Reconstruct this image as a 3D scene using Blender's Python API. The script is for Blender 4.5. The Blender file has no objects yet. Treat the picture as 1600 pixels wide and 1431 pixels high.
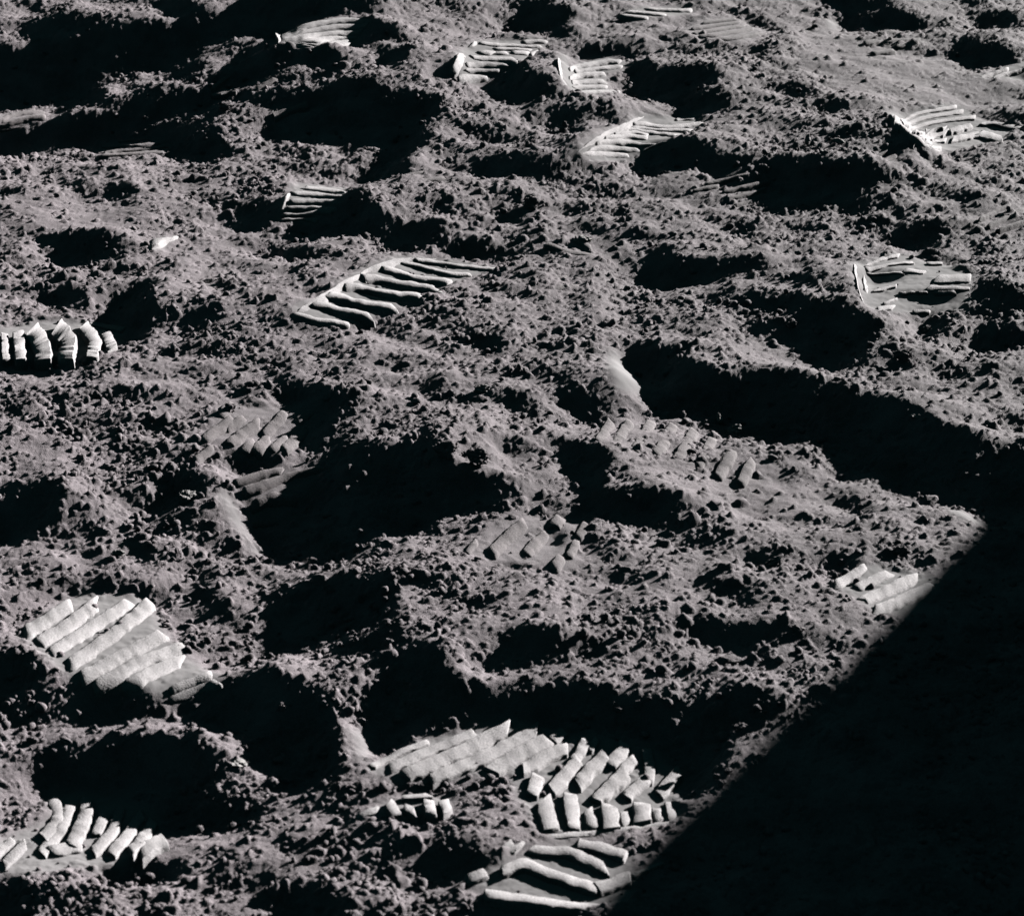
import bpy, math
import numpy as np

C = bpy.context.scene.collection
SC = bpy.context.scene

# ------------------------------------------------------------------ camera
CAM_H = 1.1
cam_data = bpy.data.cameras.new('camera')
cam = bpy.data.objects.new('camera', cam_data)
C.objects.link(cam)
cam.location = (0, 0, CAM_H)
cam.rotation_euler = (math.radians(65), 0, 0)
cam_data.sensor_width = 36.0
cam_data.lens = 36.0 * 4044 / 1600
cam_data.clip_start = 0.02
cam_data.clip_end = 500
cam_data.dof.use_dof = True
cam_data.dof.focus_distance = 3.0
cam_data.dof.aperture_fstop = 22
SC.camera = cam

# ------------------------------------------------------------------ airless black sky, one low sun
world = bpy.data.worlds.new('World')
SC.world = world
world.use_nodes = True
bg = world.node_tree.nodes['Background']
bg.inputs['Color'].default_value = (0.25, 0.9, 1.0, 1)
bg.inputs['Strength'].default_value = 0.0052

SUN_E, SUN_A = math.radians(16), math.radians(50)     # elevation, angle right of the view axis
sun_data = bpy.data.lights.new('sun', 'SUN')
sun_data.energy = 5.0
sun_data.angle = math.radians(0.53)
sun_data.color = (1.0, 0.985, 0.96)
sun = bpy.data.objects.new('sun', sun_data)
C.objects.link(sun)
sun.rotation_euler = (-(math.pi / 2 - SUN_E), 0, -SUN_A)
sun.location = (2, 3, 5)

vs = SC.view_settings
vs.view_transform = 'Standard'
vs.look = 'None'
vs.exposure = 3.27
vs.gamma = 1.0
vs.use_curve_mapping = False
SC.cycles.diffuse_bounces = 0

# ------------------------------------------------------------------ materials
def soil(name, col, packed_sunlit=None, bump=0.5, scale=900):
    m = bpy.data.materials.new(name)
    m.use_nodes = True
    nt = m.node_tree
    N, L = nt.nodes, nt.links
    b = N['Principled BSDF']
    b.inputs['Roughness'].default_value = 0.95
    b.inputs['Specular IOR Level'].default_value = 0.1
    b.inputs['Diffuse Roughness'].default_value = 1.0 if bump > 0.5 else 0.4
    tc = N.new('ShaderNodeTexCoord')
    n1 = N.new('ShaderNodeTexNoise'); n1.inputs['Scale'].default_value = scale; n1.inputs['Detail'].default_value = 3
    n2 = N.new('ShaderNodeTexNoise'); n2.inputs['Scale'].default_value = 22; n2.inputs['Detail'].default_value = 6
    L.new(tc.outputs['Object'], n1.inputs['Vector']); L.new(tc.outputs['Object'], n2.inputs['Vector'])
    mx = N.new('ShaderNodeMix'); mx.data_type = 'RGBA'
    mx.inputs[6].default_value = (*[c * 0.66 for c in col], 1); mx.inputs[7].default_value = (*[c * 1.3 for c in col], 1)
    ad = N.new('ShaderNodeMath'); ad.operation = 'ADD'
    L.new(n1.outputs['Fac'], ad.inputs[0]); L.new(n2.outputs['Fac'], ad.inputs[1])
    mr = N.new('ShaderNodeMapRange'); mr.inputs['From Min'].default_value = 0.75; mr.inputs['From Max'].default_value = 1.25
    L.new(ad.outputs[0], mr.inputs['Value']); L.new(mr.outputs[0], mx.inputs[0])
    out = mx.outputs[2]
    bp = N.new('ShaderNodeBump'); bp.inputs['Strength'].default_value = bump; bp.inputs['Distance'].default_value = 0.0012
    if packed_sunlit:
        at = N.new('ShaderNodeAttribute'); at.attribute_name = 'packed_sunlit'
        m2 = N.new('ShaderNodeMix'); m2.data_type = 'RGBA'; m2.inputs[7].default_value = (*packed_sunlit, 1)
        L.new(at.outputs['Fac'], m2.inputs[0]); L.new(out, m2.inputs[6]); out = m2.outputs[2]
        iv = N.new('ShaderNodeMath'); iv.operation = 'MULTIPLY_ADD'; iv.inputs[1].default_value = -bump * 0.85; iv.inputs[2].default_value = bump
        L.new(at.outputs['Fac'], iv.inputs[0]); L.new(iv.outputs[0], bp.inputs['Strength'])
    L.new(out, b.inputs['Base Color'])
    L.new(n1.outputs['Fac'], bp.inputs['Height']); L.new(bp.outputs[0], b.inputs['Normal'])
    return m

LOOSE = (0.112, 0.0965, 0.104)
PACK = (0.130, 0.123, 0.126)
M_SOIL = soil('regolith', LOOSE, PACK, 0.7)
M_PACK = soil('packed_regolith', PACK, None, 0.5, 700)
M_WEAK = soil('lightly_packed_regolith', (0.110, 0.097, 0.101), None, 0.6, 600)
M_CLOD = soil('clod_soil', (0.113, 0.098, 0.105), None, 0.6)
M_CHIP = soil('packed_chip', (0.135, 0.128, 0.128), None, 0.3)

# ------------------------------------------------------------------ relief data (1 cm grid) and fine noise
# heights in half millimetres, each row as differences; rows run away from the viewer and widen with distance
RELIEF_ROWS = [
[0,0,0,0,0,-1,0,0,0,0,0,0,0,0,0,0,0,0,0,0,0,0,0,0,0,0,0,0,0,0,0,0,0,0,0,0,0,0,0,0,0,0,1,0,0,0,0,0,0,0,0,0,0,0,0,0,0,0,0,1,0,0,0,0,0,0,0,0,0,0,0,0,0,0,0,0,0,0,0,0,0,0,0,0,0,0,0,0,0,-1,0,0,0,0,0,0,0,0,0,0,0,0,0,0,0,-1,0,0,0,0,0,0,0,0,0,0,0,0,0,0,0,0,0,0,0,0,0,0,0,0,0,0,1,0],
[0,0,0,0,-1,0,0,0,0,0,0,0,0,0,0,0,0,0,0,0,0,0,0,0,0,0,0,0,0,0,0,0,0,0,0,0,0,0,0,0,0,0,0,1,0,0,0,0,0,0,0,0,0,0,0,0,0,0,1,0,0,0,0,0,0,0,0,0,0,0,0,0,0,0,0,0,0,0,0,0,0,0,0,0,0,0,0,0,-1,0,0,0,0,0,0,0,0,0,0,0,0,0,0,-1,0,0,0,0,0,0,0,0,0,0,0,0,0,0,0,0,0,0,0,0,0,0,0,0,0,0,0,0,0,1],
[0,0,0,-1,0,0,0,0,0,0,0,0,0,0,0,0,0,0,0,0,0,0,0,0,0,0,0,0,0,0,0,0,0,0,0,0,0,0,0,0,0,0,0,1,0,0,0,0,0,0,0,0,0,0,0,0,1,0,0,0,0,0,0,0,0,0,0,0,0,0,0,1,-1,0,0,0,0,0,0,0,0,0,0,0,0,0,0,0,-1,0,0,0,0,0,0,0,0,0,0,0,0,-1,0,0,0,0,0,0,0,0,0,0,0,0,0,0,0,0,0,0,0,0,0,0,0,0,0,0,0,0,0,0,0,1],
[0,0,-1,0,0,0,0,0,0,0,0,0,0,0,0,0,0,0,0,0,0,0,0,0,0,0,0,0,0,0,0,0,0,0,0,0,0,0,0,0,0,0,0,1,0,0,0,0,0,0,0,0,0,0,0,1,0,0,0,0,0,0,0,0,0,0,1,0,0,0,0,0,0,0,0,0,0,-1,0,0,0,0,0,0,0,0,0,0,-1,0,0,0,0,0,0,0,0,0,0,-1,0,0,0,0,0,0,0,0,0,0,0,0,0,0,0,0,0,0,0,0,0,0,0,0,0,0,0,0,0,0,0,0,0,1],
[0,-1,0,0,0,0,0,0,0,0,0,0,0,0,0,0,0,-1,0,0,0,0,0,0,0,1,0,0,0,0,0,0,0,0,0,0,0,0,0,0,0,0,0,1,0,0,0,0,0,0,0,0,0,0,1,0,0,0,0,0,0,0,0,1,0,0,0,0,0,0,0,0,0,0,0,0,0,0,-1,0,0,0,0,0,0,0,0,-1,0,0,0,0,0,0,0,0,0,-1,0,0,0,0,0,0,0,0,0,0,0,0,0,0,0,0,0,0,0,0,0,0,0,0,0,0,0,0,0,0,0,0,0,0,0,1],
[-1,0,0,0,0,0,0,0,0,0,0,0,0,0,-1,0,0,0,0,0,0,0,0,0,0,0,0,0,1,0,0,0,0,0,0,0,0,0,0,0,0,0,0,1,0,0,0,0,0,0,0,0,0,1,0,0,0,0,0,0,0,1,0,0,0,0,0,0,0,0,0,0,0,0,0,0,0,0,0,-1,0,0,0,0,0,0,0,-1,0,0,0,0,0,0,0,0,-1,0,0,0,0,0,0,0,0,0,0,0,0,0,0,0,0,0,0,0,0,0,0,0,0,0,0,0,0,0,0,0,0,0,0,0,0,0],
[-1,0,0,0,0,0,0,0,0,0,0,0,-1,0,0,0,0,0,0,0,0,0,0,0,0,0,0,0,0,1,0,0,0,0,0,0,0,0,0,0,0,0,0,1,0,0,0,0,0,0,0,0,1,0,0,0,0,0,0,1,0,0,0,0,0,0,0,0,0,0,0,0,0,0,0,0,0,0,0,-1,0,0,0,0,0,0,-1,0,0,0,0,0,0,0,-1,0,0,0,0,0,0,0,0,0,0,0,0,0,0,0,0,0,0,0,0,0,0,0,0,0,0,0,0,0,0,0,0,0,0,0,0,0,0,0],
[-1,0,0,0,0,0,0,0,0,0,-1,0,0,0,0,0,0,0,0,0,0,0,0,0,0,0,0,0,0,0,1,0,0,0,0,0,0,0,0,0,0,0,0,1,0,0,0,0,0,0,0,1,0,0,0,0,0,1,0,0,0,0,0,0,0,1,0,0,0,0,0,-1,0,0,0,0,0,0,0,0,-1,0,0,0,0,0,-1,0,0,0,0,0,0,-1,0,0,0,0,0,0,0,0,0,0,0,0,0,0,0,0,0,0,0,0,0,0,0,0,0,0,0,0,0,0,0,0,0,0,0,0,0,0,0,0],
[-1,0,0,0,0,0,0,0,-1,0,0,0,0,0,0,0,0,0,0,0,0,0,0,0,0,0,0,0,0,0,0,1,0,0,0,0,0,0,0,0,0,0,0,0,1,0,0,0,0,0,0,1,0,0,0,1,0,0,0,0,0,1,0,0,0,0,0,0,0,0,0,0,0,-1,0,0,0,0,0,0,-1,0,0,0,0,-1,0,0,0,0,0,-1,0,0,0,0,0,0,0,0,0,0,0,0,0,-1,0,0,0,0,1,0,0,0,0,0,0,0,0,0,0,0,0,0,0,0,0,0,0,0,0,0,0,0],
[-1,0,0,0,0,0,-1,0,0,0,0,0,0,0,-1,0,0,0,0,0,0,0,1,0,0,0,0,0,0,0,0,0,1,0,0,0,0,0,0,0,0,0,0,0,1,0,0,0,0,0,1,0,0,0,1,0,0,0,1,0,0,0,0,0,0,0,0,0,0,0,0,0,0,0,0,-1,0,0,0,0,-1,0,0,0,-1,0,0,0,0,0,-1,0,0,0,0,0,0,0,0,-1,0,0,0,0,0,0,0,0,0,0,0,0,0,0,0,1,0,0,0,0,0,0,0,0,0,0,0,0,0,0,0,0,0,1],
[-1,0,0,0,0,-1,0,0,0,0,0,0,-1,0,0,0,0,0,0,0,0,0,0,0,1,0,0,0,0,0,0,0,1,0,0,0,0,0,0,0,0,0,0,0,1,0,0,0,0,1,0,0,0,1,0,0,1,0,0,0,0,0,1,0,0,0,0,0,0,-1,0,0,0,0,0,-1,0,0,0,0,-1,0,0,0,-1,0,0,0,-1,0,0,0,0,0,0,0,-1,0,0,0,0,0,0,0,0,0,0,0,0,0,0,0,0,0,0,0,0,1,0,0,0,0,0,0,0,0,0,0,0,0,0,0,0,1],
[-1,0,0,0,-1,0,0,0,0,-1,0,0,0,0,0,0,0,0,0,0,0,0,0,0,0,1,0,0,0,0,0,0,0,1,0,0,0,0,0,0,0,0,0,0,1,0,0,0,0,1,0,0,1,0,1,0,0,0,1,0,0,0,0,0,0,0,0,0,0,0,0,-1,0,0,0,0,-1,0,0,-1,0,0,0,-1,0,0,0,-1,0,0,0,0,0,-1,0,0,0,0,0,0,0,0,0,0,0,0,0,0,0,0,0,0,0,0,0,0,0,0,0,1,0,0,0,0,0,0,0,0,0,0,0,0,0,1],
[-1,0,0,-1,0,0,0,0,-1,0,0,0,0,-1,0,0,0,0,0,0,0,1,0,0,0,0,1,0,0,0,0,0,0,0,1,0,0,0,0,0,0,0,0,0,1,0,0,0,1,0,0,1,0,1,0,0,1,0,0,0,0,1,0,0,0,0,0,-1,0,0,0,0,0,-1,0,0,-1,0,0,-1,0,0,-1,0,0,0,-1,0,0,0,0,-1,0,0,0,0,0,0,0,0,0,0,0,0,0,0,0,0,0,0,0,0,0,0,0,0,0,0,0,0,1,0,0,0,0,0,0,0,0,0,0,0,1,0],
[-1,-1,0,0,0,0,-1,0,0,0,-1,0,0,0,0,0,0,0,0,0,0,0,1,0,0,0,0,1,0,0,0,0,0,0,0,1,0,0,0,0,0,0,0,0,1,0,0,1,0,0,1,0,1,0,1,0,0,1,0,0,0,0,0,0,0,0,0,0,0,0,-1,0,0,-1,0,0,-1,0,0,-1,0,-1,0,0,0,-1,0,0,0,-1,0,0,0,0,0,0,0,-1,0,0,0,0,0,0,0,0,0,0,1,0,0,0,0,0,0,0,0,0,0,0,1,0,0,0,0,0,0,0,0,0,0,0,1,0],
[-2,0,0,0,0,-1,0,0,-1,0,0,0,-1,0,0,0,0,0,0,0,1,0,0,1,0,0,0,0,1,0,0,0,0,0,0,0,0,1,0,0,0,0,0,0,1,0,0,1,0,1,1,0,1,0,1,0,0,0,1,0,0,0,0,0,0,0,0,-1,0,0,0,-1,0,0,-1,0,-1,0,-1,0,0,-1,0,-1,0,0,0,-1,0,0,0,0,0,-1,0,0,0,0,0,0,0,0,0,0,0,0,0,0,0,0,0,1,0,0,0,0,0,0,0,0,0,1,0,0,0,0,0,0,0,0,0,0,1,0],
[-2,0,0,0,-1,0,0,-1,0,-1,0,0,-1,0,0,0,0,0,1,0,0,1,0,0,1,0,0,0,1,0,0,0,0,0,0,0,0,0,0,1,0,0,0,0,1,0,1,0,1,1,0,1,1,0,1,0,0,0,1,0,0,0,0,0,0,-1,0,0,0,-1,0,0,-1,0,-1,0,-1,0,-1,0,-1,0,-1,0,0,-1,0,0,0,0,-1,0,0,0,0,0,0,0,0,0,0,0,0,0,0,0,0,0,0,0,0,0,0,1,0,0,0,0,0,0,0,1,0,0,0,0,0,0,0,0,0,1,0,0],
[-2,0,0,-1,0,-1,0,0,-1,0,-1,0,-1,0,0,0,0,1,0,1,0,0,1,0,0,1,0,0,0,1,0,0,0,0,0,0,0,0,0,0,0,1,0,0,1,0,1,1,1,1,0,1,1,0,1,0,0,0,1,0,0,0,0,0,-1,0,0,0,-1,0,-1,0,-1,0,-1,-1,0,-1,0,-1,0,-1,0,0,-1,0,0,0,-1,0,0,0,0,0,-1,0,0,0,0,0,0,0,0,0,0,1,0,0,0,0,0,0,0,0,1,0,0,0,0,0,0,1,0,0,0,0,0,0,0,0,1,0,0,0],
[-2,0,-1,0,-1,0,-1,0,-1,0,-1,0,-1,0,0,0,1,0,1,0,1,0,1,0,0,1,0,0,0,1,0,0,0,0,0,0,0,0,0,0,0,0,1,0,1,0,1,2,1,1,1,0,1,0,1,0,0,1,0,0,0,0,0,-1,0,0,0,-1,0,-1,0,-1,-1,0,-1,-1,-1,0,-1,0,-1,0,-1,0,0,-1,0,0,0,0,-1,0,0,0,0,0,0,0,0,0,0,0,0,0,0,0,0,0,1,0,0,0,0,0,0,1,0,0,0,0,0,0,1,0,0,0,0,0,0,0,1,0,0,0],
[-2,-1,0,-1,0,-1,0,-1,-1,0,-1,-1,0,-1,1,0,1,0,1,1,0,1,0,1,0,0,1,0,0,0,1,0,0,0,0,0,0,0,0,0,0,0,0,1,1,1,1,2,1,1,1,1,0,1,0,0,1,0,0,0,0,0,0,-1,0,0,-1,0,-1,-1,0,-1,-1,-1,-1,0,-1,-1,0,-1,0,-1,0,-1,0,0,0,-1,0,0,0,0,-1,0,0,0,0,0,0,0,0,0,1,0,0,0,0,0,0,0,1,0,0,0,0,0,1,0,0,0,0,1,0,0,0,0,0,0,0,1,0,0,0,0],
[-3,0,-1,0,-1,0,-1,-1,-1,-1,-1,-1,0,0,0,1,1,1,1,0,1,1,0,1,0,0,1,0,0,0,0,0,0,0,0,0,0,0,0,0,0,0,1,1,1,1,3,2,1,1,1,0,1,0,0,1,0,0,0,0,0,0,0,-1,0,-1,0,-1,-1,0,-1,-1,-1,-1,-1,-1,-1,0,-1,-1,0,0,-1,0,-1,0,0,0,-1,0,0,0,0,0,0,0,0,0,0,0,0,0,0,0,0,0,1,0,0,0,0,1,0,0,0,0,1,0,0,0,0,1,0,0,0,0,0,0,1,0,0,0,0,0],
[-3,-1,0,-1,-1,0,-1,-1,-2,-1,-1,-1,-1,1,1,1,1,1,1,1,1,0,1,0,1,0,0,1,0,0,0,0,0,0,0,0,0,-1,0,0,0,1,0,1,1,2,2,2,1,1,1,1,0,1,0,0,0,1,0,0,0,0,-1,0,0,-1,-1,0,-1,-1,-1,-1,-1,-1,-1,-1,-1,0,-1,0,-1,0,-1,0,0,-1,0,0,0,-1,0,0,0,0,0,0,0,0,0,0,0,0,1,0,0,0,0,1,0,0,0,0,1,0,0,0,1,0,0,0,0,1,0,0,0,0,0,1,0,0,0,0,0,0],
[-4,0,-1,0,-1,-1,-2,-1,-2,-1,-3,-1,0,1,1,2,1,1,1,1,1,1,0,1,0,1,0,0,1,0,0,0,0,0,0,0,-1,0,0,0,-1,1,0,1,1,1,2,1,2,2,1,1,1,0,0,1,0,0,1,0,0,0,-1,0,0,-1,0,-1,-1,-1,0,-1,-1,-1,-1,-1,-1,-1,-1,0,-1,0,-1,0,0,-1,0,0,0,0,-1,0,0,0,0,0,0,0,1,0,0,0,0,0,1,0,0,0,0,1,0,0,1,0,0,0,1,0,0,0,0,1,0,0,0,0,1,0,0,0,0,0,0,0],
[-4,-1,0,-1,-1,-1,-2,-2,-2,-3,-2,-2,0,2,1,1,2,1,1,1,1,1,1,1,0,1,0,0,1,0,0,0,0,0,0,0,0,-1,0,-1,0,0,-1,1,0,1,2,2,3,3,2,1,0,1,0,1,0,0,1,0,0,0,0,-1,0,0,-1,-1,0,-1,-1,-1,-1,-1,-1,-1,-1,-1,-1,0,-1,0,0,-1,0,-1,0,0,0,0,0,0,-1,0,1,0,0,0,0,0,0,0,1,0,0,0,1,0,0,1,0,0,0,1,0,0,1,0,0,0,1,0,0,0,0,1,0,0,0,0,0,0,0,0],
[-4,-1,-1,-1,-1,-2,-2,-2,-3,-4,-4,-1,0,1,2,2,2,2,1,1,1,2,0,1,1,0,1,0,1,0,0,0,0,0,0,0,0,0,-1,-1,0,-1,-1,0,-1,1,1,2,3,7,4,0,0,1,0,0,1,0,0,1,0,0,0,0,0,-1,0,-1,-1,-1,-1,-1,-1,-1,-1,-1,-1,-1,0,-1,-1,0,0,-1,0,-1,0,0,0,0,0,0,0,0,0,0,0,0,0,1,0,0,0,1,0,0,1,0,0,0,1,0,0,1,0,0,1,0,0,0,1,0,0,0,1,0,0,0,0,0,0,0,0,0],
[-5,-1,-1,-1,-1,-2,-3,-2,-4,-5,-6,-1,1,0,2,2,3,3,1,2,1,2,1,1,1,0,1,0,1,0,1,0,0,0,0,-1,1,0,-1,-1,-1,-1,-2,-2,-3,1,1,2,4,12,6,-1,0,0,0,0,0,1,0,1,0,0,1,0,-1,0,-1,0,-1,-1,-1,-1,-1,-1,-1,-1,-2,-1,-1,0,-1,0,-1,0,0,-1,0,0,0,0,0,0,0,0,0,0,0,1,0,0,0,1,0,0,1,0,0,1,0,0,1,0,0,1,0,0,1,0,0,1,0,0,0,1,0,0,0,0,0,0,0,0,0,0],
[-5,-1,-2,-1,-2,-2,-2,-4,-4,-6,-6,-2,0,-1,2,2,4,5,2,1,2,2,1,2,1,0,1,0,1,0,1,0,0,0,0,-1,1,1,0,-1,-2,-1,-2,-5,-7,1,3,5,8,12,7,-2,-1,-1,0,0,0,0,1,1,0,1,0,0,0,0,0,-1,-1,-1,-1,-1,-1,-2,-1,-1,-1,-2,-1,0,-1,0,-1,0,0,-1,0,0,0,0,0,0,0,0,0,1,0,0,0,1,0,0,1,0,0,1,0,1,0,0,1,0,1,0,0,1,0,0,1,0,0,0,1,0,0,0,0,0,0,0,0,1,0,0],
[-6,-1,-1,-2,-2,-2,-3,-4,-5,-5,-7,-4,-2,-2,1,3,4,9,3,0,2,2,3,2,1,0,1,1,0,1,0,1,0,0,0,-1,0,3,0,-1,-1,-2,-2,-5,-9,4,5,6,8,10,7,-3,-2,-1,-1,0,-1,1,0,1,1,1,1,0,0,0,0,-1,-1,-1,-1,-2,-1,-1,-1,-2,-1,-1,-1,-2,0,-1,0,0,-1,0,0,0,0,0,0,0,0,1,0,0,0,1,0,0,1,0,0,1,0,1,0,1,0,1,0,0,1,0,1,0,0,1,0,0,0,1,0,0,0,0,0,0,1,0,0,0,0,0],
[-7,-1,-1,-2,-2,-3,-3,-4,-5,-5,-7,-7,-4,-2,1,4,6,10,5,-4,1,3,4,5,1,0,0,1,0,1,1,0,1,0,1,0,1,0,0,0,0,-1,-2,-3,-6,4,6,7,5,6,5,-3,-2,-2,-1,-1,-1,0,1,1,2,1,1,1,0,0,-1,-1,-1,-1,-1,-1,-2,-1,-1,-1,-2,-1,-2,-1,-1,0,0,-1,0,0,0,0,0,0,0,0,1,0,0,0,1,0,1,0,0,1,0,1,0,1,0,1,0,1,0,1,0,0,1,0,1,0,0,0,1,0,0,0,0,0,1,0,0,0,0,0,0,0],
[-7,-1,-2,-2,-2,-3,-3,-4,-5,-6,-7,-7,-7,0,4,6,7,8,7,-9,-1,1,3,10,3,-1,0,0,0,1,1,1,0,1,1,0,1,0,1,0,0,0,0,-1,-3,4,8,9,1,1,0,-2,-2,-2,-2,-1,-1,-1,1,1,2,3,2,1,0,0,-2,-1,-1,-1,-1,-1,-2,-1,-1,-1,-2,-1,-2,-1,-1,0,-1,0,0,0,0,0,0,0,0,1,0,0,1,0,0,1,0,1,0,1,0,1,0,1,0,1,0,1,0,1,0,1,0,1,0,0,0,1,0,0,0,1,0,0,0,0,0,0,0,0,0,0],
[-8,-1,-2,-2,-2,-3,-3,-4,-5,-5,-7,-5,-8,-1,7,8,9,8,7,-3,-3,-1,-2,4,4,-2,-1,0,1,0,1,1,2,1,0,1,0,1,0,1,1,1,1,1,2,4,3,4,1,0,-1,-1,-2,-2,-1,-2,-2,-1,-1,1,3,5,3,2,0,-1,-1,-1,-2,-1,-1,-1,-2,-1,-1,-1,-2,-1,-1,-2,-1,-1,0,0,0,0,0,0,0,0,1,0,0,1,0,0,1,0,1,0,1,1,0,1,0,1,1,0,1,0,1,0,1,0,1,0,0,1,0,0,0,1,0,0,0,0,0,0,0,0,0,0,0,0],
[-8,-2,-1,-2,-3,-2,-4,-3,-5,-4,-4,-5,-6,-4,6,9,11,11,1,-1,-2,-2,-2,0,-1,-1,0,0,0,1,1,2,1,2,1,1,0,0,1,1,2,0,1,2,4,2,2,2,0,1,-1,-1,-1,-1,-2,-2,-2,-3,-3,-1,3,9,4,3,1,0,-2,-1,-1,-2,-1,-1,-2,-1,-1,-1,-2,-1,-1,-2,-1,-1,-1,1,0,0,0,0,0,1,0,0,1,0,1,0,1,0,1,0,1,1,0,1,1,0,1,0,1,1,0,1,0,1,0,0,1,0,0,0,1,0,0,0,0,0,0,0,0,0,0,0,0,0],
[-9,-1,-2,-2,-2,-3,-3,-3,-3,-3,-2,-3,-4,-6,5,6,8,12,-1,-2,-2,-1,-2,-2,-3,-3,1,2,0,1,1,2,2,4,2,0,0,0,-1,1,4,2,0,2,2,3,1,1,1,0,0,-1,-1,-1,-1,-1,-3,-5,-6,-1,3,8,9,5,1,0,-1,-2,-2,-1,-2,-1,-1,-2,-1,-1,-2,-1,-1,-2,-1,-1,-1,1,0,0,0,0,0,1,0,1,0,1,0,1,0,1,1,0,1,1,0,1,1,1,0,1,0,1,1,0,1,0,0,1,0,0,1,0,0,0,0,0,0,0,0,0,0,0,0,0,0,0],
[-9,-1,-2,-2,-2,-3,-3,-2,-3,-2,-1,0,-2,-1,3,3,2,4,1,-1,-1,-2,-1,-3,-3,-6,-1,5,1,-1,1,3,8,4,1,-1,1,1,0,1,2,1,1,1,2,2,2,1,0,0,0,-1,-1,0,-1,1,-2,-4,-9,0,5,5,9,7,3,-3,-2,-2,-2,-1,-2,-2,-1,-2,-1,-1,-2,-1,-1,-2,-1,-1,0,-1,1,0,0,0,1,0,0,1,0,1,1,0,1,1,1,0,1,1,1,1,0,1,1,0,1,1,0,1,0,1,0,0,1,0,0,0,0,1,0,0,0,0,0,0,0,0,0,-1,0,0],
[-9,-2,-1,-2,-2,-3,-2,-2,-3,-1,-1,-1,0,1,1,1,1,0,0,0,0,-1,-1,-1,-2,-4,-3,-2,2,2,2,5,9,4,-2,-2,1,3,2,0,0,0,1,0,2,3,4,0,1,-1,0,-1,-1,-2,-1,5,3,-4,-6,0,5,5,9,4,-1,-3,-3,-3,-2,-2,-1,-2,-2,-1,-2,-1,-1,-2,-1,-1,-2,0,-1,0,-1,0,1,0,1,0,1,0,1,1,0,1,1,1,1,1,0,1,1,1,1,1,0,1,1,0,1,0,1,0,0,1,0,0,1,0,0,0,0,0,0,0,0,0,0,0,0,0,0,-1],
[-9,-2,-1,-2,-2,-2,-3,-2,-2,-2,-2,-1,-1,0,0,0,1,0,0,0,0,0,1,0,0,0,0,-3,2,2,4,3,3,2,-3,-4,0,4,6,0,-1,0,-1,0,2,3,7,1,0,0,-1,-1,-3,-4,4,7,6,-2,-2,1,4,3,4,0,-3,-3,-2,-3,-2,-2,-2,-2,-1,-2,-1,-2,-1,-2,-1,-1,-1,-1,0,-1,-1,0,1,0,1,0,1,1,1,0,1,1,1,1,1,1,1,1,1,1,0,1,1,1,0,1,0,1,0,1,0,0,1,0,0,0,0,0,0,0,0,0,0,0,0,0,0,0,0,0],
[-10,-1,-2,-1,-2,-2,-2,-3,-2,-3,-2,-2,-1,0,-1,0,0,0,0,0,0,0,0,1,0,1,2,2,2,2,2,2,1,0,0,-2,1,2,5,0,-1,-1,-2,1,4,6,4,1,0,0,0,-1,-2,-4,8,6,2,-1,1,1,2,1,0,-1,-2,-2,-2,-2,-2,-2,-2,-2,-2,-2,-1,-2,-1,-2,-1,-1,-1,0,-1,-1,0,0,0,0,1,1,1,0,1,1,1,1,1,1,1,1,1,1,1,1,1,1,1,0,1,1,0,1,0,0,1,0,0,0,1,0,0,0,0,0,0,-1,0,0,0,0,0,0,0,0],
[-10,-1,-2,-1,-2,-2,-2,-3,-2,-3,-4,-1,-2,-1,-1,0,-1,0,-1,0,0,0,0,0,1,0,2,1,2,2,2,2,2,2,1,2,2,2,1,1,0,-1,-2,4,7,4,0,0,0,1,2,1,0,0,4,2,0,-1,0,0,1,0,0,0,-1,-2,-1,-2,-2,-2,-2,-2,-1,-2,-2,-2,-1,-2,-1,-1,0,-1,0,-1,0,-1,0,1,0,1,1,1,1,1,1,1,2,1,1,1,1,1,1,1,1,1,0,1,1,0,1,0,1,0,0,1,0,0,0,0,0,0,0,0,0,0,0,-1,0,0,0,0,0,0],
[-10,-1,-2,-1,-2,-2,-2,-3,-3,-3,-4,-2,-2,-1,-1,-1,-1,-1,0,-1,0,-1,0,0,0,0,1,1,2,2,2,2,2,2,2,3,2,2,3,2,2,1,1,3,5,0,0,0,0,0,5,3,1,1,1,0,-1,0,0,0,0,0,0,-1,0,-1,-2,-1,-2,-1,-2,-2,-2,-2,-1,-2,-2,-1,-1,-1,-1,0,-1,0,-1,-1,0,1,1,1,1,1,1,1,2,1,1,2,1,1,1,1,1,1,1,1,0,1,1,0,1,0,0,1,0,0,0,0,1,0,0,-1,0,0,0,0,0,0,-1,0,0,0,0,0],
[-10,-1,-2,-1,-2,-2,-3,-2,-3,-4,-4,-3,-2,-1,-1,-2,-1,0,-1,-1,-1,0,-1,-1,0,0,0,1,1,2,2,2,3,1,3,2,2,3,4,3,4,3,3,2,2,1,0,-1,-1,-1,8,6,0,1,0,-1,0,-1,0,-1,0,0,-1,0,0,-1,-1,-1,-2,-1,-2,-1,-2,-2,-2,-1,-2,-1,-1,-2,-1,0,-1,0,0,0,-1,0,2,1,1,1,1,2,1,2,1,1,2,1,1,1,1,1,1,1,0,1,1,0,1,0,0,0,1,0,0,0,0,0,0,0,0,-1,0,0,0,0,0,-1,0,0,0,0],
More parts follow.
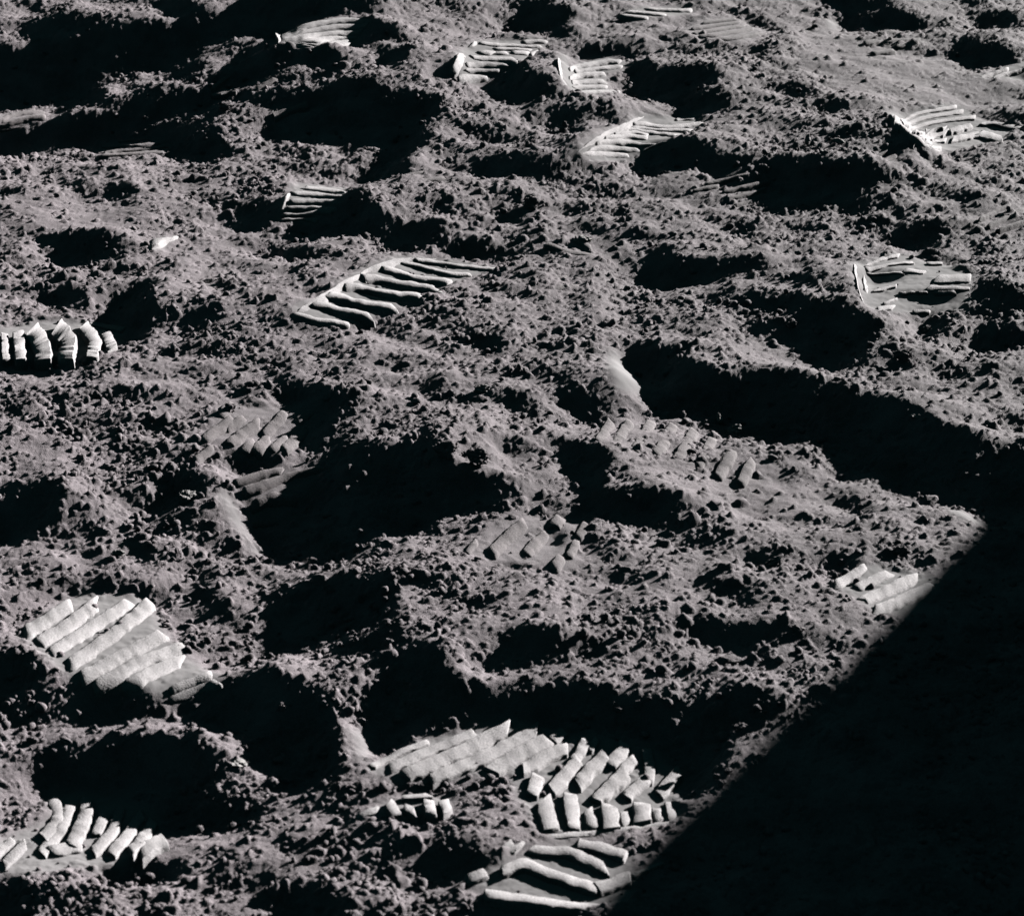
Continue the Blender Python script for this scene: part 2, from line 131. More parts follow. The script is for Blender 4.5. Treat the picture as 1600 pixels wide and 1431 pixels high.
[-10,-1,-2,-1,-2,-2,-3,-3,-3,-5,-4,-3,-1,-2,-1,-2,-1,-1,-1,-1,-1,-1,-1,-1,-1,0,-1,0,0,2,2,2,3,2,2,3,2,3,3,5,6,4,4,2,2,1,1,0,0,-3,8,7,0,1,-1,0,-1,-1,0,-1,0,-1,0,-1,0,-1,-1,-1,-1,-1,-2,-1,-2,-2,-2,-1,-2,-1,-1,-2,-1,0,0,-1,0,0,0,0,1,1,2,1,2,1,2,2,1,1,2,1,1,1,1,1,1,1,0,1,1,0,0,1,0,0,0,0,1,0,-1,0,0,0,0,0,0,-1,0,0,0,-1,0,0,0,0],
[-10,-1,-2,-1,-2,-3,-2,-4,-3,-5,-5,-2,-2,-2,-1,-2,-1,-1,-1,-1,-1,-1,-1,-2,-1,-1,-2,-1,0,-1,1,2,5,3,2,2,2,2,3,6,8,7,5,3,2,2,1,2,1,0,4,4,0,0,0,0,-1,0,-1,-1,-1,-1,0,0,-1,0,-1,-1,-1,-1,-2,-1,-2,-2,-2,-1,-2,-2,-1,-1,-1,-1,0,0,0,1,1,0,0,1,1,3,2,1,2,2,1,2,1,1,1,2,1,0,1,1,1,0,1,0,0,1,0,0,0,0,0,0,0,0,0,-1,0,0,0,-1,0,0,0,0,-1,0,0,0],
[-10,-1,-2,-2,-2,-2,-3,-3,-4,-5,-5,-3,-2,-2,-1,-2,-1,-2,-1,-1,-1,-1,-1,-1,-1,-2,-2,-2,-1,-2,-1,-1,6,4,4,1,3,2,4,5,9,11,7,2,1,2,3,2,2,2,2,1,0,0,0,0,0,-1,-1,0,-1,-1,0,-1,0,0,-1,-1,-1,-1,-2,-1,-2,-2,-2,-2,-1,-2,-2,-1,-2,-1,0,0,0,2,3,1,0,-1,4,2,2,2,1,2,2,1,1,2,1,1,1,1,0,1,1,0,1,0,0,0,1,0,0,0,0,-1,0,0,0,0,-1,0,0,0,-1,0,0,0,-1,0,0,0],
[-10,-1,-2,-2,-2,-2,-3,-3,-4,-5,-5,-4,-2,-2,-2,-2,-2,-1,-2,-1,0,-1,-1,-1,-1,-2,-1,-3,-2,-3,-2,-2,5,6,6,4,3,4,4,3,8,11,8,-1,2,2,3,3,2,2,1,1,0,1,0,-1,0,0,-1,-1,0,-1,0,-1,0,0,-1,-1,0,-2,-1,-2,-2,-2,-2,-2,-1,-2,-2,-2,-2,-2,-1,-1,0,2,8,3,0,0,2,2,2,2,2,1,2,2,1,1,1,1,1,1,1,0,1,0,1,0,0,0,0,0,0,0,0,0,0,0,-1,0,0,-1,0,0,-1,0,0,0,-1,0,0,0],
[-10,-1,-2,-2,-2,-2,-3,-3,-4,-5,-5,-4,-3,-3,-2,-3,-2,-1,-1,-2,0,-1,-1,0,-1,-1,-1,-3,-2,-3,-4,0,6,8,10,11,5,2,3,3,3,4,4,-1,1,3,5,5,2,2,1,0,1,0,0,0,0,-1,-1,0,-1,-1,0,0,-1,0,-1,0,-1,-2,-1,-2,-2,-1,-2,-2,-2,-2,-2,-2,-3,-2,-2,-2,-2,2,12,7,3,0,0,1,2,2,1,2,2,1,2,1,1,1,1,0,1,1,0,0,1,0,0,0,0,0,0,0,0,-1,0,0,0,-1,0,-1,0,0,-1,0,0,0,-1,0,0,0],
[-10,-1,-2,-2,-2,-2,-3,-3,-4,-4,-5,-5,-4,-3,-3,-3,-3,-2,-1,-1,-1,0,-1,0,0,-1,0,-2,-1,-3,-4,1,5,7,12,15,8,1,2,1,1,-1,-1,-3,1,5,7,7,6,2,0,0,0,1,0,0,0,0,-1,-1,-1,-1,0,-1,0,-1,0,-1,-1,-2,-1,-2,-1,-2,-2,-2,-2,-2,-2,-2,-2,-3,-2,-3,-3,2,10,14,4,2,0,-1,0,2,2,2,2,1,2,1,1,0,1,1,0,1,0,1,0,0,0,0,0,0,-1,0,0,0,-1,0,0,-1,0,0,-1,0,0,-1,0,0,-1,0,0,0],
[-10,-1,-2,-2,-2,-2,-3,-3,-3,-5,-4,-5,-4,-4,-4,-4,-4,-3,-1,0,-1,-1,-1,0,0,0,1,-1,-1,1,0,1,3,3,9,13,7,-1,5,1,-1,-1,-2,-4,2,5,8,9,10,5,-1,0,-2,0,1,0,0,-1,0,-1,0,-1,-1,-1,-1,-1,0,-1,-1,-2,-1,-2,-1,-2,-2,-1,-2,-2,-2,-3,-2,-2,-3,-2,-3,2,9,13,8,4,0,0,-3,2,3,2,1,1,2,0,1,1,1,0,1,0,0,1,0,0,0,0,-1,0,0,0,-1,0,0,-1,0,0,-1,0,-1,0,0,-1,0,0,-1,0,0,0],
[-10,-1,-2,-1,-2,-3,-2,-3,-3,-4,-4,-4,-5,-4,-5,-6,-5,-6,-3,3,-1,0,-1,-1,-2,2,2,1,1,3,2,3,3,3,5,7,4,-2,6,2,0,-2,-4,-1,3,5,8,10,13,7,-1,1,-7,-2,1,0,0,0,0,0,0,-1,-1,0,-1,-1,-1,-1,-2,-1,-1,-2,-1,-2,-1,-2,-2,-2,-2,-2,-2,-2,-3,-2,-3,3,8,10,11,7,2,-1,-1,0,2,1,1,1,1,1,1,1,0,1,0,0,1,0,0,0,-1,0,0,0,-1,0,0,-1,0,-1,0,0,-1,0,-1,0,0,-1,0,0,-1,0,0,0],
[-10,-1,-1,-2,-2,-2,-2,-3,-3,-3,-3,-4,-4,-5,-5,-7,-7,-8,-9,6,0,0,1,-2,0,2,2,4,4,3,4,3,3,5,5,7,5,-4,-5,-1,0,-2,-2,3,4,6,8,10,12,8,-3,1,-11,-3,2,2,0,0,0,0,0,0,-1,0,-1,-1,-1,-2,-1,-1,-1,-2,-1,-1,-2,-2,-1,-2,-2,-2,-3,-2,-2,-2,-3,4,7,9,10,12,5,-1,0,-2,0,0,1,1,1,1,1,0,1,0,1,0,0,0,0,-1,0,0,0,-1,0,-1,0,-1,0,0,-1,0,-1,0,-1,0,0,-1,0,0,-1,0,0,0],
[-9,-2,-1,-2,-1,-2,-2,-3,-2,-3,-2,-3,-4,-4,-5,-6,-8,-10,-9,1,2,0,3,-1,2,2,2,3,4,4,5,4,4,5,7,8,9,-6,-9,-8,-5,1,1,2,4,6,8,10,12,6,-5,-4,-11,-4,6,3,0,1,0,0,0,0,0,0,-1,-1,-1,-2,-1,-1,-1,-2,-1,-1,-2,-1,-2,-1,-2,-3,-2,-2,-2,-1,-3,4,7,9,10,15,6,-1,-1,-1,-1,-1,0,1,1,1,1,0,1,0,0,0,0,0,-1,0,0,-1,0,-1,0,0,-1,0,-1,0,-1,0,-1,0,-1,0,0,-1,0,0,-1,0,0,0],
[-9,-1,-2,-1,-2,-1,-2,-2,-2,-2,-2,-2,-3,-3,-4,-5,-6,-7,-11,-4,2,2,2,0,2,2,2,2,3,4,4,6,5,8,7,7,1,-4,-5,-8,-8,2,1,2,2,6,7,12,10,5,-8,-8,-13,-5,7,6,1,1,0,1,0,1,0,0,-1,-1,-1,-1,-2,-1,-2,-1,-1,-1,-1,-2,-1,-2,-1,-3,-2,-3,-3,1,0,4,6,8,12,16,5,-1,0,-1,-1,-2,-1,2,0,1,1,0,0,0,0,0,0,0,-1,0,-1,0,-1,0,-1,0,-1,0,-1,0,-1,0,-1,0,-1,0,0,-1,0,0,-1,0,0,0],
[-9,-1,-1,-1,-2,-1,-2,-2,-1,-1,-1,-2,-3,-3,-2,-3,-4,-4,-7,-6,1,1,0,0,0,2,2,3,2,3,4,7,4,9,9,2,-4,-3,-6,-6,-3,0,2,2,1,4,7,10,11,5,-8,-12,-16,-8,8,6,3,1,1,1,1,1,0,0,0,0,-1,-2,-1,-2,-2,-1,-1,-2,-1,-1,-1,-1,-1,-2,-1,-3,-2,2,3,3,5,6,10,17,4,1,0,0,-1,-2,-1,0,1,0,0,1,0,0,-1,0,0,-1,0,-1,0,-1,0,-1,-1,0,-1,0,-1,0,-1,0,-1,0,-1,0,-1,0,0,-1,0,0,0,0],
[-8,-1,-2,-1,-1,-1,-2,-1,-1,-1,-1,-2,-2,-2,-2,-2,-2,-1,-2,-1,1,0,0,-3,-4,3,2,2,3,3,4,7,1,2,10,-3,-3,-3,-5,-4,4,-2,0,3,2,3,5,7,10,8,-10,-12,-16,-12,4,5,4,3,1,0,2,2,1,1,1,0,-1,-2,-2,-2,-1,-2,-2,-1,-1,-1,-2,0,1,-2,1,0,0,2,3,3,3,3,7,12,7,3,3,1,0,-1,-2,-2,-1,1,0,0,0,0,-1,0,-1,0,-1,0,-1,-1,0,-1,0,-1,-1,0,-1,0,-1,0,-1,0,-1,0,-1,0,0,-1,0,0,0,-1],
[-8,-1,-1,-1,-1,-1,-1,-1,-1,-2,-1,-2,-2,-1,-2,-1,-1,0,-1,1,1,1,1,1,-1,3,2,3,1,2,1,2,0,-1,3,-3,-4,-3,-3,2,3,1,2,2,3,5,5,7,7,5,-12,-12,-13,-12,2,2,3,2,0,-1,2,2,2,2,2,1,0,-1,-2,-2,-3,-2,-2,-1,0,0,0,1,2,0,2,1,2,1,2,2,2,2,3,4,6,7,7,5,1,-3,-2,-3,-2,2,-1,0,-1,0,-1,0,-1,-1,-1,0,-1,-1,0,-1,0,-1,0,-1,-1,0,-1,0,-1,0,-1,0,-1,0,0,-1,0,0,0,-1],
[-8,0,-1,-1,-1,-1,-1,-1,-1,-1,-2,-2,-2,-2,-1,-1,0,0,0,0,0,0,1,1,2,2,2,2,1,1,0,-1,-1,-1,1,-3,-4,-1,2,4,4,4,4,4,0,5,8,9,8,-6,-10,-12,-12,-10,2,2,2,1,0,-2,-1,0,1,1,2,4,1,0,-2,-3,-3,-1,-1,0,1,2,1,3,2,3,2,2,1,1,1,2,1,2,1,0,3,5,7,8,6,-5,-3,-3,-2,-2,0,-1,-1,0,-1,-1,-1,-1,0,-1,-1,0,-1,-1,0,-1,0,-1,-1,0,-1,0,-1,0,-1,0,-1,0,-1,0,0,0,-1,0],
[-7,-1,-1,-1,0,-1,-1,-1,-1,-1,-2,-2,-3,-2,-1,-1,0,0,2,1,0,-3,-1,1,0,1,1,2,2,0,-1,-2,-2,-1,2,-1,-1,3,5,4,5,5,7,10,-4,3,7,8,7,-8,-10,-11,-12,-8,1,3,3,1,2,-1,0,-1,-1,-1,0,1,1,0,0,-1,-1,0,0,1,1,2,2,3,4,5,3,6,1,0,1,0,-2,4,1,-3,3,3,4,6,4,-6,-4,-3,-2,-2,-2,-1,-1,-1,-1,-1,-1,0,-1,-1,-1,0,-1,-1,0,-1,-1,0,-1,0,-1,0,-1,-1,0,-1,0,0,-1,0,0,-1,0,0],
[-7,0,-1,-1,-1,0,-1,-1,-1,-1,-1,-2,-3,-5,-2,1,0,1,2,4,1,-5,-5,-4,-2,1,4,3,3,0,-1,-2,-6,0,3,3,3,4,5,4,4,6,6,8,6,4,7,6,-3,-5,-7,-8,-9,-10,-3,2,4,4,3,3,3,2,-1,-2,-2,-1,-1,-1,1,2,-1,0,0,1,1,1,3,3,5,6,-1,0,0,0,0,1,2,3,2,3,3,2,1,-1,-3,-4,-3,-3,-3,-2,-2,-1,-1,-2,-1,-1,-1,0,-1,-1,-1,0,-1,-1,0,-1,-1,0,-1,0,-1,-1,0,-1,0,-1,0,-1,0,0,0,-1,0,0],
[-6,-1,-1,0,-1,-1,0,-1,-1,0,0,-2,-2,-4,-2,5,7,2,0,-1,-2,-4,-5,-6,-6,0,4,5,5,1,1,1,-12,-2,2,5,4,3,5,5,5,5,7,9,11,5,0,0,-3,-4,-4,-5,-5,-5,-12,0,4,5,6,7,8,6,1,-3,-3,-2,-2,-3,0,7,-1,-1,0,0,0,1,0,1,0,0,-2,-1,-1,0,0,1,2,1,3,2,2,2,0,-1,-2,-2,-3,-2,-2,-2,-2,-2,-1,-2,-1,-1,-1,0,-1,-1,-1,0,-1,-1,0,-1,-1,0,-1,-1,0,-1,0,-1,0,-1,0,-1,0,0,-1,0,0,0],
[-6,0,-1,-1,0,-1,0,-1,0,-1,0,-1,-1,0,1,2,3,1,1,0,-1,-2,-2,-2,-4,-5,2,9,7,4,-2,-3,-5,-7,-5,1,5,6,6,5,5,5,7,10,7,3,-2,-2,-2,-2,-3,-4,-3,-4,-11,-2,4,5,7,9,12,2,-6,-5,-3,-1,-1,0,2,2,0,0,0,0,0,0,0,0,-1,-1,-1,-1,-1,0,0,0,1,1,1,2,1,1,1,0,-1,-1,-2,-2,-2,-2,-1,-2,-2,-1,-1,-1,-1,-1,0,-1,-1,0,-1,-1,0,-1,-1,-1,0,-1,0,-1,-1,0,-1,0,-1,0,0,-1,0,0,0,0],
[-5,-1,0,-1,0,-1,0,-1,0,-1,-1,-2,-1,-1,2,1,2,3,3,0,0,0,0,0,-1,0,-1,4,5,0,-1,-1,-2,-2,-4,-5,2,7,7,8,8,3,6,7,2,-2,-2,-1,-1,-2,-2,-2,-2,-3,-9,-2,4,6,6,9,10,0,-9,-8,-7,-1,0,1,2,5,3,0,0,1,0,0,0,-1,-1,-1,-1,-1,-1,-1,-1,0,1,0,1,1,1,1,1,0,0,-1,-1,-1,-2,-1,-2,-1,-2,-1,-1,-1,-1,-1,0,-1,-1,0,-1,-1,-1,0,-1,-1,0,-1,-1,0,-1,0,-1,0,-1,0,0,-1,0,0,0,0],
[-5,0,-1,0,-1,0,-1,0,-1,0,-2,-2,-3,-3,-1,0,2,7,9,0,0,0,1,0,-1,0,0,1,1,0,0,0,0,1,0,0,-1,5,7,8,8,2,2,1,0,-1,-1,-1,-1,-1,0,-1,-1,-1,-4,-2,1,8,9,9,4,-4,-9,-10,-13,-2,0,1,4,5,7,2,1,0,0,1,0,0,-2,-1,-2,-2,-1,-1,-1,0,-1,1,0,1,1,1,0,1,0,0,-1,-1,-1,-1,-1,-1,-2,-2,0,-1,-1,0,-1,-1,-1,0,-1,-1,-1,-1,0,-1,-1,0,-1,-1,0,-1,0,-1,0,0,-1,0,0,0,0,-1],
[-5,0,0,-1,0,0,-1,0,-1,0,-1,-3,-4,-8,-5,2,3,9,13,4,-2,0,-1,-1,-1,-1,0,0,0,0,0,0,1,0,1,2,3,4,5,4,3,2,2,1,1,1,0,0,-1,0,1,0,1,1,2,-2,-1,10,12,5,-1,-5,-6,-8,-11,-8,-3,2,3,3,5,4,1,1,1,0,4,0,-2,-3,-2,-3,-1,-2,-1,-1,-1,0,0,1,1,1,0,1,0,0,0,-1,0,-1,-1,-1,-1,-1,-1,-1,-1,0,-1,-1,-1,-1,-1,0,-1,-1,-1,0,-1,-1,0,-1,-1,0,-1,0,0,-1,0,0,0,0,-1,0],
[-4,-1,0,0,0,-1,0,0,0,0,0,-2,-5,-7,-7,5,6,7,9,5,-3,-1,-2,-2,-1,-1,-1,-1,0,-1,0,0,0,0,1,1,2,2,4,3,3,2,3,2,2,2,1,0,0,1,0,1,3,3,3,3,4,6,7,1,-1,-2,-3,-4,-4,-7,-7,-3,3,3,2,3,2,1,-1,0,4,2,-3,-4,-3,-3,-3,-2,-2,-1,-2,0,0,0,1,1,1,1,1,0,0,0,-1,-1,0,1,-1,-2,-1,-1,0,-1,-1,-1,-1,-1,-1,-1,-1,0,-1,-1,-1,0,-1,0,-1,0,-1,0,-1,0,0,0,-1,0,0,0],
[-4,0,0,-1,0,0,0,0,0,0,2,-1,-2,-2,-3,1,7,5,2,1,-3,-2,-2,-1,-2,-1,-2,-1,-1,0,-1,0,-1,0,0,0,1,2,2,3,2,2,3,2,3,3,2,1,1,0,0,1,2,5,6,6,7,3,2,1,0,0,-1,-2,-2,-2,-6,-3,4,4,3,4,6,1,-3,-2,-2,-2,-5,-5,-4,-3,-4,-3,-2,-2,-2,-2,-1,2,0,1,2,2,0,1,1,1,-2,-3,0,6,-1,-3,-1,-1,-1,-1,-1,-1,-1,-1,-1,-1,-1,-1,-1,0,-1,-1,0,-1,0,-1,0,-1,0,0,0,-1,0,0,0,0],
[-3,-1,0,0,0,0,0,0,0,1,1,1,-1,-1,1,1,3,2,0,-2,-1,-2,-1,-2,-2,-1,-2,-1,-1,-1,-1,-1,-1,0,-1,0,0,1,1,2,1,1,2,3,3,6,3,2,1,0,0,-1,5,6,7,8,7,1,1,1,1,0,0,0,0,0,1,2,4,3,3,2,1,-2,-3,-3,-4,-5,-4,-5,-4,-4,-4,-4,-3,-2,-3,-3,-4,6,-2,1,4,3,0,1,3,5,0,-2,0,1,-3,-2,-1,-2,-2,-1,-1,-1,-1,-1,-1,-1,-1,0,-1,-1,-1,0,-1,0,-1,0,-1,0,0,0,-1,0,0,0,0,0],
[-3,0,-1,0,0,0,0,0,1,1,1,0,-1,0,0,1,1,0,1,-1,-1,-1,-2,-1,-2,-1,-2,-1,-2,-1,-1,-1,-1,-1,-1,0,0,0,0,0,0,1,1,2,3,6,6,4,2,0,0,4,11,9,6,3,2,1,0,1,0,1,0,0,1,1,1,3,2,3,2,0,0,-2,-2,-3,-3,-3,-4,-3,-4,-4,-5,-4,-5,-2,-2,-4,-4,3,0,1,3,4,5,7,6,-1,-2,-1,-2,-2,-2,-2,-2,-1,-2,-1,-1,-1,-1,-1,-1,-1,-1,-1,-1,-1,0,-1,0,-1,0,-1,0,0,0,-1,0,0,0,0,0,0],
[-3,0,0,0,0,0,0,0,0,1,1,-1,-1,0,-1,1,0,1,0,-1,-1,-1,-1,-1,-1,-2,-1,-1,-2,-1,-2,-1,-1,-1,-1,0,-1,0,-1,-1,-1,-1,-1,2,3,8,7,5,4,2,3,3,6,9,9,5,1,0,1,0,1,0,0,0,1,0,1,2,1,2,1,1,0,-1,-1,-2,-2,-3,-3,-3,-3,-3,-4,-5,-7,-4,1,3,3,1,2,2,2,3,5,5,-3,-2,-2,-2,-2,-2,-2,-2,-2,-2,-1,-2,-1,-1,-1,-1,-1,-1,-1,-1,0,-1,-1,0,-1,0,-1,0,0,-1,0,0,0,0,0,0,0,-1],
[-3,0,0,0,0,0,0,0,1,0,0,-1,-1,-1,0,0,0,0,0,-1,0,-1,-1,-1,-1,-1,-1,-2,-1,-1,-2,-1,-2,0,-1,-1,0,-1,-2,-1,-2,-4,-6,4,3,8,8,7,4,2,3,3,6,9,11,10,0,0,1,0,0,0,0,1,0,0,1,0,1,1,1,0,1,-1,0,-2,-1,-2,-2,-2,-3,-2,-2,-3,-2,-4,3,6,5,0,2,1,1,0,-1,-2,-2,-1,-3,-2,-2,-2,-2,-1,-2,-2,-2,-1,-1,-2,-1,-1,-1,-1,-1,-1,0,-1,-1,0,-1,0,0,0,-1,0,0,0,0,0,-1,0,0,0],
[-2,-1,0,0,0,0,0,0,0,0,-1,-1,-1,-1,0,-1,0,1,-1,0,-1,-1,0,-1,-1,-1,-1,-1,-1,-2,-1,-1,-2,0,-1,0,-1,-1,-2,-1,-3,-4,-10,5,5,5,5,7,6,1,5,5,7,9,12,14,-1,-1,0,0,0,0,0,0,0,0,0,0,1,0,1,0,0,0,0,-1,-1,-2,-1,-2,-2,-2,-1,-1,0,0,2,1,0,1,1,1,1,0,-1,-1,-1,-2,-2,-2,-1,-2,-2,-2,-2,-1,-2,-2,-1,-1,-2,-1,-1,-1,-1,0,-1,-1,0,-1,0,0,-1,0,0,0,0,0,-1,0,0,0,0,0],
[-2,0,0,0,0,-1,0,0,0,-1,-1,-1,-2,-1,-1,-1,0,0,1,-1,-1,0,-1,-1,-1,0,-1,-1,-1,-1,-1,-2,0,-1,0,-1,-1,-1,-1,-2,-1,-3,-10,4,5,5,5,4,5,5,4,6,8,9,12,14,-2,-1,-1,-1,0,0,-1,0,0,0,0,0,0,0,0,0,0,0,0,-1,0,-1,-2,-1,-2,-1,-2,-1,0,0,0,1,0,1,1,1,1,0,0,-1,-1,-1,-1,-2,-2,-1,-2,-1,-2,-2,-2,-1,-2,-1,-2,-1,-1,-1,-1,0,-1,0,-1,0,-1,0,0,0,0,-1,0,0,0,0,0,0,0,0],
[-2,0,0,0,0,-1,0,0,0,-1,-1,-2,-2,-2,-1,-2,-1,0,2,0,-1,-1,-1,0,-1,-1,-1,0,-1,-1,-1,-1,-1,0,0,0,-1,-1,-1,-1,-2,-2,-10,3,6,6,5,5,5,5,6,5,7,10,11,13,-3,-2,-1,-1,-1,0,-1,0,-1,0,0,-1,0,0,0,0,0,0,0,-1,0,-1,-1,-1,-2,-1,-2,-1,-1,-1,0,1,0,1,1,2,2,0,-1,0,-1,-1,-1,-2,-1,-1,-1,-2,-2,-1,-2,-2,-2,-2,-1,-1,-1,-1,-1,0,-1,0,-1,0,0,0,0,-1,0,0,0,0,0,0,0,0,0,0],
[-2,0,0,0,0,-1,0,0,-1,0,-2,-1,-3,-2,-2,-3,-2,-2,5,0,-1,0,-1,-1,-1,-1,0,-1,-1,0,-1,-1,0,0,0,0,0,0,-1,-2,-1,-3,-9,1,7,7,5,6,5,5,7,7,8,10,11,8,-4,-3,-1,-1,0,-1,-1,0,-1,-1,0,-1,0,0,-1,0,0,0,-1,0,0,0,-1,-1,-2,-1,-2,-2,-2,0,-1,1,-1,0,1,4,5,-1,-1,-1,0,-1,-1,-1,-1,-1,-1,-2,-2,-1,-2,-2,-2,-2,-1,-1,-1,-1,-1,0,-1,0,0,0,-1,0,0,0,0,0,0,0,0,-1,0,0,0,0],
[-2,0,0,0,0,-1,0,0,-1,-1,-1,-1,-3,-2,-3,-3,-3,-4,4,3,-1,-1,-1,-1,0,-1,-1,-1,0,-1,0,-1,0,0,1,0,1,0,0,-1,-1,-3,-7,-2,6,7,7,6,5,7,7,8,9,12,12,-3,-4,-4,-1,0,0,2,-2,-1,-1,-1,-1,0,-1,-1,0,-1,0,-1,0,0,0,0,0,-1,-1,-2,-2,-3,-2,-2,0,2,1,-1,1,6,4,-1,-2,-1,-1,-1,0,-1,-1,-1,-1,-2,-1,-2,-2,-1,-2,-2,-2,-1,-1,0,-1,0,0,-1,0,0,0,0,0,0,0,-1,0,0,0,0,0,0,0,0],
[-2,0,0,0,0,-1,0,0,-1,-1,0,-2,-2,-2,-3,-3,-4,-3,0,2,-1,0,0,-1,-1,-1,-1,-1,0,-1,0,0,0,0,0,1,2,2,0,0,-1,-1,-3,-3,0,6,7,8,7,8,9,8,9,11,6,-4,-6,-6,1,1,-1,6,-3,-2,-1,-1,-1,-1,-1,-1,-1,-1,-1,0,-1,0,1,1,0,1,-1,-2,-1,-3,-3,-1,0,4,6,1,0,0,-1,-2,-1,-1,-1,-1,-1,0,-1,0,-2,-1,-2,-2,-1,-2,-1,-2,-2,-1,-1,0,-1,0,0,0,0,0,0,0,-1,0,0,0,0,0,0,0,0,0,0,0],
[-2,0,0,0,0,-1,0,0,-1,0,-1,-1,-2,-2,-3,-3,-2,-4,-3,-2,0,0,0,0,0,-1,-1,-2,-1,0,1,0,0,-1,0,0,2,8,-1,0,1,0,1,1,0,3,1,7,9,11,13,9,5,6,-1,-2,-3,-3,1,0,-2,3,-3,-2,-2,-1,-1,0,-1,-1,-1,-2,-1,-2,-1,-1,1,2,2,3,-1,-1,-1,-1,0,1,0,1,-1,-1,0,0,-1,0,-1,-1,-2,-1,0,-1,0,-1,-1,-1,-2,-1,-2,-1,-2,-1,-2,-2,0,0,0,0,0,0,0,-1,0,0,0,0,0,0,-1,0,0,0,0,0,0,0],
[-2,0,0,0,0,-1,0,0,-1,0,0,-2,-1,-2,-2,-3,-3,-3,-5,-7,-2,0,2,1,1,0,-1,-1,-3,-2,2,3,0,-2,-2,5,7,2,0,-1,1,1,2,3,4,5,3,5,5,11,11,6,2,1,0,0,0,0,-1,0,-1,-1,-2,-2,-2,-2,-1,1,0,-1,-1,-1,-3,-3,-1,0,4,5,0,0,-1,-1,-1,-1,-1,0,0,-1,0,-1,-1,0,0,1,0,-2,-1,-2,-1,0,0,0,0,-2,-2,-1,-2,-1,-1,-1,-2,-2,0,0,0,0,0,0,0,0,0,0,-1,0,0,0,0,0,0,0,0,0,0,0],
[-2,0,0,0,0,-1,0,0,-1,0,0,-1,-2,-1,-2,-2,-2,-2,-3,-5,-8,-4,0,1,4,3,-1,0,2,-7,-3,3,3,-1,-3,13,1,-1,-1,-1,0,1,2,2,4,5,6,6,6,7,6,3,3,2,1,1,0,0,1,-1,0,-1,-1,-2,-1,-3,-1,1,2,-1,0,0,-1,-2,1,1,2,1,-1,-1,-1,-2,-1,0,-1,-1,-1,-1,-1,-1,-1,-1,0,3,1,-2,-1,-2,-2,-2,0,2,1,-1,-2,-2,-2,-2,0,-1,0,-2,0,0,0,0,0,0,0,0,-1,0,0,0,-1,0,0,0,0,0,0,0,0,0],
[-2,0,0,0,-1,0,0,-1,0,-1,0,-1,-1,-1,-1,-1,-2,-1,-1,-1,0,-1,-2,-4,5,8,-2,-2,-3,-2,-4,-3,-4,5,-5,8,-1,-2,-2,-1,0,1,1,2,4,4,4,6,5,6,5,4,3,3,2,1,1,1,1,0,0,-1,0,-1,-1,-1,-1,0,0,0,0,-1,0,-1,1,0,1,0,0,-1,0,-1,-1,-1,-1,-1,-1,-1,-1,-2,-3,-2,-2,10,3,-3,-3,-3,-3,-4,0,5,4,-1,-3,-3,-3,-2,-2,3,2,-1,-2,0,0,0,0,0,-1,0,0,-1,0,0,0,0,-1,0,0,0,0,1,0,0],
[-2,0,0,0,-1,0,0,-1,-1,0,-1,-1,-1,-1,0,-1,-1,-1,-1,0,0,0,1,2,1,-1,-1,-2,-2,-2,-2,-2,-1,-2,1,0,-1,-3,-2,-1,-1,0,1,2,3,4,4,5,5,5,4,4,4,3,3,2,2,1,1,0,1,0,-1,-1,-1,-1,0,-1,0,0,0,1,0,-1,0,0,0,1,0,0,-1,0,-1,0,-1,-1,-1,-1,-2,-2,-3,-4,9,6,-1,-2,-3,-2,-4,-5,-2,5,9,-2,-4,-3,-3,-5,-3,6,6,-2,-2,-1,-1,0,-1,0,0,-1,0,-1,0,0,0,0,-1,0,0,1,0,0,0,1],
[-2,0,0,0,-1,0,-1,-1,-1,-1,-1,-1,-1,0,0,-1,0,-1,0,-1,0,0,0,0,0,0,-2,-1,-1,-1,-1,-3,-4,-3,-1,3,0,-3,-2,-3,-1,-1,1,1,3,4,4,5,4,5,5,4,4,3,3,3,2,2,1,1,1,0,0,-1,-1,-1,-1,-1,-1,0,0,2,1,-1,0,0,0,1,0,0,0,0,0,-1,0,-1,-1,-1,-1,-1,-3,-2,14,-2,-2,-2,-1,-2,-1,-1,-1,3,3,-3,-2,-2,-3,-2,-1,3,2,-2,-2,-2,-1,-1,0,-1,0,-1,0,-1,0,0,0,-1,0,0,1,0,0,0,1,0],
[-2,0,0,0,-1,0,-1,-1,-2,-1,-3,-1,0,-1,1,0,0,0,0,-1,0,-1,0,0,-1,-1,-1,-2,-2,1,1,-2,-4,-8,-2,5,3,-5,-4,-3,-3,-1,-1,1,2,4,5,5,5,5,5,4,4,4,3,3,2,3,2,1,1,1,0,0,-1,-2,-2,-2,-1,-1,0,1,6,-1,-1,0,0,1,0,1,0,0,0,-1,0,0,-1,0,-1,0,0,1,3,-1,-1,-2,-1,0,-1,1,1,0,-1,-1,-2,-1,-1,0,0,0,-2,-1,-2,-1,-2,-1,0,-1,0,-1,-1,0,0,-1,0,0,0,0,1,0,0,1,1,0],
[-2,0,0,-1,0,-1,-1,-1,-2,-2,-4,-2,0,0,0,2,1,1,0,-1,-1,0,0,0,0,-1,-2,-4,-5,1,7,2,-2,-3,-2,-2,-3,-5,-5,-5,-4,-3,-2,0,2,4,5,5,6,6,5,5,4,4,3,3,3,3,2,2,2,1,0,1,-1,-2,-2,-2,-3,-2,-3,0,13,-1,-1,0,0,0,1,0,1,0,0,0,0,-1,0,-1,0,0,0,1,0,-1,0,-1,-1,-1,0,0,0,0,0,-1,0,-1,-1,0,-1,0,-1,-1,-2,-1,-2,-1,0,-1,-1,-1,0,-1,0,0,-1,0,1,0,1,0,1,1,1,1],
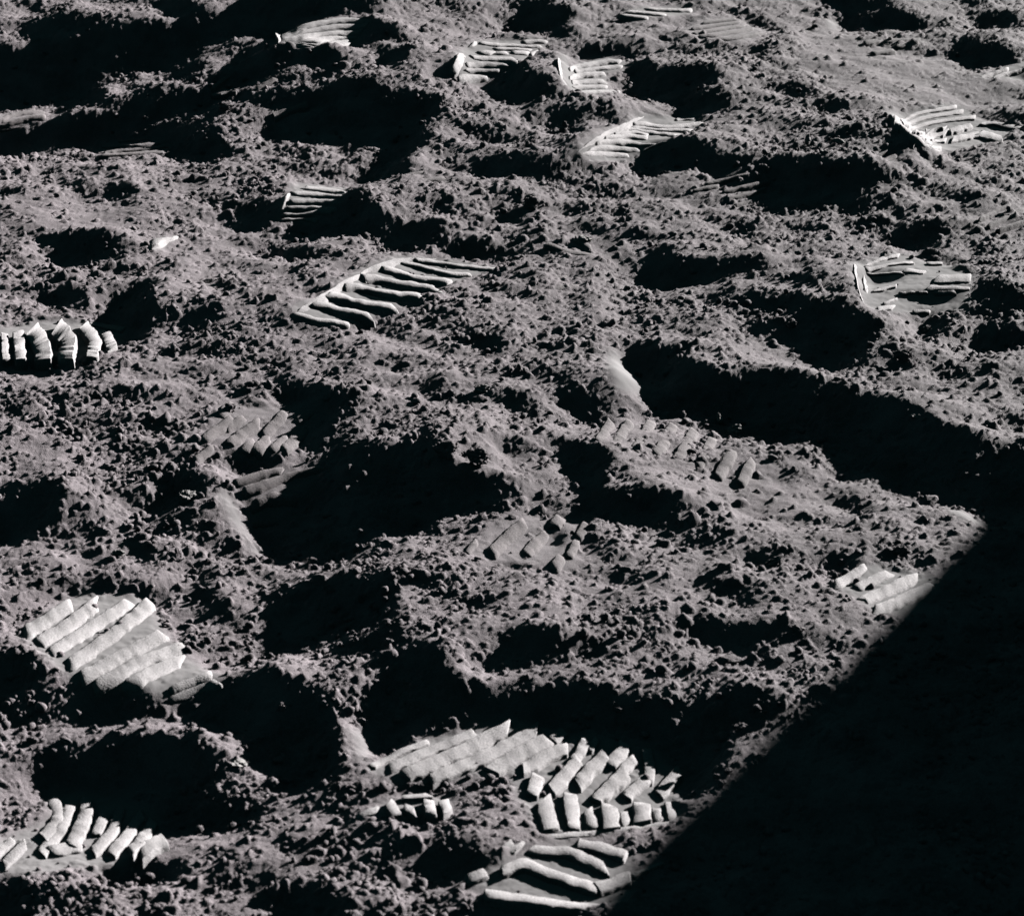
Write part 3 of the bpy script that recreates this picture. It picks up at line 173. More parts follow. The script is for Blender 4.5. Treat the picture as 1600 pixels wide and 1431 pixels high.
[-2,0,0,-1,0,-1,-1,-2,-2,-3,-5,-4,-1,1,0,1,4,4,0,0,-2,-1,-1,1,1,1,-1,-2,-4,1,3,2,-1,-4,-3,-3,-5,-5,-5,-6,-6,-4,-5,-1,3,5,5,5,5,6,6,6,6,4,3,3,3,3,3,2,2,2,1,1,0,-1,-2,-3,-2,-4,-4,-2,17,-2,-1,-1,0,0,1,0,1,1,0,0,0,0,0,-1,0,-1,0,0,-1,0,-1,0,-1,0,-1,0,0,0,0,0,-1,0,0,-1,0,-1,0,-1,-2,-1,-2,-1,-1,-1,-1,0,-1,-1,0,-1,0,1,0,1,1,1,1,1,1,1],
[-2,0,0,-1,0,-1,-2,-1,-3,-4,-6,-6,-3,-1,1,1,5,9,4,0,-2,-2,-3,-3,5,3,1,0,1,1,0,-2,-3,-3,-3,-4,-5,-5,-7,-7,-8,-8,-4,1,2,4,5,3,5,6,6,7,8,5,3,2,4,3,4,3,3,1,2,0,1,0,-2,-1,-3,-2,-4,-3,13,-2,-1,-1,0,0,0,1,1,2,1,0,0,0,-1,0,-1,-1,0,-1,0,-1,-1,0,-1,-1,0,0,0,0,0,0,0,0,0,0,0,-1,0,-1,-1,-2,-2,-1,-2,0,-2,-1,-1,-1,0,0,0,1,1,1,2,1,1,1,2,1],
[-2,0,0,-1,0,-1,-2,-1,-3,-4,-5,-7,-12,-4,3,5,6,10,12,1,-1,-4,-5,-7,2,8,3,0,-1,0,0,-1,-1,-3,-3,-3,-5,-5,-6,-8,-10,-10,-5,4,5,3,3,3,2,5,5,6,8,6,2,2,2,4,5,5,3,2,2,1,1,-1,0,-2,-1,-1,-2,-1,2,-1,-1,-1,0,0,0,1,1,3,2,1,1,-1,0,-1,-1,-1,-1,-1,-1,0,-1,-1,-1,-1,0,-1,0,0,1,0,0,1,0,0,0,0,0,0,-1,-2,-3,-2,-1,-2,-1,-2,-1,-1,0,0,1,2,1,2,2,1,2,1,2,1],
[-1,-1,0,-1,0,-1,-1,-2,-1,-3,-1,-5,-11,-9,2,3,6,8,11,9,0,-3,-4,-4,-5,1,4,2,-2,0,0,-1,0,-2,-2,-4,-3,-5,-5,-9,-11,-11,-6,5,5,5,4,3,3,3,2,3,4,6,2,0,2,3,7,8,5,2,2,2,0,-1,0,-2,-1,-2,-1,-1,-1,-2,-1,-1,-2,2,0,0,1,5,5,2,1,0,-1,-2,-1,-1,-1,-1,-1,-2,-1,-1,-1,-1,-1,-1,0,0,1,1,1,0,0,1,0,1,1,0,0,-2,-5,-4,-1,-2,-2,-2,-1,-1,1,1,2,2,2,2,2,2,2,2,1,2],
[-1,0,-1,0,-1,0,-1,-1,0,0,2,0,-6,-7,-2,-6,1,6,10,15,4,-5,-5,-4,-2,-2,-1,-2,-1,0,1,1,-1,0,-2,-2,-3,-5,-5,-11,-16,-8,-2,2,5,5,5,5,4,3,3,2,2,2,1,0,1,2,5,9,8,2,4,2,0,-1,-1,-2,-2,-3,-1,-1,-2,-4,0,-2,-2,4,0,-2,1,7,7,2,3,1,-2,-2,-2,-2,-1,-2,-1,-1,-2,-1,-2,-1,-2,-1,-1,0,1,2,2,0,1,0,1,1,2,1,2,-2,-7,-6,-4,-1,-4,-2,-1,1,2,3,2,3,3,2,3,2,2,2,1,1],
[-1,0,0,-1,0,0,0,0,2,2,6,0,-3,-2,-2,-5,-7,-1,5,13,10,0,-7,-7,-5,-4,-3,-3,-1,0,3,3,1,0,0,-1,-2,-3,-8,-15,-16,-6,1,3,2,3,5,5,5,5,3,4,2,2,2,1,1,1,0,2,8,4,6,4,1,0,-2,-2,-4,-4,-3,2,1,-4,-7,3,4,3,0,1,1,2,3,2,5,2,-4,-3,-3,-2,-2,-2,-1,-2,-2,-1,-2,-2,-2,-2,-2,-1,0,3,7,-1,0,0,0,2,2,3,4,-2,-7,-9,-9,-3,-3,-1,2,3,3,3,4,3,3,4,2,3,2,1,1,1],
[-1,0,0,0,0,1,0,2,2,5,6,-1,-2,-2,-1,-1,-2,-5,-4,9,11,9,-9,-8,-8,-8,-5,-5,-3,-2,3,8,5,1,2,1,-1,-4,-11,-20,-6,-6,1,1,3,2,2,4,5,5,5,4,4,4,3,2,2,2,0,0,0,3,5,5,4,0,-1,-2,-2,-6,-5,1,4,-5,-7,8,12,9,1,0,1,0,0,-2,-2,-4,-4,-4,-3,-3,-2,-1,-2,-2,-2,-2,-2,-3,-2,-3,-3,-4,0,9,9,-2,-2,-1,0,0,1,3,5,-3,-6,-9,-11,-7,-1,5,4,4,4,4,4,4,4,4,3,2,2,1,0,0],
[0,0,0,0,1,1,1,2,3,5,5,1,-2,-2,-1,-1,0,-2,-2,4,12,5,-7,-7,-8,-8,-8,-10,-6,-3,0,9,10,2,5,4,1,-1,-19,-15,-8,-1,-2,1,3,2,3,2,3,3,4,5,6,4,5,4,3,2,2,3,1,1,1,1,1,1,1,1,0,-4,-3,-2,-3,-4,-3,6,17,0,-1,-1,0,0,-1,-2,-2,-4,-3,-3,-4,-3,-3,0,-2,-2,-2,-2,-2,-3,-3,-4,-4,-2,8,9,2,-3,-3,-1,-2,-1,-1,-1,0,2,-7,-9,-11,-1,5,6,5,4,4,5,5,6,4,4,3,1,1,0,0,0],
[0,0,1,0,1,2,1,3,3,4,5,3,-2,-2,-1,0,0,0,3,2,6,-1,-3,-4,-5,-5,-5,-7,-6,-3,-5,-3,6,3,8,9,-2,-2,-15,-5,-7,-4,-5,-1,1,3,3,3,2,2,2,4,5,5,7,5,5,4,4,5,4,7,5,-3,-6,1,0,-3,-4,-7,-5,-3,-3,-1,1,4,10,-1,-1,-1,-1,-1,-1,-2,-2,-2,-3,-2,-3,-3,-3,-1,-2,-2,-2,-1,-2,-2,-3,-4,-7,5,12,2,-4,-2,-3,-2,-2,-2,-2,-3,-3,-5,-4,-4,-2,3,5,5,4,4,5,7,7,7,4,3,1,0,0,0,-1,-1],
[1,0,1,1,1,1,2,3,4,4,4,3,-2,-1,-1,-1,0,0,1,2,1,1,-1,-2,-3,-3,-3,-3,-3,-4,-6,-10,2,4,7,11,-1,-6,-6,-3,-3,-4,-5,-4,-3,0,3,4,4,2,2,3,2,4,7,7,7,7,7,9,4,8,1,-4,-4,-3,-5,-6,-6,-7,-5,-5,-4,-3,0,7,9,1,-1,-1,-2,-1,-2,-1,-2,-3,-2,-2,-3,-2,-2,-3,-2,-2,-2,-1,0,-1,-2,0,0,2,1,-2,-3,-2,-3,-1,-2,-2,-5,-4,-2,-4,-1,1,2,3,4,4,4,4,5,8,13,4,2,1,0,-1,-1,-1,-1,-1],
[1,1,1,1,1,2,2,3,3,5,6,0,-1,-1,-1,-1,-1,0,0,0,1,0,0,-1,-1,-2,-2,-3,-2,-3,-4,-8,6,9,3,4,-4,-7,-4,-3,-2,-4,-4,-5,-4,-1,3,5,4,5,3,3,2,1,4,7,7,10,10,17,1,-3,-4,-4,-4,-4,-5,-5,-5,-6,-5,-6,-5,-5,-3,7,12,6,-2,-2,-2,-2,-2,-2,-2,-2,-2,-2,-2,-2,-3,-3,-2,-3,-3,0,3,-2,-1,-1,0,0,-1,-2,-3,-3,-2,-1,-1,-3,-7,-1,1,2,2,2,2,3,3,4,5,5,6,9,12,1,0,-2,-1,-2,-2,-1,-1,-2],
[2,0,1,2,1,2,2,3,4,4,5,1,-1,-1,-1,-1,-1,0,-1,0,0,0,0,0,-1,-1,-2,-1,-1,-1,-1,-1,3,6,0,-4,-6,-6,-3,-1,0,-1,-3,-5,-6,-4,4,6,5,5,5,4,4,2,3,4,5,9,10,17,-1,-6,-5,-5,-4,-5,-4,-4,-4,-5,-5,-6,-6,-7,-4,8,14,10,-4,-2,-3,-3,-2,-2,-3,-2,-3,-2,-2,-1,-2,-3,-3,-4,-6,4,6,-3,-2,-1,-2,0,-2,-2,-3,-4,-7,1,0,1,-1,3,2,2,3,2,3,2,3,4,5,6,8,11,7,-2,-3,-3,-3,-2,-2,-1,-2,-1],
[2,1,1,1,2,2,2,3,4,4,4,2,-1,-1,-1,-1,-1,-1,0,-1,0,0,-1,0,0,-1,-1,-1,0,-1,0,0,1,1,-1,-3,-6,-7,-6,0,4,4,1,-1,-3,-4,-3,5,2,7,8,8,7,3,4,3,4,4,5,14,-2,-7,-6,-6,-6,-4,-4,-3,-4,-4,-5,-4,-7,-6,0,11,13,3,-3,-2,-4,-3,-3,-3,-2,-3,-3,-4,-2,2,-1,-2,-3,-3,-5,4,2,-3,-2,-2,-2,-1,-1,-1,-4,-7,-5,3,3,3,3,3,3,2,3,3,4,3,3,4,5,7,10,10,-3,-5,-4,-4,-2,-3,-1,-2,-1,-1],
[3,1,1,1,2,2,2,3,3,4,5,2,-1,-1,-1,-1,-1,-1,-1,0,-1,0,-1,0,-1,0,-1,0,-1,0,-1,0,1,0,-1,-2,-3,-6,-6,-1,-3,5,5,4,-2,0,2,2,-9,9,12,15,9,4,3,3,3,2,-2,5,-2,-6,-7,-6,-7,-7,-4,-1,-1,-3,-6,-3,-4,-5,5,11,8,-3,-3,1,-5,-4,-3,-3,-3,-2,-3,-4,-4,6,-2,-3,-2,-1,-1,-1,-2,-2,-3,-2,-2,-1,-2,-4,-4,-2,2,4,4,4,3,4,3,3,5,4,4,6,5,7,3,4,7,-2,-6,-5,-4,-3,-3,-2,-1,-2,-1,-1],
[3,1,1,2,1,2,3,3,3,4,4,1,-1,0,-1,-1,-1,0,-1,-1,0,-1,0,-1,-1,0,-1,0,-1,0,0,0,0,0,-1,0,-1,-1,-1,-2,-3,1,2,2,-2,0,2,2,0,-1,13,16,3,1,2,2,3,2,2,0,-2,-3,-5,-5,-6,-8,-6,-1,2,-2,-10,-5,1,4,10,8,1,-5,-4,-1,-5,-4,-3,-3,-3,-2,-2,-2,-1,-2,-2,-2,-1,-2,-1,-2,-2,-2,-2,-3,-2,-4,-3,-4,1,4,4,5,4,4,5,4,5,6,6,6,7,7,2,2,-1,-1,-2,-2,-3,-5,-4,-3,-2,-2,-1,-1,-1,-1],
[4,1,1,1,2,2,2,3,3,3,4,1,0,-1,0,-1,-1,0,-1,0,-1,-1,0,-1,0,-1,-1,0,-1,-1,0,1,0,0,0,-1,0,-1,-1,-1,-1,-1,-1,0,-1,1,5,3,3,1,12,5,2,2,1,1,2,1,2,0,-1,-1,-3,-3,-3,-2,-2,-2,-3,-5,-9,-6,5,11,5,-2,-3,-3,-3,-3,-4,-3,-3,-4,-2,-3,-2,-2,-1,-2,-2,-1,-2,-1,-1,-2,-2,-2,-3,-3,-8,-5,1,4,5,4,5,5,4,5,6,6,8,10,9,3,1,-1,-2,-1,-1,-2,-1,-3,-3,-4,-3,-2,-2,-2,-1,-1,-1,-1],
[4,1,1,2,1,2,2,3,3,3,3,1,0,-1,0,0,-1,0,0,-1,0,-1,-1,0,-1,-1,-1,0,-1,-1,-1,0,2,0,0,0,0,-2,-2,-2,-2,-2,-2,-1,-1,0,8,8,4,4,4,3,2,2,1,1,1,1,1,0,0,-1,-1,-2,-2,-2,-2,-2,-2,-2,-2,-2,1,4,-2,-2,-3,-3,-2,-3,-4,-3,-3,-3,-2,-3,-2,-2,-2,-1,-2,-1,-2,-1,-1,-1,-1,-2,-4,-5,-11,3,5,5,4,5,5,6,6,8,8,7,12,6,-1,-2,-1,-1,-2,-1,-2,-2,-2,-2,-3,-3,-2,-2,-2,-1,-2,0,-1,-1],
[4,1,1,2,1,2,2,3,2,3,4,0,-1,-1,0,0,1,0,0,-1,0,-1,0,-1,0,-1,-1,-1,-1,-1,-2,-3,6,1,0,0,-1,-2,-2,-3,-2,-3,-3,-2,-3,-2,8,12,8,3,3,2,2,1,1,1,1,0,1,0,0,-1,-1,-2,-1,-2,-2,-2,-1,-2,-2,0,0,-1,-2,-2,-2,-2,-3,-2,-3,-3,-3,-2,-3,-2,-3,-2,-1,-2,-1,-2,-1,-1,-1,0,0,-1,-4,-7,-6,5,5,5,5,5,6,6,9,12,14,2,3,-1,-2,-1,-2,-1,-2,-2,-1,-2,-2,-2,-3,-3,-2,-1,-2,-1,-1,-1,-1,0],
[4,1,2,1,1,2,2,2,3,3,3,0,-2,-1,-1,1,1,1,1,0,-1,0,-1,0,-1,-1,0,-1,-1,-1,-1,-3,4,2,-1,-1,0,-2,-2,-2,-3,-2,-4,-4,-4,-5,3,15,14,6,2,1,1,1,0,1,0,1,0,-1,0,-1,0,-2,-1,-2,-2,-1,-2,-2,-2,-2,-1,-1,-2,-1,-1,-2,-3,-2,-3,-2,-3,-2,-3,-2,-3,-2,-2,-1,-1,-2,-2,-1,-1,0,-2,-1,-3,-3,2,5,4,5,5,6,7,7,11,12,9,-1,-1,-1,-2,-1,-1,-2,-2,-1,-2,-2,-2,-2,-3,-2,-2,-1,-2,-1,-1,0,-1,-1],
[5,1,1,1,1,2,2,2,3,2,3,0,-2,-2,-2,-1,1,5,2,0,0,0,-1,0,-1,-1,0,-1,-1,0,-1,1,0,-1,0,-1,-1,-1,-2,-1,-2,-3,-3,-3,-6,-7,-1,12,18,11,2,1,0,0,0,0,0,0,-1,0,-1,0,-1,-2,-1,-1,-2,-2,-2,-2,-3,-2,-2,-2,-2,-1,0,-1,-3,-2,-3,-2,-2,-3,-2,-3,-2,-2,-3,0,-1,-2,-3,-5,-5,0,1,2,2,3,4,5,4,5,6,6,7,11,13,9,0,-2,-2,-2,-1,-1,-2,-2,-1,-2,-2,-2,-2,-2,-2,-2,-2,-1,-1,-1,-1,-1,0,-1],
[5,1,1,1,1,2,2,2,3,2,3,2,-3,-3,-5,-3,3,5,7,-2,0,1,-1,0,-1,-1,-1,0,-1,-1,0,-1,0,0,-1,-1,0,-1,-2,-2,-1,-2,-1,-2,-3,-4,-5,1,14,16,8,1,-1,-1,-1,0,-1,-1,0,-1,-1,0,-2,-1,-1,-2,-1,-2,-2,-2,-3,-4,-3,-3,-3,-1,2,0,-1,-4,-3,-4,0,-2,-2,-3,-3,-2,-3,0,1,-1,-5,-10,-1,5,4,4,4,4,4,4,5,5,6,7,9,12,10,1,-3,-2,-1,-2,-1,-2,-1,-2,-1,-2,-2,-2,-2,-3,-2,-1,-2,-1,-1,-1,0,-1,-1,0],
[5,1,1,1,1,2,2,2,3,3,5,1,-2,-2,-3,-2,3,6,-3,-4,0,8,-2,-1,-1,-1,-1,-1,0,-1,-1,-1,0,-1,-1,0,-1,-1,-2,-2,-2,-1,0,-1,-1,-2,-4,-2,9,12,12,8,-3,-3,-1,-2,-1,-1,-1,-1,-1,-1,-1,-2,-1,-2,-2,-1,0,-3,-3,-4,-5,-5,-6,-2,4,5,0,-4,-5,-6,0,1,-3,-4,-3,-2,-3,-5,6,-3,-2,-5,3,5,5,5,5,4,4,6,6,6,7,8,12,7,-2,-2,-2,-2,-1,-2,-1,-1,-1,-2,-2,-1,-2,-2,-2,-3,-2,-1,-1,-1,-1,-1,-1,0,-1,0],
[5,1,1,1,1,2,2,2,3,4,5,1,-1,-1,-1,1,0,0,-3,-6,-1,13,1,-3,-1,-2,-1,-1,-1,-1,0,-1,-1,-1,-1,0,-1,-2,-2,-3,-2,-1,-1,0,2,0,-1,0,9,8,11,8,-4,-4,-2,-2,-2,-1,-1,-2,-1,-1,-1,-1,-2,-3,-4,0,3,-1,-5,-4,-5,-6,-9,-3,6,6,4,-3,-6,-6,-6,2,-1,-4,-8,4,-2,-9,5,-6,3,3,5,4,4,6,6,5,8,7,9,6,11,2,2,-2,-2,-2,-1,-1,0,-2,-1,-1,-1,-1,-2,-1,-2,-2,-3,-2,-2,-1,-1,-1,-1,0,-1,0,-1,0],
[5,1,1,1,1,2,2,2,3,4,4,2,-1,-1,-1,-1,0,2,1,0,-2,4,2,-2,-2,-2,-1,-1,-1,-1,-1,0,-1,-1,-1,-1,-1,-2,-2,-3,-3,-3,-3,-2,4,4,3,11,10,4,4,0,-2,-3,-2,-2,-1,-2,-1,-2,-1,-2,-1,0,-1,-3,-6,-1,7,1,-7,-8,-3,-2,-3,-2,0,3,3,1,-7,-9,-12,2,2,2,-3,-7,-1,-8,4,-1,5,4,6,5,5,5,6,7,12,13,5,1,0,0,-1,-2,-2,-4,-1,3,1,-2,-2,0,1,-1,-2,-2,-2,-2,-2,-3,-1,-1,-1,-1,-1,-1,0,-1,0,0],
[5,1,1,1,1,2,2,3,3,3,4,2,-1,-1,-1,-1,-2,-1,7,0,1,1,-1,-1,-1,-1,-1,-1,-1,-1,-1,-1,-1,0,-1,-1,-1,-2,-2,-2,-3,-4,-5,-5,2,5,10,16,1,2,2,0,0,-1,-2,-1,-1,-2,-1,-2,-2,-2,-2,1,4,1,-2,0,3,-1,-3,-1,1,2,0,0,-1,-4,-8,-7,-9,-9,-8,-3,-2,4,-2,-7,1,-2,2,1,4,4,6,7,7,8,7,6,11,7,-1,-1,-1,0,-1,-1,-3,-6,0,8,0,-5,-4,1,5,0,-3,-2,-2,-2,-3,-2,-2,-1,-1,-1,0,-1,0,-1,0,0],
[5,1,1,1,1,2,2,3,3,3,5,1,-1,-1,-1,0,0,1,1,-1,0,1,0,0,-1,-1,-1,0,-1,-1,-1,0,-1,-1,0,-1,-1,-1,-1,-1,-2,-3,-6,1,3,4,7,10,0,-1,0,0,0,-1,0,-1,-1,-1,-1,-1,-2,-3,-4,0,8,5,-1,-1,0,-1,-1,1,4,3,1,1,-1,-3,-14,-18,-11,-9,-3,1,2,1,0,0,0,0,1,0,2,3,5,8,10,14,10,0,1,-1,-1,-1,0,0,1,0,0,0,1,0,-2,-3,-7,4,8,-4,-3,-3,-2,-3,-2,-2,-2,-1,-1,-1,0,-1,0,-1,0,0],
[5,1,1,1,1,2,2,2,3,4,4,1,-1,-1,0,-1,0,0,0,0,0,0,1,0,-1,0,0,-1,0,-1,0,-1,-1,0,-1,0,-1,-1,0,-1,0,0,1,2,2,2,0,4,0,-1,-1,-1,-1,0,-1,0,0,0,-1,0,-1,-1,-1,1,5,2,-2,-1,-1,-2,-2,-3,10,5,1,1,2,2,-20,-25,-15,-4,4,5,3,4,1,1,1,0,0,0,1,2,4,6,11,12,1,-3,-1,-1,0,0,0,1,1,0,1,0,0,0,0,1,1,0,-2,-2,-3,-2,-3,-2,-3,-2,-2,0,-1,-1,0,-1,0,0,-1,0],
[5,0,1,2,1,2,2,2,3,3,3,2,-1,-1,-1,0,-1,0,0,0,0,0,0,1,0,0,0,-1,0,0,0,-1,0,-1,0,-1,0,-1,0,-1,0,0,0,1,2,1,2,1,0,-1,0,-1,-1,-1,-1,-1,1,0,1,0,0,-1,0,2,3,1,-1,-1,-1,-2,-2,-3,11,5,0,1,2,3,-19,-21,-22,-1,7,6,6,6,6,5,2,0,0,1,1,1,3,4,8,-2,-6,-6,-2,2,2,0,-2,2,3,3,0,-1,-1,-1,1,2,2,-1,-1,-2,-2,-2,-2,-3,-2,-3,-1,-1,0,-1,0,-1,0,0,0,0],
[5,0,1,2,1,2,1,3,2,3,4,1,-1,-1,-1,-1,0,-1,0,0,0,0,0,0,1,0,0,0,0,0,0,0,0,0,-1,0,-1,0,0,-1,0,0,0,0,0,1,1,1,0,0,0,-1,-1,-2,-2,-2,0,3,1,2,1,-1,-3,-1,5,4,0,-1,-1,0,-1,1,5,2,0,0,2,2,-19,-19,-16,-2,8,8,9,10,11,9,1,-1,-1,0,-1,0,-1,-1,-4,-6,-7,-6,-2,5,5,2,-2,-4,7,6,4,-4,-3,-4,2,7,1,-1,-2,-1,-2,-2,-2,-2,-2,-2,-2,-1,0,-1,0,0,0,-1,0,0],
[4,1,1,1,2,1,2,2,3,3,3,1,-1,-1,-1,-1,-1,-1,0,0,0,0,0,0,1,0,0,1,0,0,1,0,0,0,0,-1,0,0,-1,0,-1,0,0,0,0,0,1,0,0,0,0,0,-1,-1,-3,-5,-2,7,-4,6,7,-2,0,0,2,0,0,-1,0,-1,1,1,1,1,0,0,1,1,-20,-21,-15,8,10,11,13,13,7,-1,-2,-2,-1,-2,-1,-1,-2,-3,-4,-6,-6,-7,-2,6,8,9,1,-6,5,11,3,-6,-4,-6,9,3,-1,-2,-2,-1,-2,-1,-2,-2,-2,-3,-1,-1,0,0,0,-1,0,0,0,0],
[4,1,1,1,1,2,2,2,2,2,3,1,-1,0,-2,-1,-1,-1,0,-1,0,0,0,0,1,1,0,1,0,1,1,0,0,1,0,0,-1,0,0,-1,0,0,-1,0,0,0,0,0,0,0,0,0,0,-1,0,0,0,-2,-6,11,4,-2,-1,0,0,0,0,-1,0,0,0,0,0,1,0,0,1,-1,-20,-19,-10,11,11,16,14,4,0,-1,-1,-1,-2,-2,-1,-3,-2,-4,-4,-6,-6,-7,0,10,11,17,7,-3,0,4,-3,-5,-4,-4,2,5,-2,-2,-2,-1,-1,-1,-1,-2,-2,-3,-1,0,0,-1,0,0,0,0,-1,0],
[4,1,1,1,1,1,2,2,2,2,3,1,-1,-1,-1,-1,-2,-1,-1,0,-1,0,0,0,1,0,1,1,1,1,1,1,1,0,1,0,0,0,0,-1,0,-1,0,-1,0,-1,0,0,0,0,0,0,0,0,0,0,0,1,1,2,0,-1,-1,0,0,0,0,0,-1,0,-1,0,0,0,0,0,0,-2,-21,-17,0,9,12,16,9,1,0,-1,0,-2,-1,-2,-2,-2,-3,-4,-5,-6,-9,-5,4,11,14,21,5,-1,-2,-3,-3,-2,-3,-1,-1,0,-2,-2,-1,0,0,0,-1,-1,-3,-2,-1,-1,0,0,0,0,0,0,-1,0],
[4,1,1,0,2,1,1,2,2,2,3,-1,0,-1,-2,-1,-1,-2,-1,0,-1,0,-1,0,1,0,2,1,2,1,1,1,2,1,1,0,0,1,-1,0,0,-1,-1,0,-1,-1,0,-1,0,0,0,-1,0,0,0,0,1,0,1,0,0,-1,-1,0,1,1,0,0,-1,0,-1,0,-1,0,-1,0,0,-3,-21,-13,8,11,13,10,3,0,-1,0,-1,-1,-1,-1,-2,-3,-2,-4,-4,-5,-12,-3,6,10,12,18,13,-5,-4,-4,-2,-2,-1,-2,-1,-3,-2,-2,-1,1,1,2,2,-2,-2,-3,-2,1,0,0,0,-1,0,0,-1,0],
[4,0,1,1,1,1,2,1,2,2,1,0,-1,-1,-1,-2,-1,-2,-1,-1,-1,-1,-1,0,1,0,2,3,2,1,2,1,2,2,2,1,0,1,0,-1,0,-1,0,-1,-1,-1,-1,-1,-1,0,-1,0,0,0,0,0,0,0,0,0,0,-2,-1,-1,0,5,1,0,-1,-1,0,-1,-1,0,-2,-1,-1,-5,-15,-5,9,15,9,1,1,0,0,-1,0,-1,-1,-2,-1,-2,-3,-2,-3,-4,-12,0,5,7,11,16,17,-6,-7,-6,-4,-1,1,-2,-2,-3,-4,-3,-2,2,4,6,7,-4,-3,-3,-1,0,0,0,-1,0,-1,0,-1,-1],
[4,0,1,1,1,1,1,1,2,1,1,1,-2,-1,-1,-2,-2,-1,-2,-1,-2,-1,-1,-1,-1,0,2,4,4,3,1,1,2,2,4,2,1,1,0,0,0,-1,-1,-1,-1,-1,-1,-2,-1,-1,-1,0,0,-1,1,0,0,0,0,0,-1,-1,-2,-4,-2,9,5,-1,-2,-1,0,-1,-1,-1,-1,-2,-2,-4,-4,3,5,7,2,1,0,0,0,0,0,-1,-1,-1,-2,-2,-2,-2,-2,-1,-12,3,6,7,8,15,12,-3,-10,-9,-9,1,7,-1,-3,-4,-5,-5,2,5,8,11,2,-4,-4,-4,-1,0,-1,0,-1,-1,0,-1,-1,-1],
[3,1,1,0,1,1,1,1,1,2,1,0,-1,-2,-2,-1,-2,-2,-2,-1,-2,-1,-2,-1,-2,-2,-1,2,11,7,0,1,0,0,9,5,1,0,1,0,0,0,-1,-1,-2,-2,-1,-2,-2,-1,-1,-1,-1,-1,1,0,1,0,0,0,0,-1,0,-2,1,7,-1,-1,-2,-1,-1,0,-1,-1,-1,-1,-1,-1,0,1,2,2,1,1,0,1,0,0,0,-1,0,-2,-1,-2,-2,-3,-5,10,-14,6,6,8,10,12,9,-6,-11,-11,-12,-1,12,2,-4,-4,-5,-1,9,10,10,2,-4,-3,-4,-4,-3,0,-1,0,-1,-1,-1,-1,-1,-2],
[3,1,0,1,1,0,1,1,1,1,1,0,-2,-1,-2,-1,-2,-2,-2,-2,-1,-2,-1,-2,-2,-2,-3,-2,12,17,-2,0,1,-3,10,8,2,1,0,0,1,0,0,-1,-2,-3,-3,-2,-2,-2,-2,-2,-1,-2,0,2,2,0,0,0,0,0,0,1,1,1,-1,0,-1,-1,-1,-1,-1,0,-1,-1,0,-1,0,0,1,1,1,1,1,0,1,0,0,0,0,-1,-1,-2,-2,-3,0,8,-10,6,8,9,12,14,-2,-10,-10,-11,-11,-9,11,8,-1,-2,-5,6,10,5,3,1,0,-3,-3,-4,-3,0,-1,-1,-1,-2,-1,-2,-1,-1],
[3,0,1,1,0,1,1,0,1,1,1,-1,-1,-2,-1,-2,-2,-2,-2,-2,-2,-2,-1,-1,-1,-2,-4,1,10,17,2,-4,5,-4,2,12,7,1,0,0,0,1,1,0,-1,-5,-4,-3,-2,-3,-2,-3,-2,-4,-3,3,6,2,-1,-1,0,-1,0,0,1,0,0,0,-1,0,-1,-1,0,-1,0,-1,0,-1,0,0,1,0,1,1,0,1,1,0,1,0,0,0,-1,-1,-3,1,12,-5,-6,9,11,13,10,-1,-6,-7,-9,-10,-12,-8,5,7,3,1,0,-1,4,4,5,5,3,1,-5,-5,-1,-1,-1,-2,-2,-1,-2,-2,-2,-1],
[3,0,1,0,1,0,1,1,0,1,1,-1,-2,-2,-1,-2,-2,-2,-2,-2,-3,-2,-2,-1,-1,1,0,1,9,12,17,-2,0,-3,-4,7,10,4,-2,-1,0,0,2,2,4,-4,-12,-4,-2,-3,-2,-2,-2,-1,-1,2,2,0,-2,-1,0,-1,0,0,0,0,0,-1,0,0,-1,0,-1,-1,0,0,-1,0,0,0,0,0,1,0,1,1,0,1,1,1,0,1,1,1,1,5,2,-5,1,13,14,6,-1,-3,-5,-5,-7,-8,-8,-6,0,3,1,1,-1,1,3,4,5,7,12,-1,-6,-5,-2,-2,-3,-2,-2,-3,-2,-2,-2,-2],
[3,0,0,1,0,1,0,1,1,0,1,-2,-1,-2,-2,-2,-2,-2,-1,-3,-2,-3,-3,-3,-2,0,2,7,10,14,15,3,0,0,2,3,2,0,-2,-1,0,0,1,2,3,1,-9,-10,-3,-2,-2,-2,-2,-1,0,1,0,-1,0,-1,-1,0,-1,0,0,-1,0,0,0,-1,0,0,-1,0,-1,0,-1,0,0,0,0,0,0,1,0,1,1,1,1,1,1,1,1,2,3,4,3,-2,10,12,3,1,-1,-1,-5,-4,-4,-5,-7,-2,1,1,1,-2,-4,-1,6,7,8,10,11,-7,-7,-5,-4,-3,-4,-3,-3,-3,-2,-3,-2,-1],
[2,1,0,0,1,0,1,0,1,1,0,-1,-2,-3,-2,-2,-2,-1,-2,-2,-2,-2,-3,-4,-6,-1,5,11,12,17,12,0,-1,0,1,1,2,0,0,0,0,0,1,1,1,2,0,-12,-8,-2,-2,-2,-2,-2,0,0,0,0,-1,0,-1,0,-1,0,0,0,-1,0,0,-1,0,-1,0,0,-1,0,-1,0,0,0,0,0,0,0,1,0,1,1,1,1,2,1,1,1,2,5,4,9,7,3,3,1,0,-2,-3,-3,-4,-4,-2,0,0,2,1,-1,-8,1,8,9,12,15,-5,-8,-6,-6,-4,-5,-4,-4,-3,-3,-3,-3,-2,-1],
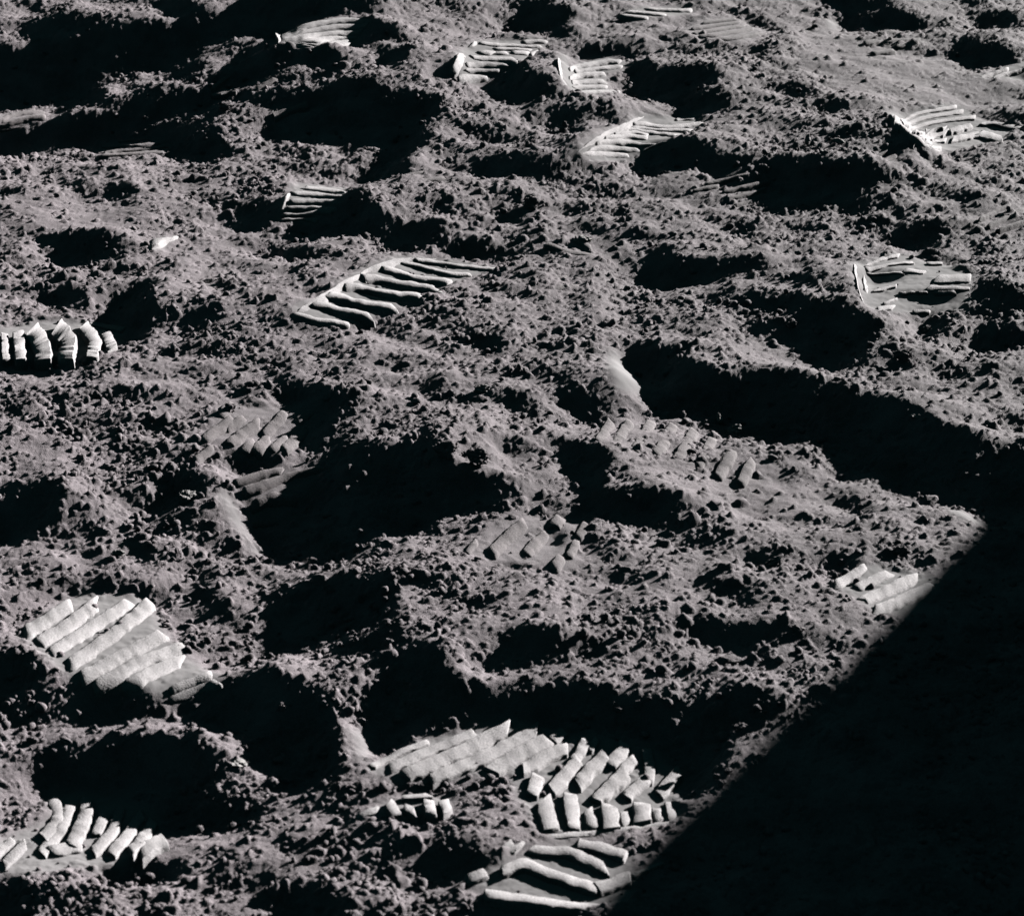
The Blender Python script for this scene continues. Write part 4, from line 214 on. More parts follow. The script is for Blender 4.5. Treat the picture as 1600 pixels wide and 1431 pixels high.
[2,0,1,0,1,0,0,1,1,0,1,-1,-3,-2,-3,-2,-2,-2,-2,-1,-1,-2,-3,-3,-9,0,7,9,12,17,14,-2,-1,-1,0,1,1,1,1,0,0,0,1,0,1,1,2,-1,-14,-6,-3,-1,-2,-1,-2,-1,0,0,0,0,-1,0,0,-1,0,0,-1,0,0,-1,0,-1,0,-1,0,0,-1,0,0,0,0,0,0,0,0,0,1,1,1,1,0,0,0,1,4,7,7,15,1,2,2,1,1,-2,-3,-2,-4,-6,-4,-1,-1,2,3,3,-6,5,9,9,15,8,-8,-7,-5,-5,-6,-5,-5,-5,-3,-4,-2,-3,-2,-1],
[2,0,1,0,0,1,0,1,1,1,1,-2,-3,-2,-3,-3,-3,-3,-2,-1,1,0,-2,-3,-8,-3,8,9,10,14,19,-2,-3,-2,-1,-1,1,3,1,1,0,0,1,0,1,0,1,2,-3,-15,-5,-2,-1,-2,-1,-2,-1,0,0,0,0,0,0,-1,0,0,-1,0,0,-1,0,-1,0,-1,0,-1,0,0,0,0,0,0,-1,0,0,0,0,1,-1,-2,1,4,8,7,7,11,3,2,1,1,2,2,2,-7,-1,1,1,1,1,1,1,-1,-1,-5,-7,7,14,11,8,-3,-7,-6,-5,-5,-5,-6,-6,-4,-4,-3,-3,-2,-2,-1],
[2,0,0,1,0,0,1,1,1,1,1,-1,-3,-2,-4,-3,-4,-5,-4,-2,1,6,2,-1,-7,-7,4,10,10,14,20,-1,-4,-3,-3,-3,-2,5,5,0,0,0,0,0,1,1,1,1,2,-7,-15,-3,-2,-1,-2,-1,-2,0,0,0,0,0,0,-1,0,0,0,-1,0,0,-1,-1,0,-1,0,-1,0,-1,0,0,0,0,1,-1,0,-2,-3,-1,4,5,7,11,9,2,3,2,2,1,2,1,2,3,4,-18,3,3,1,2,1,1,1,1,1,-1,-3,5,18,5,-3,-4,-5,-4,-5,-3,-6,-7,-5,-5,-3,-3,-3,-2,-1,-1],
[2,0,0,0,1,0,1,1,1,1,2,-1,-2,-3,-3,-3,-4,-6,-14,0,3,6,10,7,-4,-6,-10,8,11,14,20,1,-4,-4,-4,-5,-7,4,13,1,-2,-1,0,0,0,1,0,2,2,2,-14,-11,-3,-1,-1,-2,-1,-2,0,0,0,0,0,0,0,0,0,0,-1,0,-1,0,-1,-1,-1,0,-1,-1,0,0,0,1,1,0,1,0,-2,6,8,8,3,3,1,2,2,2,2,3,1,2,1,2,-2,-17,3,5,3,2,1,1,1,1,2,2,2,3,9,0,-1,-3,-2,-4,-3,-3,-7,-6,-4,-4,-4,-2,-2,-2,-1,-1],
[2,0,0,0,1,0,1,1,1,1,2,-1,-2,-2,-1,-3,-2,-4,-11,6,4,4,5,7,-1,-6,-4,-11,10,14,18,6,-5,-3,-3,-3,-4,4,6,-2,-2,-1,-1,0,0,0,0,1,1,2,-1,-15,-7,-2,-1,-1,-1,-2,-1,-1,1,0,0,0,0,0,0,0,0,-1,0,-1,0,-1,-1,-1,-2,-1,0,-1,0,1,1,2,2,3,4,4,3,3,3,2,2,2,2,2,3,3,2,2,2,1,-8,-18,1,7,7,4,0,0,1,0,1,2,1,4,3,2,0,-1,-2,-2,-3,-3,-4,-6,-5,-3,-3,-2,-2,-2,-1,0],
[1,1,0,0,1,0,1,1,1,1,1,0,-2,-1,-2,-1,-1,0,0,5,4,3,2,0,-3,-2,-3,-4,-1,11,14,8,-5,-4,-3,-2,0,0,0,0,-1,-1,-1,0,0,0,0,0,0,1,2,-4,-13,-6,-1,-1,-1,-1,-1,-2,0,0,0,1,0,0,1,0,-1,0,0,-1,-1,-1,-1,-1,-2,-1,-2,-1,-1,0,1,3,3,4,3,3,3,3,3,2,3,1,2,2,3,4,3,4,3,3,-11,-20,-5,7,9,9,-1,-1,0,0,0,1,1,3,2,1,1,0,-1,-2,-2,-2,-4,-5,-4,-3,-3,-1,-2,-1,-1,0],
[1,1,0,0,1,0,1,1,1,1,0,0,-2,-1,-1,-1,-1,0,1,2,2,2,2,1,0,0,0,2,4,6,4,0,-2,-3,-2,-2,-2,0,-1,0,0,-1,0,0,0,0,0,0,0,0,0,1,-4,-12,-4,-2,-1,0,-1,-1,-2,0,1,0,1,0,1,0,0,0,0,-1,0,-1,-1,-2,-2,-2,-3,-2,-3,-2,0,4,6,5,3,3,3,2,3,3,3,1,1,1,3,5,5,3,5,7,-6,-23,-4,5,7,5,-1,-1,-1,0,0,-1,1,2,2,1,1,0,-1,-1,-2,-1,-5,-4,-3,-2,-2,-1,-1,-1,0,-1],
[1,1,0,0,1,0,1,1,0,1,2,-2,-2,-1,-2,-1,-1,0,0,1,2,2,2,1,1,1,0,1,1,3,2,1,0,-2,-1,-2,-1,-1,-1,0,0,0,0,0,0,1,0,0,1,0,0,0,2,-7,-11,-3,-2,-1,-1,0,-1,-1,0,0,1,1,1,0,1,0,0,0,-1,-1,-1,-1,-2,-2,-4,-3,-5,-5,-1,5,6,5,5,5,2,1,3,4,6,0,-2,-2,1,9,7,3,2,2,3,-18,2,2,2,0,0,-1,-1,0,-1,0,1,1,2,1,0,0,-1,-1,-1,-2,-3,-3,-2,-2,-2,-1,0,-1,0,0],
[1,1,0,0,1,0,1,0,1,1,1,-2,-2,-2,-2,-1,-1,-1,0,0,2,2,2,2,1,1,0,1,0,1,0,1,0,-1,-1,-1,-1,-1,-1,0,-1,0,0,1,1,1,1,1,0,0,0,1,1,0,-7,-11,-3,-1,-1,-1,-1,0,-1,0,1,2,1,1,1,0,0,0,0,0,-1,-1,-2,-2,-3,-4,-11,-2,5,4,6,5,5,3,2,2,3,4,8,0,-6,-7,-1,10,11,3,-1,-1,1,-11,1,1,1,0,1,0,-1,0,-1,1,1,1,0,1,0,0,-1,0,-2,-1,-3,-2,-2,-1,-1,-1,0,-1,0,0],
[1,0,1,0,1,0,1,0,1,1,0,-1,-2,-3,-2,-3,-1,-2,-1,0,1,2,4,3,2,1,1,0,0,-1,-1,0,0,-1,-1,-1,-1,-2,-1,0,-1,0,0,1,1,2,2,2,0,1,0,0,0,1,0,-11,-7,-3,-1,-1,-1,0,-1,0,1,1,2,2,1,1,1,0,0,0,-1,0,-1,-1,-2,-3,-11,-1,7,8,7,8,12,8,0,0,0,0,-1,-3,-3,-3,-3,4,10,0,-4,-4,-3,-3,-1,0,1,0,0,1,0,0,0,1,1,1,0,0,0,0,-1,-1,-1,-1,-2,-2,-1,-1,-1,0,0,0,0,0],
[1,0,1,0,0,1,1,0,1,1,1,-2,-2,-3,-3,-3,-3,-3,-2,-2,0,2,5,6,4,2,1,0,0,-1,-2,-2,-1,-2,-1,-1,-2,-1,-1,-2,0,-1,0,0,0,4,3,7,0,0,-1,0,0,0,1,-2,-10,-6,-3,-1,-1,-1,0,-1,1,1,3,3,2,2,0,1,0,0,0,0,-1,0,0,-1,0,-5,8,8,12,8,2,-1,-1,-1,0,-1,0,-1,-1,1,2,1,1,-3,-3,-3,-3,-3,-2,0,-1,0,0,0,1,2,1,1,1,0,0,0,0,0,-1,-1,-1,-2,-1,-1,-1,0,-1,0,0,0,0,1],
[1,0,1,0,0,1,1,0,1,1,1,-1,-3,-3,-3,-3,-4,-4,-4,-4,-3,0,5,10,8,6,1,1,0,-1,-3,-7,-1,-2,-2,-1,-2,-2,-2,-2,-1,-1,0,-1,0,5,6,12,-1,-1,-1,-1,0,0,0,0,-4,-7,-8,-1,-2,-1,-1,-1,-1,0,4,8,3,2,1,0,0,0,0,0,0,1,0,1,2,4,5,5,3,2,1,0,0,0,0,-1,0,0,0,0,1,0,0,-1,-2,-2,-3,-3,-2,-2,-1,0,0,1,2,2,1,1,1,0,0,0,0,-1,0,-2,-1,-2,-1,0,0,-1,0,1,0,0,0,0],
[1,0,1,0,0,1,1,1,1,1,1,0,-3,-3,-3,-4,-4,-5,-5,-7,-7,2,3,8,11,13,5,0,-1,0,3,-20,-1,-2,-1,-2,-3,-2,-3,-3,-2,-2,0,2,3,7,11,8,-2,-2,-1,-1,-1,-1,-1,0,0,0,-14,-3,-1,-2,-2,-3,-2,-1,3,11,10,3,0,-1,-1,0,-1,0,1,1,1,1,1,2,3,2,3,2,1,1,1,0,0,0,0,0,0,1,0,0,0,-1,-1,-2,-2,-3,-2,-3,-2,-1,1,2,3,2,2,1,1,0,0,0,-1,0,-1,-2,-1,-2,0,0,-1,1,0,0,0,1,0,0],
[1,0,1,0,1,0,1,1,1,2,3,-2,-3,-2,-3,-4,-3,-5,-8,-9,1,5,5,5,5,9,12,0,-4,-2,0,-16,-6,-1,-1,-2,-3,-3,-3,-4,-4,-3,5,7,12,8,2,0,-1,-1,-1,-1,-1,-1,-2,-1,-2,-3,-1,-7,-1,-3,-5,-1,1,1,5,7,12,9,-4,-2,-2,-2,-1,-1,0,2,3,0,1,1,1,1,2,1,2,1,0,1,0,1,0,0,1,0,1,0,0,0,-1,-2,-2,-2,-3,-4,-3,-4,0,6,4,3,3,2,0,1,0,-1,-1,-1,-1,-1,-1,-2,-1,0,1,0,1,0,0,1,0,0],
[1,0,1,0,1,0,1,1,1,2,2,0,-2,-3,-2,-2,-3,-4,-7,-7,7,6,6,9,10,1,1,-5,-5,-4,-3,-3,-14,-3,-1,-2,-3,-3,-3,-4,-5,-1,8,17,2,-2,0,1,1,1,1,0,-1,-1,-2,-2,0,0,-1,0,-2,-5,1,9,3,4,3,4,2,2,-4,-3,-3,-2,-3,-4,-3,7,6,-1,-1,0,0,0,1,1,1,0,1,0,1,1,0,1,0,1,1,1,0,1,-1,-1,-1,-2,-3,-4,-5,-7,-3,8,7,4,4,3,1,1,-1,-1,-1,-1,-1,-2,-2,-1,-1,1,0,1,0,1,0,1,0,0],
[1,0,1,0,1,0,1,1,2,1,2,0,-2,-1,-2,-2,-1,-2,-2,-1,8,6,3,2,0,0,-2,-3,-4,-4,-4,-2,-10,-6,-1,-1,-2,-2,-5,-2,5,1,4,6,-4,-4,-2,2,3,3,3,3,1,-2,-4,-3,0,2,4,7,-2,1,2,1,1,2,2,2,1,-1,-1,-2,-2,-2,-2,-2,-1,6,1,-2,-2,-1,0,-1,0,0,0,0,1,0,1,1,1,0,0,1,2,2,1,1,0,0,-1,-2,-2,-3,-6,-7,0,1,6,3,10,4,1,2,-2,-1,-2,-2,-1,-2,-2,-2,0,1,0,1,0,1,0,1,0,0],
[1,0,1,0,1,0,1,1,2,2,2,-1,-2,-1,-2,-1,-1,-1,0,0,2,2,1,1,1,0,-1,-2,-3,-3,-4,-5,-5,-4,-2,-2,-1,0,0,1,0,0,0,-2,-3,-4,0,4,2,3,4,3,3,4,-5,-11,2,2,5,12,5,-3,-1,0,0,0,1,1,0,1,-1,-1,-1,-1,-1,0,0,0,0,-2,-1,-1,-1,-1,-1,-1,0,-1,0,-1,1,2,2,-1,0,0,1,4,5,2,-1,0,0,-1,0,0,1,2,1,-4,4,1,1,-3,6,5,-4,-3,-3,-2,-2,-2,-2,-2,-1,1,1,1,0,1,0,1,0,0],
[1,0,1,0,1,0,1,1,1,2,2,-1,-1,-2,-1,-1,-2,0,-1,0,0,1,1,0,0,0,0,-2,-2,-2,-4,-4,-4,-4,-3,-2,-1,0,0,0,0,0,-1,-3,-3,-5,2,5,3,3,5,5,7,13,-1,-8,-7,3,9,12,-3,-5,-3,-2,-1,0,0,0,0,0,-1,0,-1,-1,-1,0,0,-1,0,-1,-1,-2,-1,-2,-1,-1,-1,0,-2,-2,-3,5,7,-2,-3,-2,-1,9,10,2,-1,-1,0,0,-1,0,1,5,5,3,3,2,1,0,0,-4,-4,-4,-3,-2,-2,-3,-2,-2,-1,2,0,1,0,1,0,1,0,0],
[1,0,1,0,0,1,1,1,1,1,1,0,-1,-2,-1,-1,-1,-1,-1,-1,0,0,0,1,0,-1,0,-1,-2,-2,-3,-3,-4,-4,-4,-3,-1,-1,1,1,1,0,-1,-4,-4,-6,3,7,7,5,7,8,11,12,-1,-5,-2,-1,3,1,-1,-3,-3,-2,-2,-1,-1,0,-1,0,-1,0,-1,-1,0,-1,-1,0,-1,-1,-1,-1,-2,-1,-2,-2,-1,0,-1,-4,-1,7,10,-3,-5,-2,2,10,10,-3,-1,-1,0,0,0,-2,-1,7,7,1,1,1,1,1,-1,-2,-3,-2,-3,-3,-2,-2,-3,-2,0,1,0,1,0,1,0,1,0,0],
[1,0,1,0,0,1,0,1,1,1,2,-2,-1,-1,-1,-2,-1,-1,0,-1,-1,0,0,0,0,0,-1,-1,-1,-1,-3,-3,-3,-5,-5,-6,-2,-1,1,2,4,1,5,-6,-11,-2,7,8,7,7,8,10,15,9,-6,-6,-5,-4,-5,3,5,-1,-1,-2,-3,-1,-2,0,-1,-1,0,-1,-1,0,-1,-1,0,-1,-1,0,-1,-2,-1,-2,-3,-3,-4,3,6,1,2,6,1,-1,0,2,2,2,0,-1,-1,-1,-1,4,2,-3,-3,11,5,-1,0,0,0,0,0,-1,-2,-2,-2,-2,-3,-2,-2,-2,-2,1,1,1,1,0,0,1,0,0],
[1,0,0,1,0,0,1,0,1,1,0,-1,-1,-1,-1,-1,-1,-1,-1,-1,-1,0,0,-1,0,0,0,-1,-1,-1,-1,-2,-3,-4,-5,-7,-9,-3,3,6,2,5,12,9,-11,-9,-3,6,8,9,10,13,15,2,-6,-6,-5,-6,-8,-2,6,4,1,-1,-4,-2,-2,0,-1,-1,-1,-1,0,-1,-1,-1,0,-1,0,-1,-1,-1,-1,-1,-2,-4,-8,8,10,0,-1,0,-1,0,0,0,1,1,1,1,2,1,-2,4,12,0,1,1,-1,-2,-1,0,-1,0,1,0,-2,-1,-2,-2,-3,-2,-2,-3,0,1,0,1,1,0,0,1,0,0],
[1,0,0,0,1,0,0,0,1,0,-1,0,-1,-1,-1,-1,-1,-1,-1,-1,-1,-1,0,0,0,0,0,-1,0,-1,-1,-1,-2,-2,-2,-4,-7,-5,-3,3,5,6,12,19,-5,-4,-6,-9,3,13,13,15,10,-4,-5,-4,-4,-3,-4,-7,1,3,4,0,-5,-4,-3,-1,2,-1,-2,-1,-1,-1,-1,0,-1,-1,0,-1,0,-1,0,-1,0,0,1,2,0,-2,-3,-2,-1,-1,1,1,-1,-1,1,1,6,5,-1,12,8,-2,0,-1,-2,-2,-1,-1,-1,-2,3,2,-1,-2,-2,-2,-3,-2,-2,-2,-1,1,0,1,1,0,1,0,0,1],
[1,0,0,0,0,0,0,0,0,-1,-1,-1,-1,0,0,-1,-1,-1,-1,-1,-1,-1,-1,0,0,0,0,1,0,-1,-1,-1,-1,-1,0,0,0,1,-1,-4,5,6,7,12,-3,-3,-2,-2,-3,2,22,12,-1,-3,-3,-2,-3,-2,-1,0,1,1,-2,-3,-4,-4,-8,-2,9,-2,-2,-2,-1,-2,0,-1,-1,-1,0,0,-1,0,0,-1,0,0,1,0,-1,-2,-3,-3,-5,-3,4,4,-2,0,2,2,4,7,13,7,1,0,-1,-2,-3,-4,-3,3,-1,-6,5,7,-3,-3,-2,-2,-3,-2,-2,-2,-1,1,1,0,1,0,1,0,0,1],
[0,1,0,0,0,-1,0,0,-1,-1,-3,-2,-1,0,1,1,0,-1,-2,-1,-2,-1,-1,-1,0,0,1,1,1,0,-1,-1,-1,-1,-1,1,3,1,3,4,5,4,3,0,-2,-1,-1,0,1,0,10,11,0,-1,-1,-1,-2,-1,-1,-1,0,-1,0,-2,-2,-1,-2,0,-1,-2,-3,-1,-2,-1,-1,-1,-1,-1,0,-1,0,0,0,0,0,0,0,0,-1,-1,-3,-4,-6,-2,2,4,1,0,3,2,2,4,13,10,4,2,-1,-2,-4,-6,-7,6,6,-1,2,-2,-3,-3,-2,-3,-2,-3,-2,-2,-1,1,1,0,1,0,1,0,0,1],
[0,0,0,0,0,0,-1,-1,-1,-1,-3,-4,-3,-3,2,6,2,-1,-1,-2,-2,-2,-2,-2,-1,-1,1,3,3,3,-1,-2,-1,-2,-3,0,7,2,0,2,2,2,2,1,0,0,0,0,2,2,5,5,3,2,0,0,0,-1,-1,-1,0,-1,0,-1,-1,-2,-1,-1,-1,-2,-1,-2,-1,-1,-2,-1,-1,0,-1,0,0,0,0,1,0,0,0,0,-1,0,-2,-2,-3,-11,4,6,4,4,5,3,1,2,4,6,7,6,4,-4,-3,-2,0,-1,-3,-2,-2,-2,-2,-2,-2,-3,-2,-2,-3,-2,-1,1,1,0,1,0,1,0,0,0],
[0,0,0,0,-1,0,-1,-1,-1,-2,-2,-3,-5,-7,-1,8,7,3,-2,-3,-2,-3,-3,-3,-2,-3,-1,7,7,5,-1,-2,-2,-2,-3,-2,10,1,-1,-1,1,1,1,0,1,-1,0,0,0,1,3,5,4,4,3,1,0,0,0,-1,0,0,-1,-1,-1,-1,-1,-1,-1,-2,-1,-1,-1,-1,-1,-1,-1,-1,-1,-1,0,1,1,1,0,1,0,0,0,0,-1,-2,-4,-10,6,7,8,7,6,4,4,4,1,2,5,11,-1,-7,-6,-4,-3,-2,-3,-3,-3,-1,0,-1,-3,-2,-3,-2,-3,-2,-1,1,1,0,1,0,1,0,0,0],
[0,0,-1,0,0,-1,-1,-1,-1,-2,-1,-2,-2,-3,1,10,2,-2,-3,-3,-2,-2,-3,-4,-7,-3,9,18,-1,-2,-2,-2,-2,-1,0,1,1,0,-1,-1,0,0,0,0,0,-1,-1,-1,0,0,1,4,5,6,5,3,1,1,-1,0,0,0,0,-1,-1,-2,0,0,-1,-3,-1,-1,0,-1,0,-1,-1,-2,-2,-2,0,2,3,1,0,1,1,0,1,1,1,-1,-3,-8,3,8,9,11,18,2,8,5,2,1,0,-3,-6,-6,-6,-5,-4,-3,-4,-5,-6,-3,8,-1,-3,-3,-3,-2,-3,-2,-1,1,1,0,1,0,0,1,0,0],
[-1,0,0,-1,0,-1,-1,-1,-1,-2,-2,-1,-1,-1,1,2,1,0,-1,-1,-2,-1,-1,-1,0,-1,5,7,-2,-2,-1,-2,-1,-1,-1,0,0,0,0,-1,0,-1,0,-1,0,-1,-2,-2,-1,-1,-1,0,6,9,9,6,2,0,-1,0,-1,1,-1,-3,-5,0,0,1,3,0,-1,0,-4,1,-1,2,0,-3,-4,-4,-3,3,7,2,1,1,0,1,1,3,3,0,-1,-8,3,8,9,10,18,9,0,-1,0,-1,-1,-2,-2,-5,-6,-6,-3,-3,-3,-2,-1,0,-1,-4,-3,-4,-2,-3,-3,-2,0,0,0,1,0,1,0,0,1,0],
[-1,0,-1,0,-1,-1,-1,-1,-2,-2,-3,-1,-2,-1,0,0,0,1,0,1,0,-1,0,-1,0,1,2,2,0,-1,0,-1,-1,-1,-1,0,0,0,-1,0,-1,0,-1,-1,-1,-1,-2,-2,-2,-2,-3,0,5,7,10,12,8,-1,-2,-3,-4,-3,0,-2,2,5,6,5,6,5,-1,-1,-5,-7,-12,1,6,-3,-9,-7,-8,2,12,4,3,1,0,-1,-1,5,10,2,-4,0,5,7,7,7,16,6,-3,-1,-2,-2,-4,-3,5,-2,-10,-8,-2,0,-5,-2,-1,-1,-3,-2,-3,-3,-3,-2,-3,-2,-1,1,0,1,0,0,1,0,0,1],
[-1,-1,0,-1,-1,-1,-1,-1,-2,-3,-4,-2,-2,-1,-1,-1,-1,0,1,1,4,0,-1,-1,0,0,1,0,1,0,0,0,0,-1,0,0,0,-1,0,0,-1,0,-1,-1,-1,-1,-2,-1,-3,-3,-5,0,5,6,10,18,14,-2,-2,-4,-9,-5,5,5,4,7,10,13,4,2,1,2,2,3,-16,-15,-5,-8,-11,-11,-11,0,9,8,5,3,1,-4,4,6,14,5,0,3,5,6,6,6,5,0,-1,-1,-1,-1,-3,-1,11,0,-13,-14,-7,3,-8,-4,0,0,-3,-3,-2,-3,-3,-2,-2,-3,0,0,1,0,0,1,0,1,0,0],
[-2,0,-1,0,-1,-2,-1,-2,-3,-3,-5,-2,-2,-1,-2,-1,-2,-2,0,7,5,-1,-1,0,-1,0,0,0,0,0,0,0,0,1,0,0,0,0,0,0,0,-1,-1,-1,-1,-1,-1,-2,0,-3,-4,-10,7,9,12,18,19,0,-2,-1,-1,-2,-1,12,7,4,5,3,0,1,1,2,4,4,-4,-25,-11,-7,-10,-13,-11,6,7,4,5,4,5,3,8,8,9,-2,-1,1,2,4,4,5,3,3,1,0,1,0,2,2,3,7,5,-12,-27,-11,-11,-2,4,3,-5,-3,-3,-2,-3,-2,-2,-2,-1,0,1,0,1,0,1,0,0,1],
[-2,0,-1,-1,-1,-2,-2,-2,-4,-4,-6,-2,-1,-1,-1,-2,-2,-4,-5,12,10,-2,-1,-1,-1,-1,0,-1,0,0,0,0,0,1,0,1,1,1,0,0,0,-1,0,-1,-1,-1,-2,-3,4,-2,-3,-12,5,10,11,15,21,8,-3,-1,-1,1,4,4,2,3,2,2,1,2,2,3,3,5,4,-14,-25,-9,-8,-12,-8,6,7,6,7,7,8,11,5,-2,-3,-2,-1,1,1,3,3,3,3,3,2,2,1,1,0,-1,1,12,7,-15,-26,-14,0,0,-2,-3,-3,-3,-3,-2,-2,-3,-2,-2,0,0,1,0,1,1,0,1,0,0],
[-2,-1,-1,-1,-2,-2,-2,-3,-4,-6,-6,-2,-1,-1,0,-1,-1,-1,2,6,5,-2,-1,-2,-1,-1,0,-1,0,-1,0,-1,0,1,0,2,2,3,1,0,-1,0,0,-1,0,-1,-1,-1,3,-1,-2,-4,-7,9,11,14,20,15,-3,-2,-2,-1,1,2,2,2,2,2,2,2,3,3,4,5,6,3,-27,-17,-5,-9,-9,4,8,8,9,13,10,-2,-4,-3,-3,-2,-1,1,1,2,2,3,3,3,3,2,3,2,1,1,0,10,0,-15,-24,-19,0,0,0,-2,-2,-2,-2,-2,-2,-2,-1,-2,0,0,1,0,1,1,0,1,1,0],
[-3,-1,-1,-1,-2,-2,-3,-4,-5,-7,-8,-2,-1,0,0,0,0,2,2,2,2,0,0,-1,0,-1,-1,-1,-1,0,-1,-1,0,-1,0,0,2,8,4,0,0,-1,-1,0,-1,0,0,0,0,1,1,1,-4,-3,11,12,20,19,0,-4,-3,-2,-1,0,1,2,2,2,1,2,2,3,4,6,9,8,-17,-23,-6,-1,-3,2,6,12,7,7,-3,-4,-3,-3,-3,-2,-1,0,1,3,3,2,3,3,3,3,4,3,3,3,2,1,-4,-19,-19,-17,-4,1,0,-1,-1,-1,-1,-2,-1,-2,-1,-2,-1,1,1,1,1,1,1,0,1,1],
[-3,-1,-2,-2,-2,-2,-3,-5,-7,-8,-9,-3,0,-1,0,1,0,1,1,2,2,2,1,0,0,0,-1,-1,-1,-1,0,-1,-1,-1,-1,-3,3,10,12,-1,-1,-1,-1,-1,-1,0,-1,0,-1,0,2,5,4,-4,2,12,16,21,6,-4,-5,-3,-3,-1,-2,2,4,2,1,0,1,2,3,4,8,11,-6,-16,-17,0,2,4,5,4,3,1,1,-2,-2,-2,-3,-2,-2,-1,1,6,4,2,3,3,3,4,4,4,3,3,2,-7,-11,-19,-17,-10,-2,0,0,0,-1,0,-1,-1,-1,-2,-1,-1,0,1,1,1,1,1,1,1,1,0],
[-4,-1,-2,-2,-2,-3,-4,-6,-8,-10,-13,-1,0,0,0,0,1,0,2,1,2,2,3,1,2,0,-1,-1,-1,0,-1,-2,-1,-1,-2,-2,6,13,16,-4,-2,-2,-2,-1,-1,-1,0,-1,-1,-2,-2,7,6,5,-2,11,16,21,9,-5,-5,-6,-4,-1,-4,-1,7,6,-3,-1,0,0,0,1,6,9,6,-5,-17,-10,1,2,3,2,2,3,2,1,-1,-1,-2,-3,-3,-4,-1,10,8,3,2,2,3,4,7,4,4,3,-5,-15,-11,-20,-13,-3,0,-1,0,-1,-1,0,0,-1,-1,0,-1,-2,1,1,1,2,1,1,2,1,0,1],
[-5,-1,-2,-2,-3,-4,-5,-6,-10,-12,-14,-2,0,1,0,0,0,1,1,1,2,2,4,3,3,1,0,0,-1,-1,-1,-1,-2,-3,0,5,11,16,9,-5,-4,-3,-2,-2,-1,-2,0,1,-5,-3,2,5,3,5,7,7,17,21,10,-3,-4,-7,-11,4,-3,10,3,-4,-4,-3,-2,-1,0,-2,3,9,3,6,-6,-16,-4,1,2,1,2,2,2,3,1,0,-2,-2,-4,-6,-6,12,14,6,-1,-1,3,9,7,3,5,8,-2,-23,-21,-19,-7,-2,-1,-1,0,-1,0,-1,-1,0,0,0,-1,-1,0,2,2,2,1,2,1,1,1,1],
[-5,-2,-2,-3,-3,-4,-6,-8,-11,-14,-15,-4,0,1,1,0,0,1,0,1,1,2,4,4,5,2,2,0,0,0,0,-1,-4,-1,6,10,14,14,0,-5,-5,-3,-2,-1,-1,-5,-3,3,-4,2,5,4,4,4,5,7,19,19,8,1,-2,-3,-1,-3,-4,5,-6,-5,-5,-4,-4,-2,2,5,8,3,1,1,-1,-11,-10,0,1,1,1,1,2,3,3,1,1,-1,-2,-6,-2,14,13,5,-3,5,2,1,1,1,3,5,-2,-23,-23,-13,-2,-2,-1,-1,-1,-1,-1,-1,0,1,0,0,-1,-1,2,2,2,2,2,1,2,1,1,1],
[-6,-2,-3,-3,-3,-5,-7,-9,-12,-16,-19,-1,-1,1,0,1,1,-1,0,0,0,1,2,5,6,7,3,2,1,0,-1,0,-1,6,10,13,15,6,-4,-5,-6,-6,-7,0,1,-1,0,2,3,4,4,4,5,4,5,5,7,14,15,7,-1,-3,-2,-3,-2,-3,-5,-7,-6,-2,-8,-5,1,5,11,7,4,-1,-2,-1,-15,-5,0,1,1,0,1,4,3,3,2,1,1,2,0,12,6,-1,-1,0,0,1,1,1,1,2,0,-24,-23,-5,-2,-2,-2,-1,-2,0,-1,0,-1,2,1,0,-1,0,0,3,3,3,1,2,2,1,1,1],
[-7,-2,-3,-3,-4,-6,-8,-10,-13,-18,-17,-4,-1,0,1,1,0,0,-1,0,-1,-1,1,3,5,7,9,6,3,1,0,-2,5,11,12,19,9,-1,-2,-4,-6,-7,-12,-1,4,5,3,4,3,4,3,5,4,4,5,5,5,6,9,15,6,-6,-4,-3,-4,-3,-5,-8,-12,5,-9,-8,-1,2,11,10,6,4,-6,-4,-5,-13,-1,0,0,1,1,4,4,3,2,2,2,3,3,4,1,0,0,0,0,2,2,0,1,0,-4,-23,-13,-3,-3,-3,-2,-3,-2,-1,-1,1,0,2,2,0,0,-1,1,4,3,2,2,2,2,1,1,1],
[-8,-2,-3,-4,-5,-6,-8,-11,-15,-20,-20,-2,-2,0,1,2,1,2,1,-2,0,-2,-1,-2,2,7,9,8,8,5,1,1,11,15,15,13,3,1,-1,-2,-4,-6,-12,-2,5,6,4,5,4,4,4,3,5,4,4,5,7,8,9,12,4,-9,-6,-4,-4,-3,-3,-3,-4,4,-10,4,-1,0,-3,-2,7,10,-11,-10,-8,-7,-3,-2,-1,1,2,5,4,4,3,2,1,2,2,1,1,-1,-1,-1,0,4,4,0,-1,-1,-6,-17,-5,-4,-4,-3,-4,-4,-4,-3,-1,1,1,5,4,0,-1,0,1,3,4,2,2,2,2,1,1,1],
[-9,-3,-3,-4,-5,-7,-8,-12,-15,-19,-20,-1,-1,0,0,1,2,1,3,0,-1,-2,-3,3,3,3,5,6,7,5,4,7,17,15,8,7,8,4,1,-1,-1,-3,-4,-12,2,7,6,5,5,5,4,5,5,4,4,6,8,9,13,1,-6,-6,-6,-5,-4,-3,-2,-1,0,1,1,1,0,0,1,-1,-5,3,-10,-9,-9,-7,-6,-5,-3,1,4,6,6,5,3,1,1,1,1,1,0,-1,-3,-5,0,5,10,1,-4,-5,-6,-6,-5,-4,-4,-4,-4,-4,-5,-7,-4,1,8,12,0,-2,-1,-1,1,4,3,2,2,2,2,1,1,1],
